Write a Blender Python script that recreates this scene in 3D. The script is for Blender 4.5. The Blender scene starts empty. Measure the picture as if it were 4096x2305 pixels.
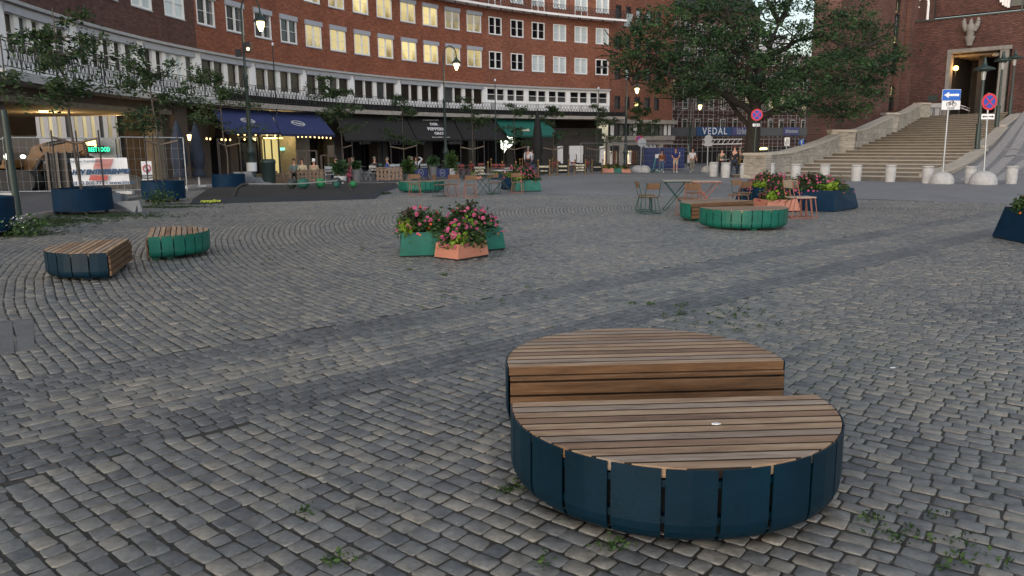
import bpy, bmesh, math, random
import numpy as np
from math import sin, cos, pi, radians, sqrt, atan2, degrees
from mathutils import Vector, Matrix
random.seed(7); rng = np.random.default_rng(7)
S = bpy.context.scene
COL = S.collection
# ---------------------------------------------------------------- camera model (28 mm lens, tilted down 10 degrees)
FPX = 3186.0
_p, _r = radians(10.34), radians(0.56)
_R0, _F0, _U0 = Vector((1,0,0)), Vector((0,cos(_p),-sin(_p))), Vector((0,sin(_p),cos(_p)))
CR = _R0*cos(_r)-_U0*sin(_r); CU = _U0*cos(_r)+_R0*sin(_r); CF = _F0
CP = Vector((0,0,1.6))
GA, GB = -0.012, -0.011
def gz(x, y): return GA*x+GB*y
def ray(x, y): return CF+CR*((x-2048)/FPX)-CU*((y-1152.5)/FPX)
def G(x, y, dz=0):                       # where a sight line meets the (sloping) ground
    d = ray(x, y); t = -(CP.z-dz)/(d.z-GA*d.x-GB*d.y); return CP+d*t
def AY(x, y, Y):                         # where it reaches depth Y
    d = ray(x, y); return CP+d*(Y/d.y)
def onpl(x, y, P0, D):                   # where it meets a vertical plane: (distance along, height, point)
    d = ray(x, y); n = Vector((D[1], -D[0], 0)); t = (Vector((P0[0],P0[1],0))-CP).dot(n)/d.dot(n)
    P = CP+d*t; return (P.x-P0[0])*D[0]+(P.y-P0[1])*D[1], P.z, P
def ground(v): return Vector((v[0], v[1], gz(v[0], v[1])))

# ---------------------------------------------------------------- materials
MT = {}
def mat(name, col, rough=0.6, var=0.15, scale=8.0, bump=0.0, bscale=None, metal=0.0, emit=None, estr=0.0, spec=0.5, coords='Object'):
    if name in MT: return MT[name]
    m = bpy.data.materials.new(name); m.use_nodes = True; nt = m.node_tree; N = nt.nodes; L = nt.links
    b = N['Principled BSDF']; b.inputs['Roughness'].default_value = rough; b.inputs['Metallic'].default_value = metal
    b.inputs['Specular IOR Level'].default_value = spec
    b.inputs['Base Color'].default_value = (*col, 1)
    if var > 0 or bump > 0:
        tc = N.new('ShaderNodeTexCoord'); nz = N.new('ShaderNodeTexNoise'); nz.inputs['Scale'].default_value = scale
        nz.inputs['Detail'].default_value = 5; nz.inputs['Roughness'].default_value = 0.65
        L.new(tc.outputs[coords], nz.inputs['Vector'])
        if var > 0:
            mr = N.new('ShaderNodeMapRange'); mr.inputs['From Min'].default_value = 0.3; mr.inputs['From Max'].default_value = 0.7
            mr.inputs['To Min'].default_value = 1-var; mr.inputs['To Max'].default_value = 1+var
            L.new(nz.outputs['Fac'], mr.inputs['Value'])
            mx = N.new('ShaderNodeVectorMath'); mx.operation = 'SCALE'; mx.inputs[0].default_value = col
            L.new(mr.outputs[0], mx.inputs['Scale']); L.new(mx.outputs[0], b.inputs['Base Color'])
        if bump > 0:
            bp = N.new('ShaderNodeBump'); bp.inputs['Strength'].default_value = bump; bp.inputs['Distance'].default_value = 0.02
            n2 = N.new('ShaderNodeTexNoise'); n2.inputs['Scale'].default_value = bscale or scale*4; n2.inputs['Detail'].default_value = 4
            L.new(tc.outputs[coords], n2.inputs['Vector']); L.new(n2.outputs['Fac'], bp.inputs['Height']); L.new(bp.outputs[0], b.inputs['Normal'])
    if emit: b.inputs['Emission Color'].default_value = (*emit, 1); b.inputs['Emission Strength'].default_value = estr
    MT[name] = m; return m

def ramp_mat(name, cols, scale=(1,1,1), rough=0.6, nscale=3.0, bump=0.3, detail=6, distortion=0.0, coords='Object', perobj=0.0, lo=0.3, hi=0.7, spec=0.4):
    m = bpy.data.materials.new(name); m.use_nodes = True; nt = m.node_tree; N = nt.nodes; L = nt.links; b = N['Principled BSDF']
    b.inputs['Roughness'].default_value = rough; b.inputs['Specular IOR Level'].default_value = spec
    tc = N.new('ShaderNodeTexCoord'); mp = N.new('ShaderNodeMapping'); mp.inputs['Scale'].default_value = scale
    L.new(tc.outputs[coords], mp.inputs['Vector'])
    nz = N.new('ShaderNodeTexNoise'); nz.inputs['Scale'].default_value = nscale; nz.inputs['Detail'].default_value = detail
    nz.inputs['Roughness'].default_value = 0.7; nz.inputs['Distortion'].default_value = distortion
    L.new(mp.outputs[0], nz.inputs['Vector'])
    cr = N.new('ShaderNodeValToRGB'); e = cr.color_ramp.elements
    while len(e) < len(cols): e.new(0.5)
    for i, c in enumerate(cols):
        e[i].position = lo+(hi-lo)*i/(len(cols)-1); e[i].color = (*c, 1)
    L.new(nz.outputs['Fac'], cr.inputs[0]); L.new(cr.outputs[0], b.inputs['Base Color'])
    if bump:
        bp = N.new('ShaderNodeBump'); bp.inputs['Strength'].default_value = bump; bp.inputs['Distance'].default_value = 0.01
        L.new(nz.outputs['Fac'], bp.inputs['Height']); L.new(bp.outputs[0], b.inputs['Normal'])
    MT[name] = m; return m

def brick_mat(name, c1, c2, mortar, bw=0.25, bh=0.077, rough=0.8, bump=0.5, large=0.25, msize=0.008, joint_smooth=0.1):
    m = bpy.data.materials.new(name); m.use_nodes = True; nt = m.node_tree; N = nt.nodes; L = nt.links; b = N['Principled BSDF']
    b.inputs['Roughness'].default_value = rough; b.inputs['Specular IOR Level'].default_value = 0.25
    uv = N.new('ShaderNodeUVMap')
    bt = N.new('ShaderNodeTexBrick'); bt.inputs['Scale'].default_value = 1
    bt.inputs['Brick Width'].default_value = bw; bt.inputs['Row Height'].default_value = bh
    bt.inputs['Mortar Size'].default_value = msize; bt.inputs['Mortar Smooth'].default_value = joint_smooth
    bt.inputs['Color1'].default_value = (*c1,1); bt.inputs['Color2'].default_value = (*c2,1); bt.inputs['Mortar'].default_value = (*mortar,1)
    L.new(uv.outputs[0], bt.inputs['Vector'])
    nz = N.new('ShaderNodeTexNoise'); nz.inputs['Scale'].default_value = 0.35; nz.inputs['Detail'].default_value = 8; nz.inputs['Roughness'].default_value = .7
    L.new(uv.outputs[0], nz.inputs['Vector'])
    mr = N.new('ShaderNodeMapRange'); mr.inputs['From Min'].default_value = .3; mr.inputs['From Max'].default_value = .7
    mr.inputs['To Min'].default_value = 1-large; mr.inputs['To Max'].default_value = 1+large
    L.new(nz.outputs['Fac'], mr.inputs['Value'])
    # extra per-brick speckle, stretched along the courses
    mp = N.new('ShaderNodeMapping'); mp.inputs['Scale'].default_value = (2.2, 7.0, 1)
    L.new(uv.outputs[0], mp.inputs['Vector'])
    n3 = N.new('ShaderNodeTexNoise'); n3.inputs['Scale'].default_value = 1.0; n3.inputs['Detail'].default_value = 3
    L.new(mp.outputs[0], n3.inputs['Vector'])
    m3 = N.new('ShaderNodeMapRange'); m3.inputs['From Min'].default_value = .3; m3.inputs['From Max'].default_value = .7
    m3.inputs['To Min'].default_value = .72; m3.inputs['To Max'].default_value = 1.28
    L.new(n3.outputs['Fac'], m3.inputs['Value'])
    mu = N.new('ShaderNodeMath'); mu.operation = 'MULTIPLY'; L.new(mr.outputs[0], mu.inputs[0]); L.new(m3.outputs[0], mu.inputs[1])
    vm = N.new('ShaderNodeVectorMath'); vm.operation = 'SCALE'; L.new(bt.outputs['Color'], vm.inputs[0]); L.new(mu.outputs[0], vm.inputs['Scale'])
    L.new(vm.outputs[0], b.inputs['Base Color'])
    bp = N.new('ShaderNodeBump'); bp.invert = True; bp.inputs['Strength'].default_value = bump; bp.inputs['Distance'].default_value = .01
    L.new(bt.outputs['Fac'], bp.inputs['Height']); L.new(bp.outputs[0], b.inputs['Normal'])
    MT[name] = m; return m

def leaf_mat(name, c_dark, c_light, trans=0.25):
    m = bpy.data.materials.new(name); m.use_nodes = True; nt = m.node_tree; N = nt.nodes; L = nt.links; b = N['Principled BSDF']
    b.inputs['Roughness'].default_value = 0.55; b.inputs['Specular IOR Level'].default_value = 0.3
    at = N.new('ShaderNodeAttribute'); at.attribute_name = 'tone'
    mx = N.new('ShaderNodeMix'); mx.data_type = 'RGBA'
    mx.inputs[6].default_value = (*c_dark,1); mx.inputs[7].default_value = (*c_light,1)
    L.new(at.outputs['Fac'], mx.inputs[0]); L.new(mx.outputs[2], b.inputs['Base Color'])
    tr = N.new('ShaderNodeBsdfTranslucent'); L.new(mx.outputs[2], tr.inputs['Color'])
    ms = N.new('ShaderNodeMixShader'); ms.inputs[0].default_value = trans
    L.new(b.outputs[0], ms.inputs[1]); L.new(tr.outputs[0], ms.inputs[2]); L.new(ms.outputs[0], N['Material Output'].inputs[0])
    MT[name] = m; return m

mat('navy', (0.0015,0.018,0.044), .55, .3, 3, .12, 60, spec=.12)
mat('navy_panel', (0.001,0.0145,0.028), .42, .3, 2.5, .08, 90, spec=.22)
mat('green_panel', (0.006,0.105,0.075), .45, .25, 3, .1, 60, spec=.35)
mat('pink_frame', (0.27,0.10,0.065), .5, .12, 4)
mat('pink_paint', (0.42,0.165,0.105), .5, .12, 4, .1, 60)
mat('dark_gap', (0.01,0.011,0.012), .9, .2)
mat('white_paint', (0.84,0.82,0.82), .55, .08, 1.2, .05, 20)
mat('white_frame', (0.80,0.78,0.76), .5, .05, 3)
mat('grey_box', (0.36,0.37,0.41), .5, .08, 2)
mat('concrete', (0.33,0.295,0.265), .85, .22, 2.5, .3, 30)
mat('concrete_pale', (0.38,0.375,0.375), .9, .16, 5, .35, 40)
mat('granite', (0.40,0.37,0.325), .8, .16, 3, .25, 40)
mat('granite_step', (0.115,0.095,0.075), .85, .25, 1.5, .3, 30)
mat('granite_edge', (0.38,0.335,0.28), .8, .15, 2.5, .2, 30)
mat('asphalt', (0.075,0.073,0.078), .85, .2, 3, .4, 120)
mat('stone_grey', (0.19,0.18,0.17), .85, .2, 3, .3, 30)
mat('slab_dark', (0.115,0.112,0.112), .8, .25, 4, .3, 50)
mat('green_frame', (0.005,0.055,0.042), .5, .12, 4)
mat('asphalt_ramp', (0.185,0.180,0.187), .7, .18, 1.2, .3, 60)
mat('pale_setts', (0.30,0.28,0.275), .85, .3, 6, .4, 60)
mat('kerb', (0.22,0.2,0.185), .85, .2, 4, .3, 40)
mat('iron', (0.018,0.016,0.018), .5, .2, 5)
mat('green_iron', (0.016,0.032,0.029), .45, .2, 5)
mat('galv', (0.33,0.35,0.37), .4, .12, 8, metal=.6)
mat('steel_sheet', (0.14,0.155,0.18), .5, .12, 3, metal=.25)
mat('glass_dark', (0.008,0.008,0.010), .06, 0, spec=.6)
mat('glass_brown', (0.020,0.014,0.012), .25, .5, .6, spec=.25)
mat('painted_sky_pane', (0.52,0.58,0.60), .12, .10, .5, spec=.8)  # pale base colour stands in for the sky reflected in the panes
mat('glass_half', (0.05,0.052,0.056), .3, .4, .5, spec=.3)
mat('curtain', (0.16,0.155,0.15), .7, .3, 3)
mat('awning_navy', (0.022,0.035,0.125), .85, .12, 2)
mat('awning_black', (0.0155,0.014,0.015), .9, .15, 2)
mat('awning_green', (0.006,0.115,0.088), .85, .12, 2)
mat('black_cloth', (0.008,0.008,0.009), .9, .2, 4)
mat('umbrella_grey', (0.028,0.036,0.058), .9, .2, 4)
mat('sign_white', (0.72,0.72,0.74), .5, .04)
mat('sign_blue', (0.008,0.105,0.48), .4, .05)
mat('sign_red', (0.50,0.018,0.03), .4, .05)
mat('sign_dark_blue', (0.02,0.055,0.36), .4, .05)
mat('black_text', (0.015,0.015,0.017), .6, 0)
mat('gold', (0.26,0.16,0.06), .4, .1, metal=.8)
mat('cream_text', (0.68,0.60,0.45), .6, 0)
mat('excavator_orange', (0.115,0.050,0.009), .5, .25, 2)
mat('rubber', (0.02,0.02,0.022), .8, .2, 6)
mat('ramp_top', (0.014,0.013,0.013), .85, .25, 3, .3, 80)
mat('ramp_side', (0.014,0.016,0.022), .6, .15, 3)
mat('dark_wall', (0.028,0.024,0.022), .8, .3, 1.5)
mat('brown_wall', (0.085,0.066,0.055), .8, .25, 1.5, .2, 20)
mat('dark_panel', (0.045,0.038,0.035), .5, .2, 1.5)
mat('pier', (0.22,0.19,0.15), .9, .22, 3, .4, 20)
mat('soil', (0.02,0.014,0.01), .95, .3)
mat('skin', (0.45,0.24,0.17), .55, .05)
mat('tarp_grey', (0.085,0.082,0.085), .7, .15, .6)
mat('vedal_blue', (0.018,0.062,0.17), .6, .15, .5)
mat('vedal_purple', (0.06,0.06,0.17), .6, .15, .5)
mat('scaffold', (0.36,0.34,0.34), .45, .15, 4, metal=.3)
mat('plank', (0.16,0.12,0.09), .8, .2, 4)
mat('rope_pale', (0.34,0.33,0.31), .8, .1)
mat('bark', (0.022,0.018,0.014), .95, .4, 4, .8, 10)
mat('bark_young', (0.075,0.060,0.048), .85, .3, 10, .4, 30)
mat('yellow_text', (0.45,0.50,0.05), .6, 0)
mat('traffic_red', (0.6,.02,.01), .5, 0, emit=(1,.08,.02), estr=1.6)
mat('neon_green', (0.02,.5,.3), .5, 0, emit=(.02,1,.45), estr=1.1)
mat('lamp_glow', (0.9,.8,.5), .5, 0, emit=(1,.74,.30), estr=2.6)
mat('lamp_orange', (0.9,.6,.3), .5, 0, emit=(1,.50,.13), estr=4)
mat('bulb_glow', (0.9,.8,.5), .5, 0, emit=(1,.66,.24), estr=2.2)
mat('strip_glow', (0.9,.8,.4), .5, 0, emit=(1,.78,.22), estr=1.6)
mat('white_glow', (0.9,.9,.8), .5, 0, emit=(.93,1,.8), estr=1.5)
mat('exit_glow', (0.1,.6,.4), .5, 0, emit=(.25,.9,.68), estr=.8)
mat('screen_glow', (0.6,.7,.9), .5, 0, emit=(.6,.75,1), estr=.8)
ramp_mat('wood_top', [(0.13,0.068,0.034),(0.31,0.195,0.115),(0.46,0.335,0.22)], (.9,7,7), .62, 2.0, .25, 10, .5)
mat('wood_grime_shade', (.022,.014,.009), .9, .3, 6)  # shade of the plank gaps put into the edge colour, along with grime
ramp_mat('wood_top_grey', [(0.13,0.085,0.055),(0.27,0.20,0.15),(0.40,0.32,0.25)], (.9,7,7), .66, 2.6, .25, 10, .5)
ramp_mat('wood_top_red', [(0.085,0.042,0.022),(0.22,0.125,0.072),(0.33,0.215,0.135)], (.9,7,7), .6, 1.7, .25, 10, .5)
ramp_mat('wood_side', [(0.045,0.022,0.009),(0.115,0.057,0.025),(0.18,0.098,0.048)], (1.0,1,14), .5, 2.2, .25, 8, .4)
ramp_mat('wood_chair', [(0.10,0.055,0.03),(0.22,0.125,0.07)], (6,6,6), .6, 3, .1)
ramp_mat('wood_pale', [(0.28,0.22,0.17),(0.46,0.39,0.31)], (6,6,6), .6, 3, .1)
ramp_mat('pallet_wood', [(0.10,0.065,0.045),(0.20,0.14,0.10),(0.27,0.19,0.135)], (4,4,4), .8, 3, .2)
def lit_mat(name, c1, c2, s):
    m = bpy.data.materials.new(name); m.use_nodes = True; nt = m.node_tree; N = nt.nodes; L = nt.links; b = N['Principled BSDF']
    b.inputs['Roughness'].default_value = .1; b.inputs['Base Color'].default_value = (.05,.05,.04,1)
    tc = N.new('ShaderNodeTexCoord'); oi = N.new('ShaderNodeObjectInfo')
    mp = N.new('ShaderNodeMapping'); mp.inputs['Scale'].default_value = (1.3,1.3,.7)
    L.new(tc.outputs['Object'], mp.inputs['Vector']); 
    ad = N.new('ShaderNodeVectorMath'); ad.operation = 'ADD'; L.new(mp.outputs[0], ad.inputs[0])
    sc = N.new('ShaderNodeVectorMath'); sc.operation = 'SCALE'; sc.inputs[0].default_value = (37,17,29); L.new(oi.outputs['Random'], sc.inputs['Scale']); L.new(sc.outputs[0], ad.inputs[1])
    nz = N.new('ShaderNodeTexNoise'); nz.inputs['Scale'].default_value = 1.6; nz.inputs['Detail'].default_value = 2; L.new(ad.outputs[0], nz.inputs['Vector'])
    cr = N.new('ShaderNodeValToRGB'); cr.color_ramp.elements[0].position = .32; cr.color_ramp.elements[1].position = .62
    cr.color_ramp.elements[0].color = (*c1,1); cr.color_ramp.elements[1].color = (*c2,1)
    nz.inputs['Scale'].default_value = .7
    sp = N.new('ShaderNodeSeparateXYZ'); L.new(tc.outputs['Object'], sp.inputs[0])
    a1 = N.new('ShaderNodeMath'); a1.operation = 'MULTIPLY_ADD'; L.new(sp.outputs[2], a1.inputs[0]); a1.inputs[1].default_value = .16; L.new(nz.outputs['Fac'], a1.inputs[2])
    L.new(a1.outputs[0], cr.inputs[0]); L.new(cr.outputs[0], b.inputs['Emission Color'])
    a2 = N.new('ShaderNodeMath'); a2.operation = 'MULTIPLY_ADD'; L.new(oi.outputs['Random'], a2.inputs[0]); a2.inputs[1].default_value = .6*s; a2.inputs[2].default_value = .7*s
    L.new(a2.outputs[0], b.inputs['Emission Strength'])
    MT[name] = m; return m
lit_mat('window_lit', (.20,.14,.05), (.70,.56,.25), .62)
lit_mat('window_lit_dim', (.07,.05,.03), (.45,.37,.19), .5)
lit_mat('shop_lit', (.5,.30,.12), (1.0,.80,.50), 1.2)
lit_mat('bar_lit', (.012,.006,.003), (.10,.045,.012), .5)
lit_mat('door_lit', (.55,.40,.12), (.85,.68,.27), .6)

# ---------------------------------------------------------------- mesh builder
class MB:
    def __init__(s): s.v = []; s.f = []; s.m = []; s.sm = []
    def add(s, vs, fs, mi=0, smooth=False):
        o = len(s.v); s.v += [tuple(v) for v in vs]
        for f in fs: s.f.append([i+o for i in f]); s.m.append(mi); s.sm.append(smooth)
        return s
    def box(s, c, d, rz=0, mi=0, M=None):
        x, y, z = d[0]/2, d[1]/2, d[2]/2
        vs = [Vector((a*x,b*y,e*z)) for a in (-1,1) for b in (-1,1) for e in (-1,1)]
        if M is None: M = Matrix.Rotation(rz,3,'Z')
        vs = [M@v+Vector(c) for v in vs]
        return s.add(vs, [(0,1,3,2),(4,6,7,5),(0,4,5,1),(2,3,7,6),(0,2,6,4),(1,5,7,3)], mi)
    def bbox(s, a, b, mi=0):             # box between two corners
        return s.box([(a[i]+b[i])/2 for i in range(3)], [abs(b[i]-a[i]) for i in range(3)], 0, mi)
    def cyl(s, p0, p1, r0, r1=None, n=10, mi=0, caps=True, smooth=True):
        p0 = Vector(p0); p1 = Vector(p1); r1 = r0 if r1 is None else r1; d = (p1-p0)
        if d.length < 1e-6: return s
        d.normalize(); a = d.orthogonal().normalized(); b = d.cross(a); vs = []
        for p, r in ((p0,r0),(p1,r1)):
            for i in range(n):
                t = 2*pi*i/n; vs.append(p+a*(r*cos(t))+b*(r*sin(t)))
        s.add(vs, [(i,(i+1)%n,n+(i+1)%n,n+i) for i in range(n)], mi, smooth)
        if caps: s.add(vs, [list(range(n))[::-1], list(range(n,2*n))], mi, False)
        return s
    def tube(s, path, r, n=6, mi=0):
        for i in range(len(path)-1):
            ra = r[i] if isinstance(r,(list,tuple)) else r; rb = r[i+1] if isinstance(r,(list,tuple)) else r
            s.cyl(path[i], path[i+1], ra, rb, n, mi, True)
        return s
    def lathe(s, prof, c=(0,0,0), n=24, mi=0, smooth=True, a0=0, a1=2*pi):
        full = abs(a1-a0-2*pi) < 1e-6; k = n if full else n+1; vs = []
        for r, z in prof:
            for i in range(k):
                t = a0+(a1-a0)*i/n; vs.append((c[0]+r*cos(t), c[1]+r*sin(t), c[2]+z))
        fs = []
        for j in range(len(prof)-1):
            for i in range(n):
                i2 = (i+1)%k if full else i+1; fs.append((j*k+i, j*k+i2, (j+1)*k+i2, (j+1)*k+i))
        return s.add(vs, fs, mi, smooth)
    def prism(s, poly, z0, z1, mi=0, M=None, c=(0,0,0)):
        n = len(poly); vs = [Vector((p[0],p[1],z0)) for p in poly]+[Vector((p[0],p[1],z1)) for p in poly]
        if M is not None: vs = [M@v for v in vs]
        vs = [v+Vector(c) for v in vs]
        return s.add(vs, [list(range(n))[::-1], list(range(n,2*n))]+[(i,(i+1)%n,n+(i+1)%n,n+i) for i in range(n)], mi)
    def ball(s, c, r, n=12, m=8, mi=0, sq=(1,1,1)):
        vs = [(c[0],c[1],c[2]-r*sq[2])]
        for j in range(1,m):
            p = -pi/2+pi*j/m
            for i in range(n): t = 2*pi*i/n; vs.append((c[0]+r*sq[0]*cos(p)*cos(t), c[1]+r*sq[1]*cos(p)*sin(t), c[2]+r*sq[2]*sin(p)))
        vs.append((c[0],c[1],c[2]+r*sq[2])); fs = [(0,1+(i+1)%n,1+i) for i in range(n)]
        for j in range(m-2):
            for i in range(n): fs.append((1+j*n+i,1+j*n+(i+1)%n,1+(j+1)*n+(i+1)%n,1+(j+1)*n+i))
        L = len(vs)-1; fs += [(L,1+(m-2)*n+i,1+(m-2)*n+(i+1)%n) for i in range(n)]
        return s.add(vs, fs, mi, True)
    def quad(s, a, b, c, d, mi=0): return s.add([a,b,c,d], [(0,1,2,3)], mi)
    def slab(s, P0, D, s0, s1, z0, z1, t0, t1, mi=0):   # box standing on a plan line; t along the left-hand normal (away from viewer)
        n = Vector((-D[1], D[0], 0)); d = Vector((D[0],D[1],0)); P = Vector((P0[0],P0[1],0))
        vs = [P+d*a+n*t+Vector((0,0,z)) for a in (s0,s1) for t in (t0,t1) for z in (z0,z1)]
        return s.add(vs, [(0,1,3,2),(4,6,7,5),(0,4,5,1),(2,3,7,6),(0,2,6,4),(1,5,7,3)], mi)
    def arc(s, c, r0, r1, t0, t1, z0, z1, mi=0, step=1.2):   # box bent round a plan circle, angles in degrees
        n = max(1, int(math.ceil(abs(t1-t0)/step))); vs = []
        for i in range(n+1):
            t = radians(t0+(t1-t0)*i/n)
            for r, z in ((r0,z0),(r1,z0),(r1,z1),(r0,z1)): vs.append((c[0]+r*cos(t), c[1]+r*sin(t), z))
        fs = [(0,1,2,3), (4*n+3,4*n+2,4*n+1,4*n)]
        for i in range(n):
            for k in range(4): fs.append((4*i+k, 4*i+4+k, 4*i+4+(k+1)%4, 4*i+(k+1)%4))
        return s.add(vs, fs, mi)
    def build(s, name, mats, parent=None, world=True, uvf=None, bevel=0):
        me = bpy.data.meshes.new(name); off = Vector((0,0,0))
        if parent is not None and world: off = WL(parent)
        me.from_pydata([Vector(v)-off for v in s.v], [], s.f)
        if isinstance(mats, str): mats = [mats]
        for m in mats: me.materials.append(MT[m])
        me.polygons.foreach_set('material_index', s.m); me.polygons.foreach_set('use_smooth', s.sm)
        if uvf:
            uv = me.uv_layers.new(name='UVMap'); co = [uvf(Vector(v)) for v in s.v]; dat = np.zeros((len(me.loops),2))
            vi = np.zeros(len(me.loops), dtype=int); me.loops.foreach_get('vertex_index', vi); dat = np.array(co)[vi]
            uv.data.foreach_set('uv', dat.ravel())
        me.update()
        bm = bmesh.new(); bm.from_mesh(me); bmesh.ops.recalc_face_normals(bm, faces=bm.faces)
        if bevel:
            bmesh.ops.bevel(bm, geom=[e for e in bm.edges if len(e.link_faces)==2 and e.calc_face_angle(0) > .6], offset=bevel, segments=2, affect='EDGES', profile=.6)
        bm.to_mesh(me); bm.free()
        o = bpy.data.objects.new(name, me); COL.objects.link(o)
        if parent is not None: o.parent = parent
        return o
def WL(o):
    l = Vector(o.location)
    while o.parent: o = o.parent; l = l+Vector(o.location)
    return l
def tag(o, label, cat, group=None, kind=None):
    if label: o['label'] = label
    if cat: o['category'] = cat
    if group: o['group'] = group
    if kind: o['kind'] = kind
    return o
def thing(name, label, cat, loc=(0,0,0), rz=0, group=None):
    o = bpy.data.objects.new(name, None); COL.objects.link(o); o.location = loc; o.rotation_euler = (0,0,rz)
    o.empty_display_size = .2
    return tag(o, label, cat, group)
def struct(o): o['kind'] = 'structure'; return o
def dup(src, loc, rz=0, label=None, group=None, scale=None):
    r = src.copy(); COL.objects.link(r); r.location = loc; r.rotation_euler = (0,0,rz)
    if scale: r.scale = scale if not isinstance(scale,(int,float)) else (scale,)*3
    if label: r['label'] = label
    if group: r['group'] = group
    def rec(a, b):
        for ch in list(a.children):
            c = ch.copy(); COL.objects.link(c); c.parent = b; rec(ch, c)
    rec(src, r); return r
FONT = None
def text(name, s, size, m, parent, P, xd, up=(0,0,1), ext=0.004, align='CENTER', bold=0.0, sx=1.0, spacing=1.0, shear=0.0, label=None):
    cu = bpy.data.curves.new('txt','FONT'); cu.body = s; cu.size = size; cu.extrude = ext; cu.align_x = align; cu.align_y = 'CENTER'
    cu.offset = bold; cu.space_character = spacing; cu.shear = shear; cu.resolution_u = 3
    t = bpy.data.objects.new('txt', cu); COL.objects.link(t)
    bpy.context.view_layer.update()
    me = bpy.data.meshes.new_from_object(t.evaluated_get(bpy.context.evaluated_depsgraph_get()))
    bpy.data.objects.remove(t)
    X = Vector(xd).normalized(); U = Vector(up).normalized(); Z = X.cross(U)
    off = WL(parent) if parent else Vector((0,0,0))
    for v in me.vertices:
        c = v.co; v.co = Vector(P)+X*(c.x*sx)+U*c.y+Z*c.z-off
    me.materials.clear(); me.materials.append(MT[m]); me.name = name
    o = bpy.data.objects.new(name, me); COL.objects.link(o); o.parent = parent
    if label: o['label'] = label
    return o
def npmesh(name, V, F, m, parent=None, tone=None, smooth=False, domain='POINT', attr='tone'):
    me = bpy.data.meshes.new(name); V = np.asarray(V, dtype=np.float32); F = np.asarray(F, dtype=np.int32)
    me.vertices.add(len(V)); me.vertices.foreach_set('co', V.ravel()); k = F.shape[1]
    me.loops.add(F.size); me.loops.foreach_set('vertex_index', F.ravel()); me.polygons.add(len(F))
    me.polygons.foreach_set('loop_start', np.arange(0,F.size,k,dtype=np.int32)); me.polygons.foreach_set('loop_total', np.full(len(F),k,dtype=np.int32))
    if smooth: me.polygons.foreach_set('use_smooth', np.ones(len(F),dtype=bool))
    me.update(calc_edges=True)
    if tone is not None:
        a = me.attributes.new(attr,'FLOAT',domain); a.data.foreach_set('value', np.asarray(tone,dtype=np.float32))
    me.materials.append(MT[m] if isinstance(m,str) else m)
    o = bpy.data.objects.new(name, me); COL.objects.link(o)
    if parent is not None: o.parent = parent
    return o

# ---------------------------------------------------------------- world, light, camera
W = bpy.data.worlds.new('World'); S.world = W; W.use_nodes = True
wn = W.node_tree.nodes; wl = W.node_tree.links
sky = wn.new('ShaderNodeTexSky'); sky.sky_type = 'NISHITA'; sky.sun_disc = False
SUN_EL, SUN_AZ = radians(8), radians(215)
sky.sun_elevation = SUN_EL; sky.sun_rotation = SUN_AZ; sky.air_density = 1.0; sky.dust_density = 1.5; sky.ozone_density = 1.5
hs = wn.new('ShaderNodeHueSaturation'); hs.inputs['Saturation'].default_value = .62; wl.new(sky.outputs[0], hs.inputs['Color']); wl.new(hs.outputs[0], wn['Background'].inputs[0]); wn['Background'].inputs[1].default_value = 0.15
sl = bpy.data.lights.new('sun','SUN'); sl.energy = 1.5; sl.angle = radians(110); sl.color = (1,.96,.94)
so = bpy.data.objects.new('sun', sl); COL.objects.link(so)
so.rotation_euler = (radians(74), 0, radians(8))
def point(name, loc, e, col=(1,.7,.35), r=.1, parent=None):
    l = bpy.data.lights.new(name,'POINT'); l.energy = e; l.color = col; l.shadow_soft_size = r
    o = bpy.data.objects.new(name, l); COL.objects.link(o); o.location = loc
    if parent is not None: o.parent = parent; o.location = Vector(loc)-WL(parent)
    return o
cam = bpy.data.cameras.new('camera'); co = bpy.data.objects.new('camera', cam); COL.objects.link(co)
cam.sensor_width = 36; cam.lens = 36*FPX/4096; cam.clip_end = 1500; cam.clip_start = .05
M = Matrix((( CR.x,CU.x,-CF.x,CP.x),(CR.y,CU.y,-CF.y,CP.y),(CR.z,CU.z,-CF.z,CP.z),(0,0,0,1)))
co.matrix_world = M
S.camera = co; S.render.engine = 'CYCLES'
S.view_settings.view_transform = 'Standard'; S.view_settings.look = 'None'; S.view_settings.exposure = 0.85
# ---------------------------------------------------------------- ground sheet and paving
PC = (15.0, 21.5)                                     # centre of the concentric paving
TE = (0.7096, 0.7046); TN = (-0.7046, 0.7096)         # direction of the straight track and its normal
KERB = [(-7.5,1),(-9.2,8),(-10.5,14),(-11.35,18),(-11.7,21),(-12.6,27)]+[tuple(G(x,y)[:2]) for x,y in ((745,764),(823,757),(1088,748),(1400,741),(1603,738),(1700,733),(1840,722))]
ASPH_R = [(11,29.5),(13,27.2),(16,25.2),(24,21),(40,12),(80,0),(80,38),(46,36),(26.5,41.8),(20.3,44.6),(15.5,50.8),(13,51.5),(11,45),(10.5,37)]
def inpoly(X, Y, poly):
    ins = np.zeros(X.shape, bool); n = len(poly); j = n-1
    for i in range(n):
        xi, yi = poly[i]; xj, yj = poly[j]
        c = ((yi > Y) != (yj > Y)) & (X < (xj-xi)*(Y-yi)/(yj-yi+1e-12)+xi); ins ^= c; j = i
    return ins
LEFT = KERB+[(0,60),(4,64),(10,78),(20,95),(5,130),(-80,130),(-80,1)]
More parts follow.
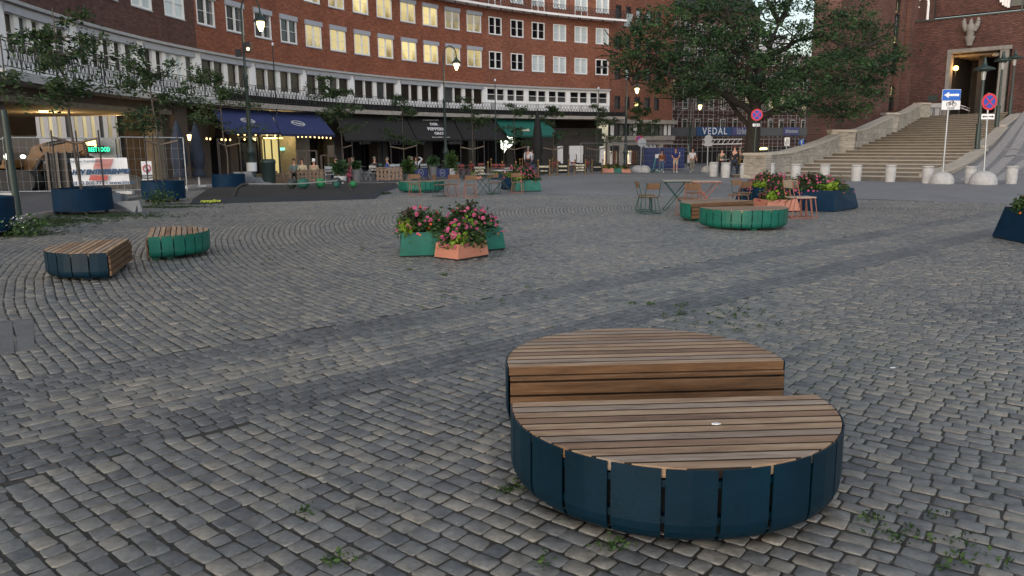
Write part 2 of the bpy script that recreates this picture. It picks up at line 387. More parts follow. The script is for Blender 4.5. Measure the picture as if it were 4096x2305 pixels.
def ground_material():
    m = bpy.data.materials.new('paving_base'); m.use_nodes = True; nt = m.node_tree; N = nt.nodes; L = nt.links; b = N['Principled BSDF']
    b.inputs['Roughness'].default_value = .62; b.inputs['Specular IOR Level'].default_value = .5
    tc = N.new('ShaderNodeTexCoord'); sx = N.new('ShaderNodeSeparateXYZ'); L.new(tc.outputs['Object'], sx.inputs[0])
    def ma(op, a, b_=None):
        n = N.new('ShaderNodeMath'); n.operation = op
        for i, q in enumerate((a,b_)):
            if q is None: continue
            if isinstance(q,(int,float)): n.inputs[i].default_value = q
            else: L.new(q, n.inputs[i])
        return n.outputs[0]
    X, Y = sx.outputs[0], sx.outputs[1]
    dx = ma('SUBTRACT',X,PC[0]); dy = ma('SUBTRACT',Y,PC[1])
    r = ma('SQRT', ma('ADD', ma('MULTIPLY',dx,dx), ma('MULTIPLY',dy,dy))); th = ma('ARCTAN2',dy,dx)
    u = ma('MULTIPLY', th, ma('MAXIMUM', ma('MULTIPLY', ma('ROUND', ma('DIVIDE',r,.101)), .101), .5))
    cb = N.new('ShaderNodeCombineXYZ'); L.new(u, cb.inputs[0]); L.new(r, cb.inputs[1])
    nd = N.new('ShaderNodeTexNoise'); nd.inputs['Scale'].default_value = 3; L.new(tc.outputs['Object'], nd.inputs['Vector'])
    ns = N.new('ShaderNodeVectorMath'); ns.operation = 'SCALE'; ns.inputs['Scale'].default_value = .05; L.new(nd.outputs['Color'], ns.inputs[0])
    av = N.new('ShaderNodeVectorMath'); av.operation = 'ADD'; L.new(cb.outputs[0], av.inputs[0]); L.new(ns.outputs[0], av.inputs[1])
    bt = N.new('ShaderNodeTexBrick'); bt.inputs['Scale'].default_value = 1; bt.inputs['Brick Width'].default_value = .125; bt.inputs['Row Height'].default_value = .101
    bt.inputs['Mortar Size'].default_value = .013; bt.inputs['Mortar Smooth'].default_value = .4
    bt.inputs['Color1'].default_value = (.165,.168,.174,1); bt.inputs['Color2'].default_value = (.25,.249,.248,1); bt.inputs['Mortar'].default_value = (.075,.07,.065,1)
    L.new(av.outputs[0], bt.inputs['Vector'])
    big = N.new('ShaderNodeTexNoise'); big.inputs['Scale'].default_value = .18; big.inputs['Detail'].default_value = 6; L.new(tc.outputs['Object'], big.inputs['Vector'])
    mr = N.new('ShaderNodeMapRange'); mr.inputs['From Min'].default_value = .3; mr.inputs['From Max'].default_value = .7; mr.inputs['To Min'].default_value = .8; mr.inputs['To Max'].default_value = 1.2
    L.new(big.outputs['Fac'], mr.inputs['Value'])
    cv = N.new('ShaderNodeVectorMath'); cv.operation = 'SCALE'; L.new(bt.outputs['Color'], cv.inputs[0]); L.new(mr.outputs[0], cv.inputs['Scale'])
    # sand and moss filling the joints between the modelled stones
    dn = N.new('ShaderNodeTexNoise'); dn.inputs['Scale'].default_value = 30; dn.inputs['Detail'].default_value = 6; L.new(tc.outputs['Object'], dn.inputs['Vector'])
    dr = N.new('ShaderNodeValToRGB'); dr.color_ramp.elements[0].color = (.016,.013,.009,1); dr.color_ramp.elements[1].color = (.060,.048,.036,1)
    dr.color_ramp.elements[0].position = .35; dr.color_ramp.elements[1].position = .75; L.new(dn.outputs['Fac'], dr.inputs[0])
    gx = ma('SUBTRACT',X,2.6); gy = ma('SUBTRACT',Y,6.6)
    g = ma('SUBTRACT', 1.0, ma('DIVIDE', ma('SQRT', ma('ADD', ma('MULTIPLY',gx,gx), ma('MULTIPLY',gy,gy))), 1.7))
    mn = N.new('ShaderNodeTexNoise'); mn.inputs['Scale'].default_value = 3; mn.inputs['Detail'].default_value = 5; L.new(tc.outputs['Object'], mn.inputs['Vector'])
    gm = N.new('ShaderNodeMapRange'); gm.inputs['From Min'].default_value = .45; gm.inputs['From Max'].default_value = .8
    L.new(ma('ADD', ma('MULTIPLY', ma('MAXIMUM', g, -.25), .5), mn.outputs['Fac']), gm.inputs['Value'])
    mg = N.new('ShaderNodeMix'); mg.data_type = 'RGBA'; mg.inputs[7].default_value = (.035,.055,.012,1)
    L.new(gm.outputs[0], mg.inputs[0]); L.new(dr.outputs[0], mg.inputs[6])
    near = N.new('ShaderNodeMapRange'); near.inputs['From Min'].default_value = 29.5; near.inputs['From Max'].default_value = 30.5
    L.new(ma('SQRT', ma('ADD', ma('MULTIPLY',X,X), ma('MULTIPLY',Y,Y))), near.inputs['Value'])
    mx = N.new('ShaderNodeMix'); mx.data_type = 'RGBA'; L.new(near.outputs[0], mx.inputs[0]); L.new(mg.outputs[2], mx.inputs[6]); L.new(cv.outputs[0], mx.inputs[7])
    L.new(mx.outputs[2], b.inputs['Base Color'])
    bp = N.new('ShaderNodeBump'); bp.invert = True; bp.inputs['Strength'].default_value = .5; bp.inputs['Distance'].default_value = .012
    L.new(bt.outputs['Fac'], bp.inputs['Height']); L.new(bp.outputs[0], b.inputs['Normal'])
    MT['paving_base'] = m
ground_material()
g = MB(); e = 400
g.quad(*[(x,y,gz(x,y)-.0065) for x,y in ((-e,-60),(e,-60),(e,e),(-e,e))])
struct(g.build('ground','paving_base'))
def sheet(name, poly, m, dz):
    b = MB(); b.add([(x,y,gz(x,y)+dz) for x,y in poly], [list(range(len(poly)))]); return struct(b.build(name, m))
sheet('street', LEFT, 'asphalt', .004)
sheet('roadway', ASPH_R, 'asphalt_ramp', .004)
k = MB()
for i in range(len(KERB)-1):
    a, b = Vector(KERB[i]), Vector(KERB[i+1]); L_ = (b-a).length; n = max(1,round(L_/1.0)); d = (b-a).normalized()
    for j in range(n):
        p = a+d*(L_*(j+.5)/n); k.box((p.x,p.y,gz(p.x,p.y)+.035), (L_/n-.012,.18,.13), atan2(d.y,d.x))
struct(k.build('kerb','kerb',bevel=.012))
# --- every stone of the near paving is a real, slightly domed block
def cobbles():
    A = []      # x, y, angle, width(across course), length(along), darkness, z
    pitch = .101
    for k in range(2, 300):
        r = k*pitch; 
        n = max(4,int(2*pi*r/.115))
        ln = rng.uniform(.085,.145,n); ln *= 2*pi*r/ln.sum(); th = np.cumsum(ln/r)+rng.uniform(0,6.28); tm = th-ln/(2*r)
        rr = r+rng.normal(0,.003,len(tm)); 
        x = PC[0]+rr*np.cos(tm); y = PC[1]+rr*np.sin(tm)
        # the courses wander a little
        wob = .030*np.sin(x*.6+y*.4)+.006*np.sin(y*2.9-x*1.7)
        x = x+wob*np.cos(tm); y = y+wob*np.sin(tm)
        o = x*TN[0]+y*TN[1]
        ok = ~((o > 4.36) & (o < 6.32)); 
        A.append(np.c_[x,y,tm,np.full(len(x),pitch)*rng.uniform(.80,.89,len(x)),ln-rng.uniform(.007,.013,len(x)),np.zeros(len(x))][ok])
    for j in range(19):
        o = 4.40+j*.1035; s = -12.0; rows = []
        dark = 1.0 if (j < 5 or j > 13) else 0.0
        while s < 40:
            ln = random.uniform(.10,.19) if not dark else random.uniform(.09,.14); c = s+ln/2; s += ln
            x = TE[0]*c+TN[0]*o; y = TE[1]*c+TN[1]*o
            w = .02*sin(c*1.1); rows.append((x+w*TN[0],y+w*TN[1],atan2(TN[1],TN[0]),.1035*random.uniform(.82,.90),ln-random.uniform(.008,.014),dark))
        A.append(np.array(rows))
    A = np.concatenate(A); X, Y = A[:,0], A[:,1]; d = np.hypot(X,Y)
    ok = (d < 30) & (Y > .6) & (np.abs(X) < .74*Y+1.6) & ~inpoly(X,Y,LEFT) & ~inpoly(X,Y,ASPH_R)
    A = A[ok]; d = d[ok]; n = len(A)
    base = np.array([(-.5,-.40),(-.41,-.5),(.41,-.5),(.5,-.40),(.5,.40),(.41,.5),(-.41,.5),(-.5,.40)])
    ca, sa = np.cos(A[:,2]), np.sin(A[:,2])
    def ring(sc, jit, z):
        P = np.repeat(base[None],n,0)*sc+rng.normal(0,jit,(n,8,2))
        px = P[:,:,0]*A[:,3,None]; py = P[:,:,1]*A[:,4,None]
        x = A[:,0,None]+px*ca[:,None]-py*sa[:,None]; y = A[:,1,None]+px*sa[:,None]+py*ca[:,None]
        return x, y, px, py
    hz = np.clip(rng.normal(0,.002,n),-.003,.005); tx = rng.normal(0,.016,n); ty = rng.normal(0,.016,n)
    seed = rng.normal(0,.030,(n,8,2))
    out = []
    for sc, dz in ((1.0,-.014),(.995,-.0022),(.92,.0004)):
        P = np.repeat(base[None],n,0)*sc+seed*sc
        px = P[:,:,0]*A[:,3,None]; py = P[:,:,1]*A[:,4,None]
        x = A[:,0,None]+px*ca[:,None]-py*sa[:,None]; y = A[:,1,None]+px*sa[:,None]+py*ca[:,None]
        z = GA*x+GB*y+dz+hz[:,None]+(px*tx[:,None]+py*ty[:,None] if dz > -.02 else 0)
        out.append(np.stack([x,y,z],-1))
    cx, cy = A[:,0], A[:,1]; cz = GA*cx+GB*cy+hz+.0018
    V = np.concatenate([*out, np.stack([cx,cy,cz],-1)[:,None,:]],1)       # n,25,3
    f = []
    for i in range(8):
        j = (i+1)%8; f += [(i,j,8+j),(i,8+j,8+i),(8+i,8+j,16+j),(8+i,16+j,16+i),(16+i,16+j,24)]
    F = (np.array(f)[None]+(np.arange(n)*25)[:,None,None]).reshape(-1,3)
    tone = rng.beta(2.4,2.6,n); tone = np.where(A[:,5]>0, tone*.45-.10, tone)
    dd = A[:,0]-0; 
    T = np.repeat(tone,25)
    return npmesh('cobblestones', V.reshape(-1,3), F, 'stone', None, T)
def stone_material():
    m = bpy.data.materials.new('stone'); m.use_nodes = True; nt = m.node_tree; N = nt.nodes; L = nt.links; b = N['Principled BSDF']
    b.inputs['Roughness'].default_value = .46; b.inputs['Specular IOR Level'].default_value = .6
    at = N.new('ShaderNodeAttribute'); at.attribute_name = 'tone'
    cr = N.new('ShaderNodeValToRGB'); e = cr.color_ramp.elements
    cols = [(0,(0.045,0.047,0.053)),(.30,(0.088,0.089,0.093)),(.45,(0.131,0.130,0.129)),(.62,(0.160,0.157,0.150)),(.78,(0.194,0.179,0.155)),(1,(0.258,0.232,0.198))]
    while len(e) < len(cols): e.new(.5)
    for i,(p,c) in enumerate(cols): e[i].position = p; e[i].color = (*c,1)
    mr = N.new('ShaderNodeMapRange'); mr.inputs['From Min'].default_value = -.4; mr.inputs['From Max'].default_value = 1.0
    tc = N.new('ShaderNodeTexCoord'); bn = N.new('ShaderNodeTexNoise'); bn.inputs['Scale'].default_value = .45; bn.inputs['Detail'].default_value = 3
    L.new(tc.outputs['Object'], bn.inputs['Vector'])
    ad = N.new('ShaderNodeMath'); ad.operation = 'MULTIPLY_ADD'; L.new(bn.outputs['Fac'], ad.inputs[0]); ad.inputs[1].default_value = .9; 
    sb = N.new('ShaderNodeMath'); sb.operation = 'SUBTRACT'; L.new(at.outputs['Fac'], sb.inputs[0]); sb.inputs[1].default_value = .45
    L.new(sb.outputs[0], ad.inputs[2]); L.new(ad.outputs[0], mr.inputs['Value']); L.new(mr.outputs[0], cr.inputs[0])
    fn = N.new('ShaderNodeTexNoise'); fn.inputs['Scale'].default_value = 45; fn.inputs['Detail'].default_value = 6; fn.inputs['Roughness'].default_value = .75; L.new(tc.outputs['Object'], fn.inputs['Vector'])
    fm = N.new('ShaderNodeMapRange'); fm.inputs['From Min'].default_value = .25; fm.inputs['From Max'].default_value = .75; fm.inputs['To Min'].default_value = .74; fm.inputs['To Max'].default_value = 1.22
    L.new(fn.outputs['Fac'], fm.inputs['Value'])
    gn = N.new('ShaderNodeTexNoise'); gn.inputs['Scale'].default_value = 11; gn.inputs['Detail'].default_value = 7; gn.inputs['Roughness'].default_value = .7; L.new(tc.outputs['Object'], gn.inputs['Vector'])
    gr = N.new('ShaderNodeMapRange'); gr.inputs['From Min'].default_value = .36; gr.inputs['From Max'].default_value = .56; gr.inputs['To Min'].default_value = .66; gr.inputs['To Max'].default_value = 1.06
    L.new(gn.outputs['Fac'], gr.inputs['Value']); fq = N.new('ShaderNodeMath'); fq.operation = 'MULTIPLY'; L.new(fm.outputs[0], fq.inputs[0]); L.new(gr.outputs[0], fq.inputs[1])
    vm = N.new('ShaderNodeVectorMath'); vm.operation = 'SCALE'; L.new(cr.outputs[0], vm.inputs[0]); L.new(fq.outputs[0], vm.inputs['Scale'])
    L.new(vm.outputs[0], b.inputs['Base Color'])
    bp = N.new('ShaderNodeBump'); bp.inputs['Strength'].default_value = .55; bp.inputs['Distance'].default_value = .006
    L.new(fn.outputs['Fac'], bp.inputs['Height']); L.new(bp.outputs[0], b.inputs['Normal'])
    MT['stone'] = m
stone_material()
struct(cobbles())
# granite slabs let into the setts at the left edge
def slab_set():
    b = MB()
    for q in ([(-40,1290),(48,1284),(58,1412),(-40,1418)],[(60,1282),(132,1276),(140,1400),(72,1408)]):
        P = [G(*p) for p in q]; b.add([(p.x,p.y,p.z+.008) for p in P]+[(p.x,p.y,p.z-.03) for p in P],[(0,1,2,3),(0,4,5,1),(1,5,6,2),(2,6,7,3),(3,7,4,0)])
    tag(b.build('stone_slab','slab_dark'),'two flat granite slabs let into the setts at the left edge','paving slab')
slab_set()
b = MB()
for a, c in (((190,938),(290,915)),((318,906),(437,877))):
    P, Q = G(*a), G(*c); d = (Q-P).normalized(); n = Vector((-d.y,d.x,0))*.022
    b.quad(*[Vector((v.x,v.y,gz(v.x,v.y)+.009)) for v in (P-n,P+n,Q+n,Q-n)])
struct(b.build('painted_line','concrete_pale'))
# ---------------------------------------------------------------- the curved brick blocks round the square
CC = (39.5, 38.5); RW = 59.3
def pol(t, r, z=0): t = radians(t); return Vector((CC[0]+r*cos(t), CC[1]+r*sin(t), z))
def fac(x, y, R_):
    d = ray(x,y); a = d.x**2+d.y**2; b = -2*(d.x*CC[0]+d.y*CC[1]); c = CC[0]**2+CC[1]**2-R_*R_
    t = (-b+sqrt(b*b-4*a*c))/(2*a); P = CP+d*t; return degrees(atan2(P.y-CC[1],P.x-CC[0]))%360, P.z, P
brick_mat('brick_red', (.225,.066,.036), (.285,.094,.050), (.18,.10,.07))
brick_mat('brick_red_right', (.215,.072,.043), (.275,.10,.058), (.17,.10,.075))
brick_mat('brick_dark', (.075,.036,.030), (.115,.050,.040), (.10,.07,.06))
brick_mat('brick_street', (.19,.066,.042), (.25,.092,.056), (.17,.10,.075))
brick_mat('brick_hall', (.085,.040,.034), (.135,.062,.050), (.13,.085,.07), large=.35)
brick_mat('brick_wing', (.072,.033,.030), (.120,.052,.044), (.045,.028,.025), bw=.42, bh=.16, msize=.03, large=.35)
brick_mat('stone_blocks', (.26,.235,.20), (.33,.30,.255), (.17,.15,.13), bw=1.3, bh=.5, msize=.012, large=.2, bump=.4)
brick_mat('stone_wall_dark', (.13,.115,.095), (.16,.14,.12), (.06,.05,.04), bw=1.3, bh=.5, msize=.012, large=.2)
def uv_arc(v): return (radians((degrees(atan2(v.y-CC[1], v.x-CC[0]))) % 360)*RW, v.z)
TH = [119.77,122.51,125.29,128.07,130.81,133.63,136.35,139.12,141.92,144.69,147.59,150.47,153.36,156.22,159.09,161.98,165.02,168.07,171.23,174.4,177.6,180.8,184.0,187.2]
_wc = {}
def inst(name, key, maker, mats, parent, loc, rz=0):
    if key not in _wc:
        o = maker().build(name, mats, None); _wc[key] = o.data; bpy.data.objects.remove(o)
    o = bpy.data.objects.new(name, _wc[key]); COL.objects.link(o); o.parent = parent
    o.location = Vector(loc)-(WL(parent) if rz is not None else Vector((0,0,0))); o.rotation_euler = (0,0,rz or 0); return o
def frame_mb(w, h, cols=2, rows=2, t=.085, mull=.14, tr=.03, yd=.10):
    b = MB(); b.bbox((-w/2,-.035,0),(-w/2+t,yd,h)); b.bbox((w/2-t,-.035,0),(w/2,yd,h))
    b.bbox((-w/2+t,-.035,0),(w/2-t,yd,t)); b.bbox((-w/2+t,-.035,h-t),(w/2-t,yd,h))
    for c in range(1,cols): x = -w/2+w*c/cols; b.bbox((x-mull/2,-.028,t),(x+mull/2,yd-.004,h-t))
    for r in range(1,rows):
        for c in range(cols):
            x0 = -w/2+w*c/cols+(t if c==0 else mull/2); x1 = -w/2+w*(c+1)/cols-(t if c==cols-1 else mull/2)
            b.bbox((x0,.01,h*r/rows-tr/2),(x1,.05,h*r/rows+tr/2))
    return b
def window(parent, P, rz, w, h, pane, cols=2, rows=2, box=False, frame='white_frame', yp=.075, sill=True, blind=False, curtain=False):
    f = inst('window', ('f',w,h,cols,rows,frame), lambda: frame_mb(w,h,cols,rows), frame, parent, P, rz)
    def sub(name, key, mk, m): 
        o = inst(name, key, mk, m, f, (0,0,0), None); o.location = (0,0,0); return o
    sub('pane', ('p',w,h,pane,yp), lambda: MB().bbox((-w/2+.02,yp,.02),(w/2-.02,yp+.02,h-.02)), pane)
    if sill: sub('sill', ('s',w), lambda: MB().bbox((-w/2-.04,-.07,-.06),(w/2+.04,.05,-.003)), 'grey_box')
    if box: sub('shutter_box', ('b',w), lambda: MB().bbox((-w/2-.07,-.14,h-.06),(w/2+.07,.02,h+.27)), 'grey_box')
    if blind:
        def mk():
            b = MB()
            for i in range(9): z = h-.1-i*.1; b.bbox((-w/2+.08,-.02,z-.035),(w/2-.08,.005,z))
            return b
        sub('blind', ('bl',w,h), mk, 'grey_box')
    if curtain:
        sub('curtain', ('cu',w,h), lambda: MB().bbox((w/2-.42,yp-.008,.1),(w/2-.12,yp-.003,h-.1)), 'curtain')
    return f
def rail_arc(name, t0, t1, R_, z0, h, parent, pitch=1.5, brackets=True):
    b = MB(); dt = degrees(pitch/R_); n = int(round((t1-t0)/dt)); dt = (t1-t0)/n
    for z, hh in ((z0+h,.035),(z0+h-.10,.022),(z0+.05,.03)): b.arc(CC,R_-.02,R_+.02,t0,t1,z-hh/2,z+hh/2)
    for i in range(n+1):
        t = t0+dt*i
        for o in ((0,) if i%4 else (0,.28)):
            P = pol(t+degrees(o/R_),R_); b.cyl((P.x,P.y,z0-(.42 if brackets else 0)),(P.x,P.y,z0+h+.03),.026,n=5)
            if brackets: Q = pol(t+degrees(o/R_),R_+.12); b.cyl((P.x,P.y,z0-.42),(Q.x,Q.y,z0-.36),.055,n=6)
    # lattice of crossed bars with rosettes
    st = degrees(.38/R_); m = int((t1-t0)/st); zb, zt = z0+.06, z0+h-.11
    for i in range(m):
        a, c = t0+st*i, t0+st*(i+1); P, Q = pol(a,R_), pol(c,R_)
        for za, zc in ((zb,zt),(zt,zb)): b.cyl((P.x,P.y,za),(Q.x,Q.y,zc),.0145,n=4,caps=False)
        mid = (P+Q)/2
        b.box((mid.x,mid.y,(zb+zt)/2),(.10,.03,.10), radians(a)-pi/2)
        b.cyl((P.x,P.y,(zb+zt)/2-.14),(Q.x,Q.y,(zb+zt)/2-.14),.011,n=4,caps=False); b.cyl((P.x,P.y,(zb+zt)/2+.14),(Q.x,Q.y,(zb+zt)/2+.14),.011,n=4,caps=False)
        b.cyl((P.x,P.y,zb),(P.x,P.y,zt),.011,n=4,caps=False)
    return b.build(name,'iron',parent)
rw = random.Random(3)
def block(name, label, t0, t1, brick, kinds, bay_left=False, right=False, ztop=20.5):
    """one house of the crescent: t0..t1 in degrees; kinds: per window row a function k -> pane kind"""
    c = pol((t0+t1)/2,RW); B = thing(name,label,'building',(c.x,c.y,gz(c.x,c.y)))
    w = MB(); ths = [t for t in TH if t0 < t < t1]
    ww = 1.72 if right else (1.9 if not bay_left else 2.0)
    hw = degrees(ww/2/RW)
    rows = [(8.81,10.45),(12.05,13.70),(15.29,16.95)]
    z = 7.30
    for (a, b_) in rows:
        w.arc(CC,RW,RW+.35,t0,t1,z,a); tt = t0
        for t in ths+[None]:
            e = t1 if t is None else t-hw; 
            if e > tt: w.arc(CC,RW,RW+.35,tt,e,a,b_)
            if t is not None: tt = t+hw
        z = b_
    w.arc(CC,RW,RW+.35,t0,t1,z,ztop)
    w.build('wall',brick,B,uvf=uv_arc)
    for ri,(a,b_) in enumerate(rows):
        for t in ths:
            k = kinds(ri,t); P = pol(t,RW,a)
            if ri == 2 and int(round((t-119.77)/2.8))%2 == 1 and right:
                P.z = 14.66
                f = window(B,P,radians(t)-pi/2,ww,b_-14.66,k[0],yp=.06,sill=False)
            else:
                window(B,P,radians(t)-pi/2,ww,b_-a,k[0],box=(not right),blind=('blind' in k),curtain=('curtain' in k))
    # ledge above the white storey
    l = MB(); l.arc(CC,RW-.28,RW+.35,t0,t1,7.13,7.27); l.arc(CC,RW-.16,RW+.35,t0,t1,7.27,7.30); l.build('ledge','concrete_pale',B)
    # white storey
    s = MB(); zb = 5.72 if right else 5.32; zt = 6.93 if right else 6.80
    s.arc(CC,RW,RW+.3,t0,t1,4.30,zb); s.arc(CC,RW,RW+.3,t0,t1,zt,7.13)
    pil = [t0]; 
    if right: pil = [118.72,124.12,129.6,135.0]; pw = .42
    elif not bay_left: pil = [135.0,140.6,146.15,151.9,157.6,163.4,169.2]; pw = .62
    else: pil = [169.2,175.0,180.9,186.7,190]; pw = .95
    for p in pil:
        a, b_ = max(p-degrees(pw/2/RW),t0), min(p+degrees(pw/2/RW),t1)
        if b_ > a: s.arc(CC,RW-.02,RW+.3,a,b_,zb,zt)
    s.build('white_storey','white_paint',B)
    for i in range(len(pil)-1):
        a = pil[i]+degrees(pw/2/RW); c_ = min(pil[i+1]-degrees(pw/2/RW), t1)
        if c_ <= a: continue
        nP = 4 if not bay_left else 5; f = MB(); st = (c_-a)/nP; R2 = RW+.10
        for j in range(nP+1):
            hwid = (.22 if (j == nP//2 and not bay_left) or (bay_left and j in (0,3)) else (.10 if right else .075)) if not bay_left else (.19 if j not in (0,nP) else .10)
            hd = degrees(hwid/RW); lo = max(a+st*j-hd, a); hi = min(a+st*j+hd, c_)
            f.arc(CC,RW+.03,RW+.2,lo,hi,zb,zt)
        if not right: f.arc(CC,RW+.05,RW+.2,a,c_,zb,zb+.04); f.arc(CC,RW+.05,RW+.2,a,c_,zt-.05,zt)
        if right:
            f.arc(CC,RW+.04,RW+.17,a,c_,(zb+zt)/2-.02,(zb+zt)/2+.03); f.arc(CC,RW+.02,RW+.2,a,c_,zb,zb+.07); f.arc(CC,RW+.02,RW+.2,a,c_,zt-.07,zt)
        elif bay_left: f.arc(CC,RW+.09,RW+.13,a,c_,6.0,6.03)
        fo = f.build('window','white_frame',B)
        if right:
            g1 = MB(); g1.arc(CC,RW+.19,RW+.23,a,c_,zb,(zb+zt)/2); g1.build('pane','glass_half',fo)
            g2 = MB(); g2.arc(CC,RW+.19,RW+.23,a,c_,(zb+zt)/2,zt); g2.build('pane','glass_dark',fo)
        else:
            for j in range(nP):
                k = 'painted_sky_pane' if (bay_left and rw.random() < .3) else ('glass_half' if rw.random() < .22 else 'glass_brown')
                g1 = MB(); g1.arc(CC,RW+.19,RW+.23,a+st*j,a+st*(j+1),zb,zt); g1.build('pane',k,fo)
            sb = MB(); sb.arc(CC,RW-.13,RW+.0,a-.05,c_+.05,6.76,7.04); sb.build('shutter_box','grey_box',fo)
    return B
def kr(ri,t):
    if ri == 0: return (['glass_dark'],['painted_sky_pane'],['painted_sky_pane'],['painted_sky_pane'],['glass_dark'],['glass_dark'])[min(5,int((t-119)/2.75))]
    if ri == 1: return (['painted_sky_pane'],['painted_sky_pane'],['painted_sky_pane'],['glass_dark'],['glass_dark'],['glass_dark'])[min(5,int((t-119)/2.75))]
    return ['painted_sky_pane'] if t < 132 else ['glass_dark']
def km(ri,t):
    if ri == 0: return ['window_lit'] if t < 157 else (['glass_dark'] if 158 < t < 160 else ['glass_brown','curtain'])
    if ri == 1: return ['window_lit_dim','blind'] if t < 140 else ['window_lit']
    return ['window_lit'] if rw.random() < .5 else ['glass_brown']
def kl(ri,t): return ['painted_sky_pane'] if ri == 0 else ['glass_brown','curtain']
B_right = block('brick_building','red brick house at the right end of the crescent with plain white windows',118.72,135.0,'brick_red_right',kr,right=True)
B_mid = block('brick_building','long curved red brick house with yellow lit windows and grey shutter boxes',135.0,169.2,'brick_red',km)
B_left = block('brick_building','dark brown brick house at the left end over the lit street passage',169.2,189.5,'brick_dark',kl,bay_left=True)
# balcony slabs, planters, railings belong to the house they hang on
for B, a, b_ in ((B_right,117.3,135.0),(B_mid,135.0,169.2),(B_left,169.2,189.5)):
    s = MB(); s.arc(CC,58.0,63.0,a,b_,4.0,4.33); so_ = s.build('balcony_slab','concrete' if B is not B_left else 'concrete_pale',B)
    rail_arc('railing',a+.1,b_,58.06,4.40,1.02,B)
    if B is not B_left:
        s = MB(); s.arc(CC,58.2,58.65,a+.1,min(b_,168),4.335,4.80); s.build('planter_strip','black_cloth',B)
s = MB(); s.arc(CC,58.2,59.3,117.3,150,14.42,14.62); s.build('balcony_slab','white_paint',B_right if 0 else B_mid).name = 'balcony_slab'
rail_arc('railing',117.4,150,58.28,14.70,.80,B_mid)
s = MB(); s.arc(CC,RW+.4,RW+13,118.72,189.5,20.2,20.5); s.build('roof','dark_wall',B_mid)

# ground floor: dark back wall, soffit, piers, shop fronts
def gwall(name, parts, t0, t1, R_, z0, z1, m, parent, th=.3):
    b = MB(); b.arc(CC,R_,R_+th,t0,t1,z0,z1); return b.build(name,m,parent)
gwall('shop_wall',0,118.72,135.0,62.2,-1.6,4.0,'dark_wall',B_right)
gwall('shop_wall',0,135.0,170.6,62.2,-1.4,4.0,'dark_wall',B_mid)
gwall('fascia',0,118.9,129.4,60.4,1.95,3.1,'dark_panel',B_right,.3)
gwall('fascia',0,129.4,157.0,59.9,2.15,2.95,'dark_panel',B_mid,.3)
def pier(t, wdt, m, parent, R0=59.25, dep=1.0, z1=4.0):
    b = MB(); h = degrees(wdt/2/RW); b.arc(CC,R0,R0+dep,t-h,t+h,-1.8,z1); return b.build('pier',m,parent)
for t, wdt in ((131.3,.9),): pier(t,wdt,'dark_panel',B_right,59.9)
for t, wdt in ((136.6,1.0),(142.3,1.2),(148.1,1.25),(153.6,1.2)): pier(t,wdt,'dark_panel',B_mid,59.6)
pier(158.3,1.7,'pier',B_mid,59.2,1.6); pier(161.2,.25,'brown_wall',B_mid,60.6,.5)
pier(165.2,.9,'brown_wall',B_mid,59.9); pier(168.6,.9,'brown_wall',B_mid,59.6); pier(171.6,1.3,'brown_wall',B_mid,59.2,3.2)
def shopfront(t0, t1, z0, z1, m, parent, R_=61.6, mull=0, name='shop_window', fm='iron'):
    f = MB(); n = max(1,mull)
    for j in range(n+1): t = t0+(t1-t0)*j/n; h = degrees(.05/RW); f.arc(CC,R_-.04,R_+.06,t-h,t+h,z0,z1)
    f.arc(CC,R_-.04,R_+.06,t0,t1,z1,z1+.1); f.arc(CC,R_-.04,R_+.06,t0,t1,z0-.08,z0)
    fo = f.build(name,fm,parent); g = MB(); g.arc(CC,R_+.02,R_+.05,t0,t1,z0,z1); g.build('pane',m,fo); return fo
# the lit lobby with doors behind the navy awning
shopfront(158.9,161.3,-.9,2.0,'door_lit',B_mid,60.9,3,'glass_door'); shopfront(158.9,161.3,2.3,3.6,'door_lit',B_mid,60.9,1,'transom_light')
shopfront(161.6,164.7,-.8,2.1,'glass_dark',B_mid,60.6,3); shopfront(165.8,168.1,-.8,2.1,'glass_dark',B_mid,60.6,2); shopfront(169.1,170.6,-.8,2.6,'bar_lit',B_mid,60.6,2)
shopfront(154.3,157.4,-.9,2.0,'glass_dark',B_mid,61.0,3); shopfront(148.8,152.9,-.9,2.0,'glass_dark',B_mid,61.0,3)
shopfront(143.1,147.4,-1,2.0,'glass_dark',B_mid,61.0,3); shopfront(137.4,141.6,-1,2.0,'glass_dark',B_mid,61.6,3)
shopfront(131.9,136.0,-1.1,2.0,'glass_dark',B_mid,61.0,3)
b = MB(); b.arc(CC,60.8,60.85,155.55,156.05,-.5,1.6); b.build('lit_column','strip_glow',B_mid)
b = MB(); b.arc(CC,60.8,60.85,152.75,153.2,-.5,1.7); b.build('lit_column','strip_glow',B_mid)
# pale shut doors of the right-hand shop
for t0,t1,z0,z1,m in ((124.2,125.4,-1.0,1.85,'sign_white'),(126.1,127.0,-1.0,1.85,'glass_half')): pass
for x0,x1,y0,y1,m in ((2278,2333,584,610,'curtain'),(2280,2303,612,655,'curtain'),(2308,2331,612,655,'curtain'),(2230,2252,585,655,'curtain'),(2400,2418,585,652,'curtain'),(2212,2230,585,655,'brown_wall')):
    ta, z1_, _ = fac(x0,y0,59.8); tb, _, _ = fac(x1,y0,59.8); _, z0_, _ = fac((x0+x1)/2,y1+8,59.8)
    q = MB(); q.arc(CC,59.8,59.9,tb,ta,z0_,z1_); q.build('door','white_paint' if m=='curtain' else m,B_right)
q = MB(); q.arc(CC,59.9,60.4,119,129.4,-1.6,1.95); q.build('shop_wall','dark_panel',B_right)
# mezzanine windows above
q = MB(); q.arc(CC,60.9,61.0,119.2,128.4,3.1,3.95); q.build('upper_pane','glass_brown',B_right)
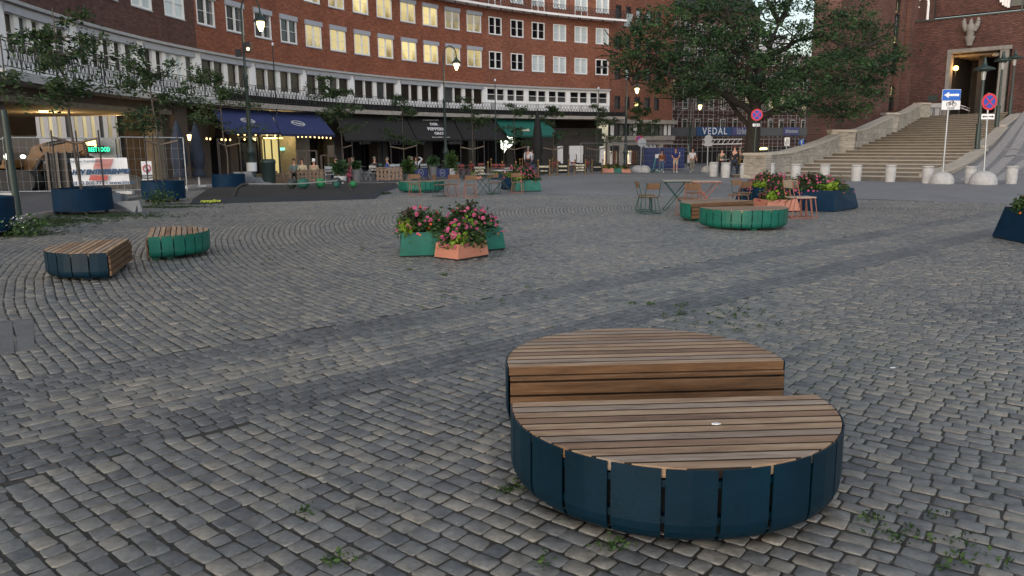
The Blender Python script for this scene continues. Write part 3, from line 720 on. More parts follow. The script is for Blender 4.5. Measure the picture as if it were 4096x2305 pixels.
# white beer-sign blob and bar details
def disc_sign(x, y, R_, pts, m, parent, name):
    t, z, P = fac(x,y,R_); T = Vector((-sin(radians(t)),cos(radians(t)),0))*-1; k = Vector((cos(radians(t)),sin(radians(t)),0))
    b = MB(); n = len(pts); vs = [P+T*a+Vector((0,0,c)) for a,c in pts]; vs2 = [v+k*.12 for v in vs]
    b.add(vs+vs2,[list(range(n)),list(range(n,2*n))[::-1]]+[(i,(i+1)%n,n+(i+1)%n,n+i) for i in range(n)]); return b.build(name,m,parent)
# ---- awnings: every one a thing
def awning(x0t, x1t, yt, x0b, x1b, yb, R_b, m, label, logos=(), drop=.0):
    ta, tb = fac(x0t,yt,58.9)[0], fac(x1t,yt,58.9)[0]; ca, za, _ = fac(x0b,yb[0],R_b); cb, zb, _ = fac(x1b,yb[1],R_b); zb_ = (za+zb)/2
    n = 10; vs = []
    for i in range(n+1):
        u = i/n; A = pol(ta+(tb-ta)*u,58.9,3.93); B = pol(ca+(cb-ca)*u,R_b,zb_)
        vs += [A, B, B-Vector((0,0,.16)), A-Vector((0,0,.04))]
    b = MB(); fs = []
    for i in range(n):
        for k in range(3): fs.append((4*i+k,4*i+4+k,4*i+4+k+1,4*i+k+1))
    b.add(vs,fs); c = pol((ca+cb)/2,R_b,gz(*pol((ca+cb)/2,R_b)[:2]))
    root = thing('awning',label,'awning',c)
    b.build('cloth',m,root)
    f = MB(); 
    for u in (.04,.35,.65,.96):
        A = pol(ta+(tb-ta)*u,58.9,3.7); B = pol(ca+(cb-ca)*u,R_b,zb_-.12); f.cyl(A,B,.03,n=5)
    A = [pol(ca+(cb-ca)*i/8,R_b,zb_-.04) for i in range(9)]; f.tube(A,.035,5); f.build('frame','iron',root)
    info = dict(root=root, at=lambda u,v: (pol(ta+(tb-ta)*u,58.9,3.93)*(1-v)+pol(ca+(cb-ca)*u,R_b,zb_)*v))
    return info
def on_awn(a, u, v, s, size, m='sign_white', name='lettering', shear=0, sx=1.0, spacing=1.0, rot=0, bold=.0):
    P = a['at'](u,v); X = (a['at'](u+.02,v)-a['at'](u-.02,v)).normalized(); U = (a['at'](u,v-.05)-a['at'](u,v+.05)).normalized()
    Nn = X.cross(U); 
    if Nn.y > 0: Nn = -Nn
    if rot: X, U = X*cos(rot)+U*sin(rot), U*cos(rot)-X*sin(rot)
    return text(name,s,size,m,a['root'],P+Nn*.05,X,U,.01,shear=shear,sx=sx,spacing=spacing,bold=bold)
def oval(a, u, v, rx, ry, m='sign_white', rot=0):
    P = a['at'](u,v); X = (a['at'](u+.02,v)-a['at'](u-.02,v)).normalized(); U = (a['at'](u,v-.05)-a['at'](u,v+.05)).normalized(); Nn = X.cross(U)
    if Nn.y > 0: Nn = -Nn
    X, U = X*cos(rot)+U*sin(rot), U*cos(rot)-X*sin(rot)
    b = MB(); pts = [P+Nn*.05+X*(rx*cos(t))+U*(ry*sin(t)) for t in [2*pi*i/24 for i in range(25)]]; b.tube(pts,.028,4); return b.build('logo_ring',m,a['root'])
a1 = awning(845,1078,(435),905,1120,(523,532),56.2,'awning_navy','navy blue awning with white oval logo, left one of the pair over the lit bar')
a2 = awning(1082,1272,(448),1124,1340,(532,541),56.2,'awning_navy','navy blue awning with white oval logo, right one next to the pale stone pier')
for a, u in ((a1,.50),(a2,.42)): oval(a,u,.55,.78,.42,rot=-.25); on_awn(a,u,.55,'Fridtjof',.42,shear=.3,rot=-.25,bold=.01)
b1 = awning(1345,1620,(458),1380,1665,(558,558),56.4,'awning_black','black restaurant awning, left bay without a crest')
b2 = awning(1624,1808,(464),1669,1850,(558,557),56.4,'awning_black','black restaurant awning with the white lettered crest, behind the middle street lamp')
b3 = awning(1812,1972,(472),1854,2036,(557,555),56.4,'awning_black','black restaurant awning, right bay beside the green awning')
on_awn(b2,.52,.34,'DER',.55,bold=.012); on_awn(b2,.53,.56,'PEPPERN',.62,bold=.012); on_awn(b2,.56,.76,'GROR',.55,bold=.012); on_awn(b2,.54,.93,'BAR & RESTAURANT',.22,spacing=1.2); on_awn(b2,.5,.14,'Grand tandoori & grill',.24,shear=.2,rot=.05)
g1 = awning(1976,2175,(476),2034,2240,(542,543),56.0,'awning_green','green awning with pale script logo over the bar')
on_awn(g1,.40,.70,'Bodil',.62,'cream_text',shear=.3,rot=.06,bold=.02)
# festoon bulbs
def festoon(pts, label, sag=.12):
    c = pts[0]; root = thing('string_lights',label,'string lights',(c.x,c.y,gz(c.x,c.y)))
    b = MB(); path = []
    for i in range(len(pts)-1):
        for j in range(4): u = j/4; p = pts[i].lerp(pts[i+1],u); path.append(p-Vector((0,0,sag*4*u*(1-u))))
    path.append(pts[-1]); b.tube(path,.012,4); b.build('cable','iron',root)
    for p in pts[1:]:
        q = MB(); q.ball((p.x,p.y,p.z-.10),.052,8,6,0,(1,1,1.3)); q.build('bulb','bulb_glow',root)
def ff(x,y,R_): return fac(x,y,R_)[2]
festoon([ff(x,y,56.3) for x,y in ((1180,536),(1192,541),(1208,541),(1224,541),(1241,542),(1258,543),(1276,545),(1290,545),(1306,546),(1322,547))],'string of glowing bulbs under the right navy awning')
festoon([ff(x,y,56.3) for x,y in ((930,530),(952,530),(978,532),(1022,533),(1068,535),(1100,537))],'string of glowing bulbs under the left navy awning')
festoon([ff(x,y,57.5) for x,y in ((806,546),(826,548),(840,549),(886,552),(902,553),(920,553),(978,552))],'string of small bulbs behind the young tree left of the navy awnings')
b = MB(); b.arc(CC,60.3,60.4,158.9,161.2,2.04,2.14); b.build('light_strip','strip_glow',B_mid)
# fascia lettering
for x, s, size in ((1460,'& BAR',.5),(1645,'DER PEPPERN GROR',.62),(1815,'& tandoori',.55)):
    t, z, P = fac(x,570,59.6); X = Vector((-sin(radians(t)),cos(radians(t)),0))*-1
    text('shop_lettering',s,size,'grey_box',B_mid,P,X,(0,0,1),.03,bold=.01)
# glowing blob sign of the bar
pts = [(-.75,.2),(-.72,-.55),(-.42,-.72),(-.36,-1.0),(-.22,-.75),(.5,-.4),(.85,-.15),(.82,.35),(.65,.8),(.45,.62),(.3,.9),(.1,.6),(-.1,.35),(-.3,.45),(-.5,.3)]
t_, z_, P_ = fac(2028,570,57.6); sg = thing('light_sign','glowing white cut-out sign hanging under the green awning','light sign',(P_.x,P_.y,gz(P_.x,P_.y)))
disc_sign(2028,570,57.6,pts,'white_glow',sg,'glowing_face')
b = MB(); b.cyl(P_+Vector((0,0,.6)),(P_.x+.2,P_.y+1.5,3.9),.03,n=5); b.cyl(P_+Vector((.5,0,.6)),(P_.x+.7,P_.y+1.5,3.9),.03,n=5); b.build('hanger','iron',sg)
for x0,x1,y0,y1,m,nm in ((2183,2202,600,640,'screen_glow','menu_screen'),(2183,2203,632,642,'white_glow','lit_panel'),(2098,2101,583,614,'strip_glow','light_strip'),(2190,2193,583,593,'lamp_orange','light_strip'),(2121,2133,602,622,'screen_glow','menu_screen'),(1123,1139,591,602,'exit_glow','exit_sign'),(1498,1508,588,594,'exit_glow','exit_sign')):
    ta, z1_, _ = fac(x0,y0,60.2); tb = fac(x1,y0,60.2)[0]; z0_ = fac(x0,y1,60.2)[1]
    q = MB(); q.arc(CC,60.2,60.26,tb,ta,z0_,z1_); q.build(nm,m,B_mid)
point('lobby_lamp',pol(160.2,59.6,2.2),60,(1,.78,.35),.3,B_mid)
point('bar_lamp',pol(163.5,58.0,1.9),12,(1,.7,.35),.3,B_mid)

# ---- street passage on the left: lit soffit, beam, far street beyond
q = MB(); q.arc(CC,59.3,70,172.3,189.5,3.35,3.6); q.build('passage_ceiling','pier',B_left)
q = MB(); q.arc(CC,69.6,70.6,170.5,189.5,2.3,3.6); q.build('beam','dark_wall',B_left)
q = MB(); q.arc(CC,59.35,59.9,172.3,189.5,3.6,4.0); q.build('beam','brown_wall',B_left)
for th_, dr_ in ((171.5,(-.40,1)),(186.3,(-.64,1))):
    A_ = pol(th_,59.9); d_ = Vector((*dr_,0)).normalized(); q = MB(); q.slab(A_,d_,0,13,-1.2,3.6,-.25,.25); q.build('passage_wall','dark_panel',B_left)
for x, y in ((165,353),(650,402)):
    t, z, P = fac(x,y,62); l = inst('soffit_lamp',('sl',),lambda: MB().cyl((0,0,0),(0,0,.08),.22,n=12),'lamp_glow',B_left,(P.x,P.y,3.25))
point('passage_lamp',tuple(fac(200,360,63)[2][:2])+(2.9,),190,(1,.66,.28),.3,B_left)
point('passage_lamp',tuple(fac(470,400,63)[2][:2])+(2.9,),130,(1,.62,.26),.3,B_left)
# house across the street behind the passage
P0 = AY(150,620,62); D = Vector((1,.30,0)).normalized(); wh = thing('white_house','pale grey house with a row of tall lit windows seen through the passage','building',(P0.x,P0.y,gz(P0.x,P0.y)))
def pl(P0, D, x, y): s, z, P = onpl(x,y,(P0.x,P0.y),(D.x,D.y)); return s, z
s0 = pl(P0,D,150,500)[0]; s1 = pl(P0,D,455,500)[0]; zt = 5.6; zw0 = pl(P0,D,250,552)[1]
q = MB(); q.slab(P0,D,s0,s1,-2,zw0,0,.4); q.slab(P0,D,s0,s1,zw0+1.9,9,0,.4); n = 9
for i in range(n+1): s = s0+(s1-s0)*i/n; q.slab(P0,D,s-.16,s+.16,zw0,zw0+1.9,0,.3)
q.build('wall','grey_box',wh); q = MB(); q.slab(P0,D,s0-9,s0,-2,9,1.0,1.4); q.slab(P0,D,s1,s1+14,-2,9,1.6,2.0); q.build('wall','dark_panel',wh)
for i in range(n):
    a = s0+(s1-s0)*i/n+.16; c = s0+(s1-s0)*(i+1)/n-.16; q = MB(); q.slab(P0,D,a,c,zw0,zw0+1.9,.15,.2); wv = q.build('window','window_lit_dim' if i%4 != 3 else 'glass_half',wh)
q = MB(); q.slab(P0,D,s0-9,s0-.1,-2,1.2,.2,.9); q.build('dark_shop','dark_wall',wh)
q = MB(); s = pl(P0,D,345,600)[0]; z = pl(P0,D,345,600)[1]; 
def wsign():
    r = thing('neon_sign','green neon sign reading street food with a yellow lit box above, beyond the banner','sign',(P0+D*pl(P0,D,376,598)[0]).to_tuple()[:2]+(gz(P0.x,P0.y),))
    a = pl(P0,D,343,590); c = pl(P0,D,420,608); m = ((a[0]+c[0])/2,(a[1]+c[1])/2); nrm = Vector((D.y,-D.x,0))
    q = MB(); q.slab(P0,D,a[0]-.1,c[0]+.1,c[1]-.1,a[1]+.1,-.9,-.6); q.build('box','black_cloth',r)
    P = P0+D*m[0]+nrm*.93; text('lettering','TAMSTREET FOOD',(a[1]-c[1])*1.25,'neon_green',r,(P.x,P.y,m[1]),D,(0,0,1),.02,sx=.62,bold=.01)
    a = pl(P0,D,344,558); c = pl(P0,D,395,587); q = MB(); q.slab(P0,D,a[0],c[0],c[1],a[1],-.9,-.6); q.build('box','black_cloth',r)
    q = MB(); zz = (a[1]+c[1])/2
    for i in range(9): ss = a[0]+(c[0]-a[0])*(i+.5)/9; q.slab(P0,D,ss-.05,ss+.05,c[1]+.08,a[1]-.08,-.94,-.91)
    q.slab(P0,D,c[0]-.12,c[0],c[1],a[1],-.95,-.91); q.build('tubes','strip_glow',r)
wsign()
# ---------------------------------------------------------------- brick house along the side street (right of the crescent)
def plane_uv(P0, D): return lambda v: ((v.x-P0.x)*D.x+(v.y-P0.y)*D.y, v.z)
P0 = Vector((11.0,90.7,0)); P1 = AY(2689,480,98.5); P1.z = 0; D = (P1-P0).normalized(); LN = (P1-P0).length
sb = thing('street_building','brick house turning down the side street with narrow dark windows over a fashion shop','building',(P0.x,P0.y,gz(P0.x,P0.y)))
def sz(x,y): return pl(P0,D,x,y)
cols = []
for xa, xb in ((2458,2482),(2499,2520),(2538,2561),(2578,2602),(2617,2638)): cols.append((sz(xa,400)[0],sz(xb,400)[0]))
zr = [sz(2540,440)[1], sz(2540,388)[1]]; h = zr[1]-zr[0]; step = 3.25
w = MB(); zt = sz(2560,480)[1]; z = zt
rows = [(zr[0]+step*i, zr[0]+step*i+h) for i in range(5)]
for a, b_ in rows:
    w.slab(P0,D,0,LN,z,a,0,.4); s = 0
    for c in cols: w.slab(P0,D,s,c[0],a,b_,0,.4); s = c[1]
    w.slab(P0,D,s,LN,a,b_,0,.4); z = b_
w.slab(P0,D,0,LN,z,z+2,0,.4); w.slab(P0,D,LN-.4,LN,-1.5,z+2,.41,9)
w.build('wall','brick_street',sb,uvf=plane_uv(P0,D))
for r,(a,b_) in enumerate(rows):
    for i,c in enumerate(cols):
        f = MB(); f.slab(P0,D,c[0],c[0]+.13,a,b_,.05,.3); f.slab(P0,D,c[1]-.13,c[1],a,b_,.05,.3); f.slab(P0,D,c[0]+.13,c[1]-.13,b_-.22,b_,.05,.3); f.slab(P0,D,c[0]+.13,c[1]-.13,a,a+.08,.05,.3)
        fo = f.build('window','iron',sb); g = MB(); g.slab(P0,D,c[0]+.13,c[1]-.13,a+.08,b_-.22,.2,.24); g.build('pane','painted_sky_pane' if (r,i) in ((3,2),(3,3),(4,1),(4,2),(1,1)) else 'glass_half',fo)
        if r == 0 and i == 2: q = MB(); m_ = (c[0]+c[1])/2; q.slab(P0,D,m_-.3,m_+.3,b_-1.0,b_-.6,.14,.18); q.build('ceiling_lamp','strip_glow',fo)
bz = [sz(2560,496)[1], sz(2560,544)[1], sz(2560,562)[1], sz(2560,580)[1]]
q = MB(); q.slab(P0,D,-.1,LN+.4,bz[0],zt,-.5,.4); q.slab(P0,D,-.1,LN+.2,bz[2],bz[1],-.35,.4); q.build('concrete_band','concrete',sb)
# strip of tall panes and white panels
xs = list(np.linspace(0.15,LN-.1,15)); kinds = ['white_paint','glass_half','curtain','glass_dark','curtain','white_paint','glass_dark','curtain','glass_half','curtain','glass_half','curtain','white_paint','white_paint']
f = MB(); f.slab(P0,D,0,LN,bz[1],bz[1]+.06,-.04,.2); f.slab(P0,D,0,LN,bz[0]-.06,bz[0],-.04,.2)
for s in xs: f.slab(P0,D,s-.05,s+.05,bz[1]+.06,bz[0]-.06,-.04,.2)
f.build('strip_frame','iron',sb)
for i,k in enumerate(kinds): q = MB(); q.slab(P0,D,xs[i]+.05,xs[i+1]-.05,bz[1]+.06,bz[0]-.06,.04,.1); q.build('pane',k,sb)
q = MB(); q.slab(P0,D,-.1,LN+.2,bz[3],bz[2],-.1,.5)
g0 = gz(P0.x,P0.y)-.5
for xa, xb in ((2434,2437),(2477,2497),(2635,2650)):
    a, c = sz(xa,600)[0], sz(xb,600)[0]; q.slab(P0,D,a,c,g0,bz[3],-.1,.5)
q.build('pillar','concrete',sb)
for xa, xb in ((2436,2475),(2500,2557)):
    a, c = sz(xa,620)[0], sz(xb,620)[0]; z1 = bz[3]-.05; z0 = sz(2460,660)[1]
    f = MB(); f.slab(P0,D,a,c,z0-.15,z0,.0,.2); f.slab(P0,D,a,c,z1-.6,z1,.0,.2); f.slab(P0,D,a,a+.08,z0,z1,0,.2); f.slab(P0,D,c-.08,c,z0,z1,0,.2)
    fo = f.build('shop_window','iron',sb); g = MB(); g.slab(P0,D,a,c,z0,z1-.6,1.2,1.25); g.build('lit_room','shop_lit',fo)
    for u in (.3,.62):
        s = a+(c-a)*u; P = P0+D*s+Vector((-D.y,D.x,0))*.6; m = MB(); m.lathe([(.16,0),(.18,.5),(.13,.8),(.22,1.15),(.2,1.3),(.06,1.36),(.06,1.42),(.1,1.5),(.1,1.62),(.03,1.7)],(P.x,P.y,z0+.1),8); m.build('mannequin','white_paint',fo)
a, c = sz(2580,580), sz(2622,592); q = MB(); q.slab(P0,D,sz(2557,600)[0],sz(2635,600)[0],g0,bz[3],.3,.5); q.build('shop_wall','dark_wall',sb)
P = P0+D*((a[0]+c[0])/2)+Vector((D.y,-D.x,0))*.0; text('shop_lettering','AUKA',.72,'sign_white',sb,(P.x,P.y,(a[1]+c[1])/2),D,(0,0,1),.02,bold=.02,sx=1.1)
# open tilted window
s, z, P = onpl(2512,85,(P0.x,P0.y),(D.x,D.y)); q = MB(); Mx = Matrix.Rotation(atan2(D.y,D.x),3,'Z')@Matrix.Rotation(.35,3,'X')
q.box((P.x,P.y-.25,z),(1.0,.05,1.5),M=Mx); q.build('open_sash','painted_sky_pane',sb)

# ---------------------------------------------------------------- scaffolded church-street building
P0s = AY(2690,500,112); P0s.z = 0; P1s = AY(3300,500,128); P1s.z = 0; Ds = (P1s-P0s).normalized(); LS = (P1s-P0s).length
cb = thing('scaffolded_building','red brick building wrapped in scaffolding behind the big tree','building',(P0s.x,P0s.y,gz(P0s.x,P0s.y)))
def ss(x,y): return pl(P0s,Ds,x,y)
w = MB(); w.slab(P0s,Ds,-3,LS*.6,-2.5,20,2.6,3.2); w.slab(P0s,Ds,LS*.6,LS+2,-2.5,14.5,2.6,3.2); w.build('wall','brick_hall',cb,uvf=plane_uv(P0s,Ds))
b = MB(); zA = ss(2800,595)[1]; b.slab(P0s,Ds,-3,LS+2,-2.2,zA,2.2,2.55); b.build('shop_front','dark_wall',cb)
n = 13
for r in range(5):
    for i in range(n):
        if i > 7 and r > 3: continue
        s = -1+(LS+1)*i/n; z = zA+2.3+r*3.3; lit = (i > 6 and r == 1) or (r == 2 and i == 1) 
        f = MB(); f.slab(P0s,Ds,s,s+1.0,z,z+1.9,2.5,2.59); fo = f.build('window','white_frame',cb)
        g = MB(); g.slab(P0s,Ds,s+.12,s+.88,z+.12,z+1.8,2.46,2.49); g.build('pane','window_lit_dim' if lit else 'glass_dark',fo)
roof = MB(); v = [P0s+Ds*(-3), P0s+Ds*(LS*.6)]; nn = Vector((-Ds.y,Ds.x,0))
roof.add([v[0]+nn*2.2+Vector((0,0,20)),v[1]+nn*2.2+Vector((0,0,20)),v[1]+nn*6+Vector((0,0,24)),v[0]+nn*6+Vector((0,0,24)),v[0]+nn*9+Vector((0,0,20)),v[1]+nn*9+Vector((0,0,20))],[(0,1,2,3),(3,2,5,4),(0,3,4),(1,5,2)])
roof.build('roof','dark_wall',cb)
sc = thing('scaffolding','grey tube scaffolding in many tiers with grey sheeting and blue banners across its foot','scaffolding',(P0s.x,P0s.y,gz(P0s.x,P0s.y)))
f = MB(); tiers = [ -1.9+2.05*i for i in range(10)]
npost = 18
for i in range(npost+1):
    s = -2+(LS+3)*i/npost
    for t in (0.0,1.0):
        P = P0s+Ds*s+nn*t; f.cyl((P.x,P.y,-2.2),(P.x,P.y,(17.5 if i < 11 else 14)+((i*7)%3)*.5),.045,n=4)
f.build('standard','scaffold',sc)
f = MB()
for z in tiers[1:]:
    for dz in (0,.5,1.0):
        A = P0s+Ds*(-2)-nn*.05; B = P0s+Ds*(LS+1 if z < 13 else LS*.6)-nn*.05; f.cyl((A.x,A.y,z+dz),(B.x,B.y,z+dz),.032,n=4)
for z in tiers[2::2]:                                     # lattice girders
    for k in range(34):
        s = -2+(LS+3)*k/34; A = P0s+Ds*s-nn*.07; B = P0s+Ds*(s+(LS+3)/68)-nn*.07; C_ = P0s+Ds*(s+(LS+3)/34)-nn*.07
        f.cyl((A.x,A.y,z-.5),(B.x,B.y,z-.02),.028,n=4); f.cyl((B.x,B.y,z-.02),(C_.x,C_.y,z-.5),.028,n=4)
    A = P0s+Ds*(-2)-nn*.07; B = P0s+Ds*(LS+1)-nn*.07; f.cyl((A.x,A.y,z-.5),(B.x,B.y,z-.5),.035,n=4)
for k in range(9):
    s = -1+k*4.2; z = tiers[(k*2)%7+2]; A = P0s+Ds*s-nn*.1; B = P0s+Ds*(s+3)-nn*.1; f.cyl((A.x,A.y,z),(B.x,B.y,z+4.1),.035,n=4)
f.build('ledger','scaffold',sc)
f = MB()
for z in tiers[1:]: f.slab(P0s,Ds,-2,LS+1 if z < 13 else LS*.6,z-.06,z,.05,.95)
f.build('deck','plank',sc)
zb0, zb1 = ss(2850,543)[1], ss(2850,512)[1]
q = MB(); q.slab(P0s,Ds,-2.5,LS+1,zb0-.05,zb1+.05,-.22,-.16); q.build('sheeting','tarp_grey',sc)
def ban(xa, xb, m, off=.0):
    a, c = ss(xa,520)[0], ss(xb,520)[0]; q = MB(); q.slab(P0s,Ds,a,c,zb0,zb1+.1,-.30-off,-.25-off); return q.build('banner',m,sc), (a+c)/2
ban(2781,2920,'vedal_blue'); ban(2922,3010,'vedal_purple'); ban(3128,3190,'vedal_purple')
for x, s_, sz_, m_ in ((2852,'VEDAL',1.35,'sign_white'),(2970,'kirkestr',1.35,'grey_box'),(3159,'kirkestuene',.8,'grey_box')):
    a = ss(x,527); P = P0s+Ds*a[0]-nn*.36; text('lettering',s_,sz_,m_,sc,(P.x,P.y,(zb0+zb1)/2+.05),Ds,(0,0,1),.01,spacing=1.25 if s_=='VEDAL' else 1,bold=.02,sx=1 if s_=='VEDAL' else .72)
q = MB(); a, c = ss(2800,577), ss(2958,557); q.slab(P0s,Ds,a[0],c[0],a[1]-.1,a[1]+.05,-.5,-.4); q.slab(P0s,Ds,a[0],c[0],c[1]-.05,c[1]+.05,-.5,-.4)
for k in range(8): s = a[0]+(c[0]-a[0])*k/8; e_ = (c[0]-a[0])/8; A = P0s+Ds*s-nn*.45; B = P0s+Ds*(s+e_*.6)-nn*.45; q.cyl((A.x,A.y,a[1]),(B.x,B.y,c[1]),.05,n=4)
q.build('girder','white_frame',sc)
for x, y in ((3030,597),(3052,597),(3076,595)):
    a = ss(x,y); P = P0s+Ds*a[0]+nn*1.0; r = MB(); r.box((P.x,P.y,a[1]),(.9,.3,.3)); tag(r.build('work_lamp','lamp_glow'),'glowing work lamp on the scaffold foot, %s in the row beside the tree trunk'%('left one' if x==3030 else 'middle one' if x==3052 else 'right one'),'lamp','work lamps under the scaffold')
# far building top + lights peeping through the crown
q = MB(); a = AY(3120,100,170); bb = thing('distant_building','distant grey building glimpsed through the gap in the tree crown','building',(a.x,a.y,gz(a.x,a.y)))
P = AY(3125,70,170); q.bbox((P.x-10,170,-2),(P.x+1.5,180,AY(3125,150,170).z)); q.build('wall','grey_box',bb)
q = MB(); zd_ = AY(3125,150,170).z; q.add([(P.x-10.3,169.7,zd_+.05),(P.x+1.8,169.7,zd_+.05),(P.x+1.8,180,zd_+.05),(P.x-10.3,180,zd_+.05),(P.x-5,175,zd_+2)],[(0,1,4),(1,2,4),(2,3,4),(3,0,4),(0,3,2,1)]); q.build('roof','dark_wall',bb)

# ---------------------------------------------------------------- city hall: tower wall, wing with portal
T0 = AY(3287,380,74); T0.z = 0; T1 = Vector((43.9,88.3,0)); DT = (T1-T0).normalized(); LT = (T1-T0).length
ch = thing('city_hall','tall dark red brick hall with slim recessed windows and a stone-framed portal','building',(T0.x,T0.y,gz(T0.x,T0.y)))
def tz(x,y): return pl(T0,DT,x,y)
ra, rb = tz(3546,300)[0], tz(3625,300)[0]
w = MB(); w.slab(T0,DT,0,ra,-2,34,0,1.2); w.slab(T0,DT,rb,LT+3,-2,34,0,1.2); w.slab(T0,DT,ra,rb,-2,tz(3560,455)[1],0.3,1.2); w.slab(T0,DT,ra,rb,-2,34,.9,1.2)
w.slab(T0,Vector((.52,.854,0)),0,16,-2,34,-1.2,0)
wa, wb = tz(3577,300)[0], tz(3602,300)[0]
w.slab(T0,DT,ra+.35,wa,-1,34,.35,.9); w.slab(T0,DT,wb+.1,rb-.35,-1,34,.35,.9)
w.build('wall','brick_hall',ch,uvf=plane_uv(T0,DT))
for y0, y1, m in ((-60,-10,'window_lit'),(-10,38,'window_lit_dim'),(48,135,'painted_sky_pane'),(135,165,'window_lit'),(170,290,'glass_half'),(252,262,'lamp_glow'),(340,378,'window_lit'),(385,440,'glass_dark')):
    z1, z0 = tz(3590,y0)[1], tz(3590,y1)[1]
    if m == 'lamp_glow': continue
    f = MB(); f.slab(T0,DT,wa,wa+.12,z0,z1,.55,.8); f.slab(T0,DT,wb-.02,wb+.1,z0,z1,.55,.8); f.slab(T0,DT,wa+.12,wb-.02,z1-.12,z1,.55,.8); f.slab(T0,DT,(wa+wb)/2,(wa+wb)/2+.06,z0,z1-.12,.56,.78)
    fo = f.build('window','iron',ch); g = MB(); g.slab(T0,DT,wa,wb,z0,z1,.82,.86); g.build('pane',m,fo)
# wing
W0 = AY(3622,300,87.5); W0.z = 0; W1 = AY(4075,300,80.2); W1.z = 0; DW = (W1-W0).normalized(); LW = (W1-W0).length
def wz(x,y): return pl(W0,DW,x,y)
ztop = (wz(3640,92)[1]+wz(4040,52)[1])/2; zpl = 3.95
pa, pb = wz(3784,300)[0], wz(4049,200)[0]; pz = (wz(3790,200)[1]+wz(4030,182)[1])/2
w = MB(); w.slab(W0,DW,-.3,pa,-1,ztop,0,1.2); w.slab(W0,DW,pa,pb,pz,ztop,0,1.2); w.slab(W0,DW,pb,LW+1,-1,ztop,0,1.2)
w.slab(W0,DW,-.3,.6,-1,ztop,1.21,6)
w.slab(W0,DW,-1,LW+16,ztop+1.0,34,5.2,6.2)           # hall wall stepping back above the wing
w.build('wing_wall','brick_wing',ch,uvf=plane_uv(W0,DW))
# plinth of dark brick cube shape ends with side wall
q = MB(); q.slab(W0,DW,-.4,LW+1.1,ztop,ztop+.14,-.15,6); q.build('parapet','green_iron',ch)
# portal frame, side wall and ceiling inside, stone column
cl, cr = wz(3993,300)[0], wz(4028,300)[0]
q = MB(); q.slab(W0,DW,pa,pa+.36,zpl-.3,pz-.36,-.14,.8); q.slab(W0,DW,pa,pb,pz-.36,pz,-.18,.8); q.slab(W0,DW,cl,cr,zpl-.3,pz-.36,-.05,1.1)
for k in range(3): c = cr+.45+k*.62; q.slab(W0,DW,c,c+.28,zpl-.3,pz-.36,.3,1.2)
q.build('portal_frame','stone_grey',ch)
q = MB(); q.slab(W0,DW,pa-.3,pb+.2,zpl,pz+.4,9,9.4); q.slab(W0,DW,pa-.3,pb+.2,pz-.4,pz+.2,1.3,9.0); q.slab(W0,DW,pa-.35,pa-.02,zpl-1,pz,1.3,9); q.slab(W0,DW,pa+2.0,pa+2.5,zpl,pz,3.6,9.0); q.slab(W0,DW,pb-.3,pb+.3,zpl,pz,1.3,9)
q.build('porch','dark_wall',ch)
q = MB()
for k in range(4): q.slab(W0,DW,pa+.1,pb-.1,pz-.62,pz-.42,1.8+k*1.8,2.1+k*1.8)
q.build('ceiling_beam','pier',ch)
a = wz(3798,270); P = W0+DW*(a[0]+.15)+Vector((-DW.y,DW.x,0))*1.6; q = MB(); q.ball((P.x,P.y,a[1]),.26,12,8); q.build('porch_lamp','lamp_orange',ch); q = MB(); q.cyl((P.x,P.y,a[1]-.8),(P.x,P.y,a[1]-.25),.05,.09,6); q.build('lamp_bracket','iron',ch)
point('porch_light',(P.x,P.y-.7,a[1]),90,(1,.5,.15),.2,ch)
a = wz(3965,212); P = W0+DW*a[0]+Vector((-DW.y,DW.x,0))*2.0; q = MB(); q.ball((P.x,P.y,a[1]),.4,10,6,0,(1,1,.6)); q.build('ceiling_lamp','concrete_pale',ch)
# winged figure on its console
a = wz(3886,150); P = W0+DW*a[0]-Vector((-DW.y,DW.x,0))*.55; zz = [wz(3886,y)[1] for y in (185,148,125,98,80)]
q = MB(); q.lathe([(.28,zz[0]),(.36,zz[0]+.4),(.5,zz[1]-.2),(.55,zz[1])],(P.x,P.y,0),6); q.build('console','stone_grey',ch)
q = MB(); q.lathe([(.34,zz[1]),(.38,zz[1]+.5),(.45,zz[2]),(.42,zz[2]+.5),(.2,zz[3]+.05),(.18,zz[3]+.25),(.05,zz[3]+.5)],(P.x,P.y,0),8)
for s_ in (-1,1): q.tube([P+DW*(s_*.3)+Vector((0,0,zz[2])),P+DW*(s_*.52)+Vector((0,0,zz[3]-.3)),P+DW*(s_*.66)+Vector((0,0,zz[3]+.2)),P+DW*(s_*.60)+Vector((0,0,zz[3]+.55))],[.28,.27,.22,.10],6)
q.build('winged_figure','stone_grey',ch)
a = wz(3731,394); q = MB(); q.slab(W0,DW,a[0]-.45,a[0]+.45,a[1]-.3,a[1]+.3,-.06,-.005); q.build('plaque','green_iron',ch)
for x0,y0,y1,m in ((3672,0,83,'green_iron'),(4032,0,50,'green_iron')):
    q = MB(); s = wz(x0,50)[0]; q.slab(W0,DW,s,s+.15,ztop+.2,34,4.9,5.1); q.build('drain_pipe',m,ch)
for k,(x,y0,y1) in enumerate(((3945,-20,30),(3955,-5,42),(3966,5,48),(3977,18,52))):
    z1, z0 = wz(x,y0)[1]+1.2, wz(x,y1)[1]+1.0; s = wz(x,30)[0]; q = MB(); q.slab(W0,DW,s,s+.22,z0,z1,4.7,5.0); q.build('white_rail','sign_white',ch)
q = MB(); s = wz(3990,10)[0]; q.slab(W0,DW,s,s+1.9,wz(4000,44)[1]+1,wz(4000,-30)[1]+1,5.0,5.15); q.build('dark_opening','glass_dark',ch)
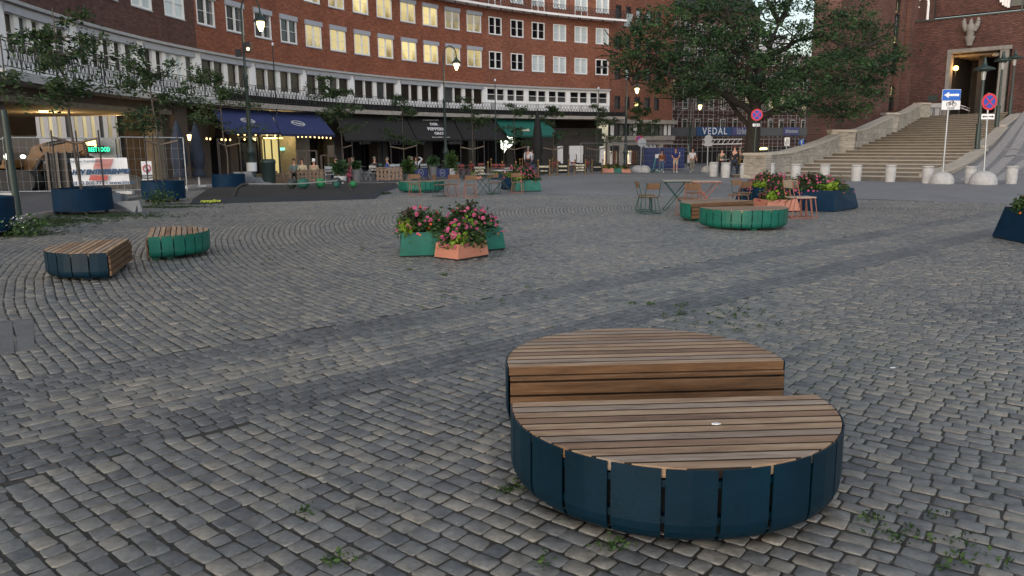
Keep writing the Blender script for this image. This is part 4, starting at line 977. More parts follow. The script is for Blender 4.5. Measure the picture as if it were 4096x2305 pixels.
# white swan-neck lamp on the wing roof
a = wz(3700,80); P = W0+DW*a[0]+Vector((-DW.y,DW.x,0))*.7; zt_ = ztop
def swan():
    r = thing('roof_lamp','white swan-neck lamp on the roof edge of the city hall wing','lamp',(P.x,P.y,zt_)); q = MB()
    pts = [Vector((P.x,P.y,zt_+.1)),Vector((P.x,P.y,zt_+1.9))]+[Vector((P.x,P.y,zt_+1.9))+DW*(-.55+.55*cos(t))+Vector((0,0,.6*sin(t))) for t in [pi*i/8 for i in range(9)]]
    q.tube(pts,.13,6); e_ = pts[-1]; q.cyl(e_,(e_.x,e_.y,e_.z-.35),.14,.3,8); q.build('neck','sign_white',r); q = MB(); q.ball((e_.x,e_.y,e_.z-.42),.16,8,6); q.build('bulb','glass_dark',r)
swan()
# ---------------------------------------------------------------- stair, platform, balustrades, ramp
NS, RI = 24, .195; z00 = -.74
Lr = [(0,2925,51.6),(2,3100,53.0),(5,3267,57.7),(8,3358,62.4),(10,3428,65.5),(15,3530,73.2),(20,3600,81),(24,3647,87.2)]
Rr = [(0,3745,45.2),(2,3748,47.6),(5,3834,51.2),(8,3892,54.6),(15,3950,64.8),(24,4000,77.8)]
def lerp_tab(T, n):
    for i in range(len(T)-1):
        if n <= T[i+1][0] or i == len(T)-2:
            u = (n-T[i][0])/(T[i+1][0]-T[i][0]); a, b = T[i], T[i+1]
            Y0, Y1 = a[2], b[2]; X0, X1 = (a[1]-2048)/FPX*Y0, (b[1]-2048)/FPX*Y1
            return Vector((X0+(X1-X0)*u, Y0+(Y1-Y0)*u, 0))
st = thing('staircase','broad flight of low granite steps leading up to the city hall portal','staircase',(18,48,z00))
body, edge = MB(), MB()
for n in range(NS):
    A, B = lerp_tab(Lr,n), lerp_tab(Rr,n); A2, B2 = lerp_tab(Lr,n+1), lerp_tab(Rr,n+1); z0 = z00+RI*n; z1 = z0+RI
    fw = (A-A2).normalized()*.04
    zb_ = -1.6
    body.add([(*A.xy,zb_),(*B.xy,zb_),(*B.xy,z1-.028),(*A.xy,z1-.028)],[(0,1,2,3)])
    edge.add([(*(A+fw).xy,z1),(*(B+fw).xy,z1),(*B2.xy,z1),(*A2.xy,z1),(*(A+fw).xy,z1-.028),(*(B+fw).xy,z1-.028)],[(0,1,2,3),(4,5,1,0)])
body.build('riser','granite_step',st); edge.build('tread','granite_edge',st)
zP = z00+RI*NS
pf = MB(); A, B = lerp_tab(Lr,24), lerp_tab(Rr,24)
pf.add([(*A.xy,zP-.002),(*B.xy,zP-.002),(57,74,zP-.002),(66,84,zP-.002),(56,104,zP-.002),(40,104,zP-.002)],[(0,1,2,3,4,5)]); pf.build('landing','granite_edge',st)
# left balustrade: block wall following the flight, stepped coping and piers
bl = thing('stone_balustrade','stepped granite block balustrade with flat coping on the left of the stair','balustrade',(16,52,z00))
def wallseg(bm, cp, pts, h0s, off, th=.55, cop=.16):
    for i in range(len(pts)-1):
        a, b = pts[i], pts[i+1]; d = (b-a).normalized(); n = Vector((-d.y,d.x,0))
        ha, hb = h0s[i], h0s[i+1]; vs = []
        for p, z in ((a,ha),(b,hb)): vs += [p+Vector((0,0,-1.6)), p+n*th+Vector((0,0,-1.6)), p+n*th+Vector((0,0,z)), p+Vector((0,0,z))]
        bm.add([(v.x,v.y,v.z if v.z > -50 else -1.6) for v in vs],[(0,1,2,3),(4,7,6,5),(0,4,5,1),(1,5,6,2),(2,6,7,3),(0,3,7,4)])
        vs = []
        for p, z in ((a,ha),(b,hb)): vs += [p-n*.12+Vector((0,0,z+.002)), p+n*(th+.12)+Vector((0,0,z+.002)), p+n*(th+.12)+Vector((0,0,z+cop)), p-n*.12+Vector((0,0,z+cop))]
        cp.add(vs,[(0,1,2,3),(4,7,6,5),(0,4,5,1),(1,5,6,2),(2,6,7,3),(0,3,7,4)])
def hz(x, y, Y): return AY(x,y,Y).z
def seg(parent, L, extra=None):
    bm, cp = MB(), MB(); pts = [Vector(((x-2048)/FPX*Y, Y, 0)) for x,y,Y in L]; hs = [hz(x,y,Y)-.16 for x,y,Y in L]
    wallseg(bm,cp,pts,hs,0); D_ = (pts[-1]-pts[0]).normalized()
    bm.build('block_wall','stone_blocks',parent,uvf=plane_uv(pts[0],D_)); cp.build('coping','granite_edge',parent)
seg(bl,[(2968,612,50.2),(3056,612,48.9)]); seg(bl,[(3060,612,49.2),(3150,604,51.5),(3230,582,55),(3290,560,57.8),(3352,531,60.5)])
seg(bl,[(3308,519,60),(3405,519,60.3)]); seg(bl,[(3410,519,61.2),(3440,512,63.6),(3546,462,71)]); seg(bl,[(3516,451,71.2),(3568,452,71.5)]); seg(bl,[(3570,453,72.5),(3600,446,76),(3652,414,83)]); seg(bl,[(3640,411,83.5),(3690,412,84)])
# right parapet: low sloping granite blocks
br = thing('stone_parapet','sloping granite parapet between the steps and the ramp','parapet',(24,44,z00))
seg(br,[(3716,699,45.6),(3790,672,47.4),(3850,645,49.6),(3900,610,52.5),(3925,594,54.5)]); seg(br,[(3918,582,54.6),(3965,540,60),(3995,506,66)]); seg(br,[(3985,500,66),(4018,474,71),(4040,455,76.5)])
# ramp road with pale paving bands
rp = thing('ramp','grey paved ramp with pale curved bands rising on the right of the steps','ramp',(27,44,z00))
a_, b_, c_ = lerp_tab(Rr,0), lerp_tab(Rr,24), Vector((14,-9,0)).normalized()
pA = Vector((a_.x,a_.y,z00-.12)); e1_ = Vector((b_.x,b_.y,z00+RI*NS))-pA; e2_ = Vector((c_.x,c_.y,-.01)); nr_ = e1_.cross(e2_).normalized()
if nr_.z < 0: nr_ = -nr_
def rz_(x, y): return pA.z-(nr_.x*(x-pA.x)+nr_.y*(y-pA.y))/nr_.z
def onramp(x, y, dz=0): d = ray(x,y); t = (pA+Vector((0,0,dz))-CP).dot(nr_)/d.dot(nr_); return CP+d*t
q = MB(); vs = []
for n in np.linspace(0,24,13):
    A = lerp_tab(Rr,float(n)); 
    for u in (.5,8,18): x, y = A.x+u*.84, A.y-u*.54; vs.append((x,y,rz_(x,y)))
q.add(vs,[(i*3+j,i*3+j+1,i*3+j+4,i*3+j+3) for i in range(12) for j in range(2)]); q.build('surface','asphalt_ramp',rp)
for L_, w_ in (([(3862,722),(3903,691),(3962,633),(4020,567),(4070,500),(4110,445)],.30),([(3900,727),(3962,699),(4039,625),(4066,586),(4110,500)],.30),([(3990,722),(4040,690),(4110,640)],.28),([(4010,628),(4055,622),(4110,618)],.22),([(4000,600),(4055,597),(4110,598)],.18)):
    P_ = [onramp(x,y,.012) for x,y in L_]; q = MB(); vs = []
    for i,p in enumerate(P_):
        d = (P_[min(i+1,len(P_)-1)]-P_[max(i-1,0)]); d.z = 0; d.normalize(); s_ = Vector((-d.y,d.x,0))*w_
        for k in (-1,1): v = p+s_*k; v.z = rz_(v.x,v.y)+.012; vs.append(v)
    q.add(vs,[(2*i,2*i+1,2*i+3,2*i+2) for i in range(len(P_)-1)]); q.build('paving_band','pale_setts',rp)
# railings beside the portal
def hoop(x, y, Y, w_, label):
    P = AY(x,y,Y); r = thing('bike_stand',label,'railing',(P.x,P.y,P.z)); q = MB()
    q.tube([(P.x-w_,P.y,P.z),(P.x-w_,P.y,P.z+.8),(P.x-w_+.1,P.y,P.z+.9),(P.x+w_-.1,P.y,P.z+.9),(P.x+w_,P.y,P.z+.8),(P.x+w_,P.y,P.z)],.035,5); q.build('hoop','iron',r)
for i,x in enumerate((3700,3722,3744)): hoop(x,468,84,.36,'dark metal hoop rail at the stair head, %s of three by the pale plinth'%('leftmost','middle','rightmost')[i])
for i,x in enumerate((3778,3815,3852)): hoop(x,466,82,.5,'dark metal hoop rail in front of the portal, %s of three'%('leftmost','middle','rightmost')[i])
q = MB(); q.slab(W0,DW,wz(3700,440)[0],pa-.1,zpl-.2,wz(3720,415)[1],-.3,-.02); q.build('plinth','concrete_pale',ch)
for y0 in (408,418):
    A = W0+DW*wz(3840,y0)[0]; B = W0+DW*wz(3912,y0)[0]; q = MB(); q.cyl((A.x,A.y+1.4,wz(3840,y0)[1]),(B.x,B.y+1.4,wz(3912,y0+24)[1]),.06,n=5); q.build('handrail','concrete_pale',ch)

# disc lamps standing on the parapet
def disc_lamp():
    r = thing('parapet_lamp','x','street lamp'); b = MB(); b.cyl((0,0,0),(0,0,1.5),.17,.15,10); b.cyl((0,0,1.5),(0,0,1.65),.2,.2,10); b.cyl((0,0,1.65),(0,0,4.5),.1,.085,10); b.build('post','green_iron',r)
    b = MB()
    for a in range(4): t = a*pi/2; b.cyl((.09*cos(t),.09*sin(t),4.5),(.15*cos(t),.15*sin(t),5.15),.025,n=4)
    b.cyl((0,0,4.5),(0,0,5.1),.07,.1,8); b.build('lantern_frame','galv',r)
    b = MB(); b.lathe([(.05,5.95),(.12,5.6),(.16,5.42),(.62,5.25),(.66,5.16),(.3,5.14),(.28,5.04)],(0,0,0),20); b.build('disc_shade','green_iron',r); return r
dl = disc_lamp(); info = [(3908,590,54.4,'nearest disc lamp on the parapet, right of the blue arrow sign'),(3987,502,66,'second disc lamp up the parapet, behind the round no-stopping sign'),(4038,456,76.5,'farthest disc lamp at the top of the parapet'),]
for i,(x,y,Y,lab) in enumerate(info):
    P = AY(x,y,Y); o = dl if i == 0 else dup(dl,(P.x,P.y,P.z-.3)); o.location = (P.x,P.y,P.z-.1); o['label'] = 'dark green disc-topped lamp: '+lab; o['group'] = 'disc lamps beside the steps'

# ---------------------------------------------------------------- bollards
def bollard():
    r = thing('bollard','x','bollard'); b = MB(); b.lathe([(.0,0),(.27,0),(.27,.03),(.255,.06),(.285,.3),(.285,.80),(.27,.83),(.25,.835),(.25,.86),(.30,.87),(.305,.93),(.28,.955),(0,.96)],(0,0,0),24); b.build('column','concrete_pale',r); return r
bo = bollard(); bl_ = [(2854,707,'leftmost concrete bollard, in front of the man in the green jacket'),(2902,711.5,'concrete bollard in front of the person in the long black coat'),(2977,713,'concrete bollard in front of the end pier of the balustrade'),(3078,715,'concrete bollard before the lowest step corner, left of the pink flowers'),(3181,720,'concrete bollard right behind the pink flowers of the navy planters'),(3297,722,'concrete bollard behind the right navy planter'),(3424,725,'concrete bollard alone before the middle of the steps'),(3560,728,'concrete bollard before the right half of the steps'),(3708,734,'concrete bollard left of the arrow sign foot'),(3878,735,'concrete bollard between the two dome feet of the signs'),(4043,736,'concrete bollard at the right edge of the photo')]
sc_y = {0:1.0}
for i,(x,y,lab) in enumerate(bl_):
    P = G(x,y); o = bo if i == 0 else dup(bo,P); o.location = P; o['label'] = lab; o['group'] = 'row of concrete bollards'; 
    s_ = [1.0,1.0,.98,.99,.98,.96,.96,.97,.96,.95,.97][i]; o.scale = (s_,s_,s_); o.rotation_euler = (0,0,i*1.3)

# ---------------------------------------------------------------- traffic signs
def dome(r, P, s=1.0, m='concrete_pale'):
    b = MB(); b.lathe([(0,-.02),(.60*s,-.02),(.62*s,.04),(.60*s,.25*s),(.50*s,.47*s),(.33*s,.60*s),(.1,.66*s),(0,.67*s)],P,24); return b.build('dome_foot',m,r)
def no_stop(r, P, rad, nrm=Vector((0,-1,0))):
    X = Vector((nrm.y*-1,nrm.x,0)).normalized(); U = Vector((0,0,1))
    def disc(name, rr, off, m, a0=0, a1=2*pi, th=.02):
        n = 32; pts = [P+X*(rr*cos(a0+(a1-a0)*i/n))+U*(rr*sin(a0+(a1-a0)*i/n))+nrm*off for i in range(n)]; b = MB(); b.add(pts+[p-nrm*th for p in pts],[list(range(n)),list(range(n,2*n))[::-1]]+[(i,(i+1)%n,n+(i+1)%n,n+i) for i in range(n)]); return b
    pl_ = disc('sign_plate',rad,.0,'sign_red').build('sign_plate','sign_red',r); disc('b',rad*.74,.012,'x',th=.008).build('blue_disc','sign_dark_blue',pl_)
    b = MB()
    for s_ in (-1,1):
        d = (X+U*s_).normalized(); e_ = (X*-s_+U).normalized()*rad*.075
        q = [P+d*(rad*.75)+e_,P-d*(rad*.75)+e_,P-d*(rad*.75)-e_,P+d*(rad*.75)-e_]; o_ = nrm*(.022+.004*s_); b.add([v+o_ for v in q]+[v+nrm*.013 for v in q],[(0,1,2,3),(0,4,5,1),(1,5,6,2),(2,6,7,3),(3,7,4,0)])
    b.build('red_cross','sign_red',pl_); return pl_
def plate(r, name, c, w_, h_, m, X=Vector((1,0,0)), off=0, th=.02):
    n = Vector((X.y,-X.x,0)); b = MB(); U = Vector((0,0,1)); q = [c+X*(a*w_/2)+U*(e*h_/2)+n*off for a,e in ((-1,-1),(1,-1),(1,1),(-1,1))]
    b.add(q+[v-n*th for v in q],[(0,1,2,3),(4,7,6,5),(0,4,5,1),(1,5,6,2),(2,6,7,3),(3,7,4,0)]); return b.build(name,m,r)
def poly_on(r, name, c, X, pts, m, off=.012):
    n = Vector((X.y,-X.x,0)); U = Vector((0,0,1)); q = [c+X*a+U*e+n*off for a,e in pts]; b = MB(); k = len(q); b.add(q+[v-n*.008 for v in q],[list(range(k))]+[(i,(i+1)%k,k+(i+1)%k,k+i) for i in range(k)]); return b.build(name,m,r)
# blue arrow sign
F = G(3767,736); Yp = F.y; r = thing('traffic_sign','blue one-way arrow sign over a white cycle plate on a dome-footed pole','traffic sign',F)
dome(r,F,.94)
def at(x,y): return AY(x,y,Yp)
b = MB(); T_ = at(3805,368); b.cyl(F+Vector((0,0,.4)),(T_.x-.05,Yp+.05,at(3800,360).z),.05,.045,8); b.build('pole','galv',r)
c = at(3806,380); a = at(3767,380); w_ = at(3843,380).x-at(3767,380).x; hB = at(3806,358).z-at(3806,403).z; hW = at(3806,404).z-at(3806,439).z
cB = at(3806,380.5); cW = at(3804,421.5); X = Vector((1,.06,0)).normalized()
s1_ = plate(r,'sign_plate',cB,w_,hB,'sign_white',X); plate(s1_,'blue_field',cB,w_*.97,hB*.95,'sign_blue',X,.012,.01)
A_ = w_/2; poly_on(s1_,'arrow',cB,X,[(-.42*w_,0),(-.14*w_,.28*hB),(-.17*w_,.09*hB),(.40*w_,.11*hB),(.40*w_,-.11*hB),(-.17*w_,-.09*hB),(-.14*w_,-.28*hB)],'sign_white',.024)
s2_ = plate(r,'sign_plate',cW,w_,hW,'sign_white',X)
b = MB(); n = Vector((X.y,-X.x,0)); U = Vector((0,0,1)); cc = cW+U*(hW*.18)+n*.02
for sx_ in (-.16,.16):
    q = [cc+X*(sx_+.10*cos(t))+U*(-.03+.10*sin(t)) for t in [2*pi*i/16 for i in range(17)]]; b.tube(q,.012,4)
b.tube([cc+X*-.16+U*-.03,cc+X*-.07+U*.10,cc+X*.10+U*.10,cc+X*0+U*-.04,cc+X*-.07+U*.10],.011,4); b.tube([cc+X*0+U*-.04,cc+X*-.16+U*-.03],.011,4); b.tube([cc+X*.16+U*-.03,cc+X*.09+U*.15,cc+X*.03+U*.16],.011,4)
b.build('cycle_symbol','black_text',s2_); text('lettering','unntatt',hW*.30,'black_text',s2_,cW-U*(hW*.30)+n*.02,X,U,.003)
# no stopping sign on the right
F = G(3931,739); Yp = F.y; r = thing('traffic_sign','round red and blue no-stopping sign above a double-arrow plate, farthest right','traffic sign',F)
dome(r,F,1.05); T_ = at(3965,390); b = MB(); b.cyl(F+Vector((0,0,.4)),(at(3958,372).x,Yp+.06,at(3958,372).z),.05,.045,8); b.build('pole','galv',r)
cD = at(3958,407); rad = (at(3958,374).z-at(3958,441).z)/2*1.02; no_stop(r,cD,rad,Vector((.12,-1,0)).normalized())
cW = at(3952,467); w_ = at(3979,467).x-at(3926,467).x; hW = at(3952,457).z-at(3952,478).z; s2_ = plate(r,'sign_plate',cW,w_,hW,'sign_white')
poly_on(s2_,'arrow',cW,Vector((1,0,0)),[(-.44*w_,0),(-.30*w_,.24*hW),(-.30*w_,.09*hW),(-.06*w_,.09*hW),(-.06*w_,-.09*hW),(-.30*w_,-.09*hW),(-.30*w_,-.24*hW)],'black_text')
poly_on(s2_,'arrow',cW,Vector((1,0,0)),[(.44*w_,0),(.30*w_,-.24*hW),(.30*w_,-.09*hW),(.06*w_,-.09*hW),(.06*w_,.09*hW),(.30*w_,.09*hW),(.30*w_,.24*hW)],'black_text')
# sign in front of the big tree
Yp = 52.5; F = Vector(((3008-2048)/FPX*Yp,Yp,gz(16,Yp))); r = thing('traffic_sign','round no-stopping sign over a right-arrow plate in front of the tree trunk','traffic sign',F)
b = MB(); b.cyl(F,(at(3028,440).x,Yp+.05,at(3028,440).z),.05,n=8); b.build('pole','green_iron',r)
no_stop(r,at(3028,460),(at(3028,436).z-at(3028,484).z)/2,Vector((0,-1,0))); cW = at(3025,500.5); w_ = at(3039,500).x-at(3011,500).x; hW = at(3025,496).z-at(3025,506.5).z; s2_ = plate(r,'sign_plate',cW,w_,hW,'sign_white')
poly_on(s2_,'arrow',cW,Vector((1,0,0)),[(.44*w_,0),(.24*w_,-.3*hW),(.24*w_,-.09*hW),(-.30*w_,-.09*hW),(-.30*w_,.09*hW),(.24*w_,.09*hW),(.24*w_,.3*hW)],'black_text')
# back of a round sign, left of the people
Yp = 62; r = thing('traffic_sign','grey back of a round sign and a square plate, right of the man in white','traffic sign',(at(2830,670).x,Yp,gz(15.3,Yp)))
b = MB(); b.cyl((at(2830,672).x,Yp,gz(15.3,Yp)),(at(2833,540).x,Yp,at(2833,540).z),.05,n=6); b.build('pole','galv',r)
b = MB(); c = at(2833,556); b.cyl((c.x,Yp-.1,c.z),(c.x,Yp-.06,c.z),(at(2833,540).z-at(2833,572).z)/2,n=24); b.build('sign_back','grey_box',r); c = at(2833,577); plate(r,'sign_back',Vector((c.x,Yp-.08,c.z)),.6,.32,'grey_box')
Yp = 70; r = thing('traffic_sign','grey sign back overlapping a small no-stopping sign at the fence corner','traffic sign',(at(2562,670).x,Yp,gz(11,Yp)))
b = MB(); b.cyl((at(2562,690).x,Yp,gz(11,Yp)),(at(2566,560).x,Yp,at(2566,560).z),.06,n=6); b.build('pole','galv',r)
b = MB(); c = at(2567,571); b.cyl((c.x,Yp-.1,c.z),(c.x,Yp-.06,c.z),.38,n=20); b.build('sign_back','grey_box',r); no_stop(r,at(2559,557)+Vector((0,.25,0)),.3)
for i,(x,y,lab) in enumerate(((2551,690,'left one of the low white concrete domes by the site fence'),(2577,690,'right one of the low white concrete domes by the site fence'),(2828,689,'low white concrete dome left of the first bollard'))):
    P = G(x,y); r = thing('concrete_dome',lab,'concrete foot',P); dome(r,P,.85 if i < 2 else .8)
# small signs near the tree
Yp = 60; r = thing('traffic_sign','small white no-cycling sign behind the balustrade','traffic sign',(at(3147,600).x,Yp,gz(20,Yp)))
b = MB(); b.cyl((at(3147,600).x,Yp,gz(20,Yp)),(at(3147,552).x,Yp,at(3147,552).z),.04,n=6); b.build('pole','galv',r); c = at(3148,567); p_ = plate(r,'sign_plate',c,.38,.62,'sign_white')
b = MB(); b.tube([c+Vector((.12*cos(t),-.02,-.05+.12*sin(t))) for t in [2*pi*i/14 for i in range(15)]],.012,4); b.cyl(c+Vector((-.15,-.02,-.2)),c+Vector((.15,-.02,.2)),.014,n=4); b.build('symbol','black_text',p_)
r = thing('traffic_sign','small blue parking sign behind the balustrade','traffic sign',(at(3208,600).x,Yp,gz(21,Yp))); b = MB(); b.cyl((at(3208,600).x,Yp,gz(20,Yp)),(at(3208,560).x,Yp,at(3208,560).z),.04,n=6); b.build('pole','galv',r)
c = at(3207,569); p_ = plate(r,'sign_plate',c,.36,.36,'sign_blue'); text('lettering','P',.3,'sign_white',p_,c+Vector((0,-.01,0)),(1,0,0),(0,0,1),.002)
# ---------------------------------------------------------------- half-round benches
def half_bench(label, group, panel_mat, R_=.79, cut=.10, H=.375, z0=.045, npan=12, plank=.066, gap=.014):
    """flat side at y=-cut ... arc towards +y ; local coordinates on the ground"""
    r = thing('half_round_bench',label,'bench',(0,0,0),0,group)
    a0 = -math.asin(cut/R_); a1 = pi-a0; zt = H
    # deck planks, clipped to the rim
    b = MB(); y = -cut+.001; zth = .045; pk_ = 0; Ri = R_-.012
    while y < Ri-.01:
        y1 = min(y+plank, Ri-.004); xa = sqrt(max(Ri**2-y**2,1e-4)); xb = sqrt(max(Ri**2-y1**2,1e-4)); n = 5; pts = []
        for i in range(n+1): yy = y+(y1-y)*i/n; pts.append((sqrt(max(Ri**2-yy**2,1e-5)),yy))
        poly = pts+[(-p[0],p[1]) for p in pts[::-1]]; k0 = len(b.m); wm_ = (0,3,0,4,0,0,3,4)[pk_ % 8]; pk_ += 1; b.prism(poly, zt-zth, zt, wm_)
        for q_ in range(k0+2,len(b.m)):
            if q_-k0-2 in (len(pts)-1, 2*len(pts)-1) : b.m[q_] = 2 if (y < -cut+.01 and q_-k0-2 > len(pts)) else 1
        y += plank+gap
    dk = b.build('seat_planks',['wood_top','wood_grime_shade','wood_side','wood_top_grey','wood_top_red'],r,False)
    # upright boards on the flat side
    b = MB(); z = zt-.052; xw = sqrt(Ri**2-cut**2)-.002; k = 0; hgt = (zt-z0-.02)/4
    for k in range(4):
        z1 = zt-.003-k*hgt if k else zt-.0465; z0_ = zt-(k+1)*hgt+.008; b.bbox((-xw,-cut-.028,z0_),(xw,-cut-.002,z1))
    b.bbox((-xw,-cut-.028,zt-.0355),(xw,-cut-.002,zt-.002)) if False else None
    b.build('front_boards','wood_side',r,False,bevel=.004)
    # rim of bent metal panels curling under at the foot
    for i in range(npan):
        t0 = a0+(a1-a0)*i/npan+.011; t1 = a0+(a1-a0)*(i+1)/npan-.011; q = MB(); m = 2; vs = []
        prof = [(R_,zt-.004),(R_,zt-.03),(R_,z0+.09),(R_-.006,z0+.055),(R_-.020,z0+.028),(R_-.045,z0+.008),(R_-.08,z0)]
        for a, z in prof:
            for j in range(m+1): t = t0+(t1-t0)*j/m; vs.append((a*cos(t),a*sin(t),z))
        for a, z in prof:
            for j in range(m+1): t = t0+(t1-t0)*j/m; vs.append(((a-.006)*cos(t),(a-.006)*sin(t),z))
        fs = []; K = len(prof); o = K*(m+1)
        for u in range(K-1):
            for j in range(m): fs += [(u*(m+1)+j,u*(m+1)+j+1,(u+1)*(m+1)+j+1,(u+1)*(m+1)+j),(o+u*(m+1)+j,o+(u+1)*(m+1)+j,o+(u+1)*(m+1)+j+1,o+u*(m+1)+j+1)]
            for j in (0,m): fs.append((u*(m+1)+j,(u+1)*(m+1)+j,o+(u+1)*(m+1)+j,o+u*(m+1)+j))
        for u in (0,K-1):
            for j in range(m): fs.append((u*(m+1)+j,u*(m+1)+j+1,o+u*(m+1)+j+1,o+u*(m+1)+j))
        q.add(vs,fs,0,False); q.build('rim_panel',panel_mat,r,False)
    b = MB(); n = 28; 
    for a, z0_, z1_ in ((R_-.03,z0+.09,z0+.12),(R_-.03,zt-.085,zt-.055)):
        vs = []
        for i in range(n+1):
            t = a0+(a1-a0)*i/n
            for rr, z in ((a-.03,z0_),(a+.018,z0_),(a+.018,z1_),(a-.03,z1_)): vs.append((rr*cos(t),rr*sin(t),z))
        b.add(vs,[(4*i+k,4*i+4+k,4*i+4+(k+1)%4,4*i+(k+1)%4) for i in range(n) for k in range(4)])
    b.build('inner_ring',panel_mat,r,False)
    b = MB(); vs = []; n = 28
    poly = [((R_-.055)*cos(a0+(a1-a0)*i/n),(R_-.055)*sin(a0+(a1-a0)*i/n)) for i in range(n+1)]; b.prism(poly,z0+.03,zt-.075); b.build('core','dark_gap',r,False)
    for x_, y_ in [(rr*cos(t),rr*sin(t)) for t, rr in ((.35,.55),(pi/2,.6),(pi-.35,.55))]+[(-.55,-cut+.08),(.55,-cut+.08)]: MB().box((x_,y_,z0/2+.01),(.10,.10,z0+.06)).build('foot',panel_mat,r,False)
    return r
GB_ = 'half-round benches on the square'
f1 = half_bench('large half-round bench in the foreground with flat top and navy rim panels, the nearer half',GB_,'navy_panel')
f1.location = ground((.775,3.745)); f1.rotation_euler = (0,0,pi+radians(3))
f2 = dup(f1,ground((.77,4.52)),radians(3),'half-round wooden bench with boarded upright face, the farther half behind the foreground one',GB_,(1.03,1.03,1.07))
for ch in f2.children:
    pass
f3 = dup(f1,G(275,1090),0,'navy half-round bench with pinkish boards, farthest left and alone'); f3.scale = (1.0,1.0,1.0)
gsrc = half_bench('green half-round bench with upright green panels, beside the navy one on the left',GB_,'green_panel',npan=15)
gsrc.location = G(705,1010); 
g2 = dup(gsrc,G(2960,890),0,'green half-round bench nearest in the pair in front of the terracotta planter',GB_)
g3 = dup(gsrc,G(2860,870),0,'green half-round bench showing its boarded face, rear one of the right-hand pair',GB_)
g4 = dup(gsrc,G(1700,745),0,'green half-round bench behind the empty cafe chairs, near the black rubber deck',GB_)
def place(o, x, y, rz, s=1.0, dz=0): o.location = (x,y,gz(x,y)+dz); o.rotation_euler = (0,0,rz); o.scale = (s,s,s)
place(f3,-5.30,10.47,radians(106),.98); place(gsrc,-5.51,12.32,radians(-68),.98)
place(g2,5.0,17.2,pi+radians(2),1.17); place(g3,4.95,18.95,radians(24),1.17); place(g4,-3.62,32.4,radians(190),1.17)
def litter(P, label, m='sign_white', s=.02):
    r = MB(); n = 7; r.prism([(s*cos(2*pi*i/n)*(1+.3*sin(i*5)),s*.55*sin(2*pi*i/n)) for i in range(n)],0,.004,c=P); tag(r.build('litter',m),label,'litter')
P = onz_ = None
d = ray(2866,1697); zt_ = .375+gz(1,3.2)+.001; t = (zt_-1.6)/d.z; litter(CP+d*t,'tiny white scrap of paper lying on the front bench top')
d = ray(3572,1472); t = (gz(2,5)+.004-1.6)/d.z; litter(CP+d*t,'tiny white scrap on the setts right of the bench')

# ---------------------------------------------------------------- leaves and flowers helpers
leaf_mat('leaf_dark',(.006,.022,.011),(.058,.120,.042)); leaf_mat('leaf_young',(.010,.026,.010),(.050,.088,.028)); leaf_mat('leaf_bed',(.014,.036,.012),(.068,.125,.030)); leaf_mat('leaf_lime',(.10,.19,.015),(.26,.36,.04)); leaf_mat('leaf_purple',(.022,.018,.016),(.06,.055,.03))
leaf_mat('petal_pink',(.32,.04,.11),(.52,.11,.21),.15); leaf_mat('petal_red',(.30,.012,.02),(.50,.05,.02),.15); leaf_mat('petal_orange',(.45,.07,.01),(.60,.16,.02),.15)
def leaves(name, C_, S_, size, m, parent, seed=1, droop=.3, aspect=2.0, tone=None, off=None, up=.0):
    """many small folded leaves: C_ centres (n,3), size scalar or array"""
    r = np.random.default_rng(seed); n = len(C_); off = WL(parent) if parent else Vector((0,0,0))
    d = r.normal(size=(n,3)); d[:,2] = d[:,2]*.5-droop; d /= np.linalg.norm(d,axis=1)[:,None]
    a = r.normal(size=(n,3)); a[:,2] += up*3; s = np.cross(d,a); s /= np.linalg.norm(s,axis=1)[:,None]+1e-9; nn = np.cross(d,s)
    L = (np.asarray(size)*r.uniform(.6,1.4,n))[:,None]; Wd = L/aspect/2
    C_ = C_-np.array(off); p0 = C_-d*L/2; p2 = C_+d*L/2; p1 = C_+s*Wd+nn*Wd*.35; p3 = C_-s*Wd+nn*Wd*.35
    V = np.stack([p0,p1,p2,p3],1).reshape(-1,3); i = np.arange(n)*4
    F = np.concatenate([np.stack([i,i+1,i+2],1),np.stack([i,i+2,i+3],1)])
    if tone is None: tone = r.uniform(0,1,n)
    return npmesh(name,V,F,m,parent,np.repeat(tone,4))
def branch(b, p, q, r0, r1, wob=.08, n=4, rr=random.Random(5)):
    pts = [Vector(p)]; L = (Vector(q)-Vector(p)).length
    for i in range(1,n): u = i/n; pts.append(Vector(p).lerp(Vector(q),u)+Vector((rr.uniform(-1,1),rr.uniform(-1,1),rr.uniform(-.6,.6)))*L*wob)
    pts.append(Vector(q)); b.tube(pts,[r0+(r1-r0)*i/n for i in range(n+1)],7); return pts

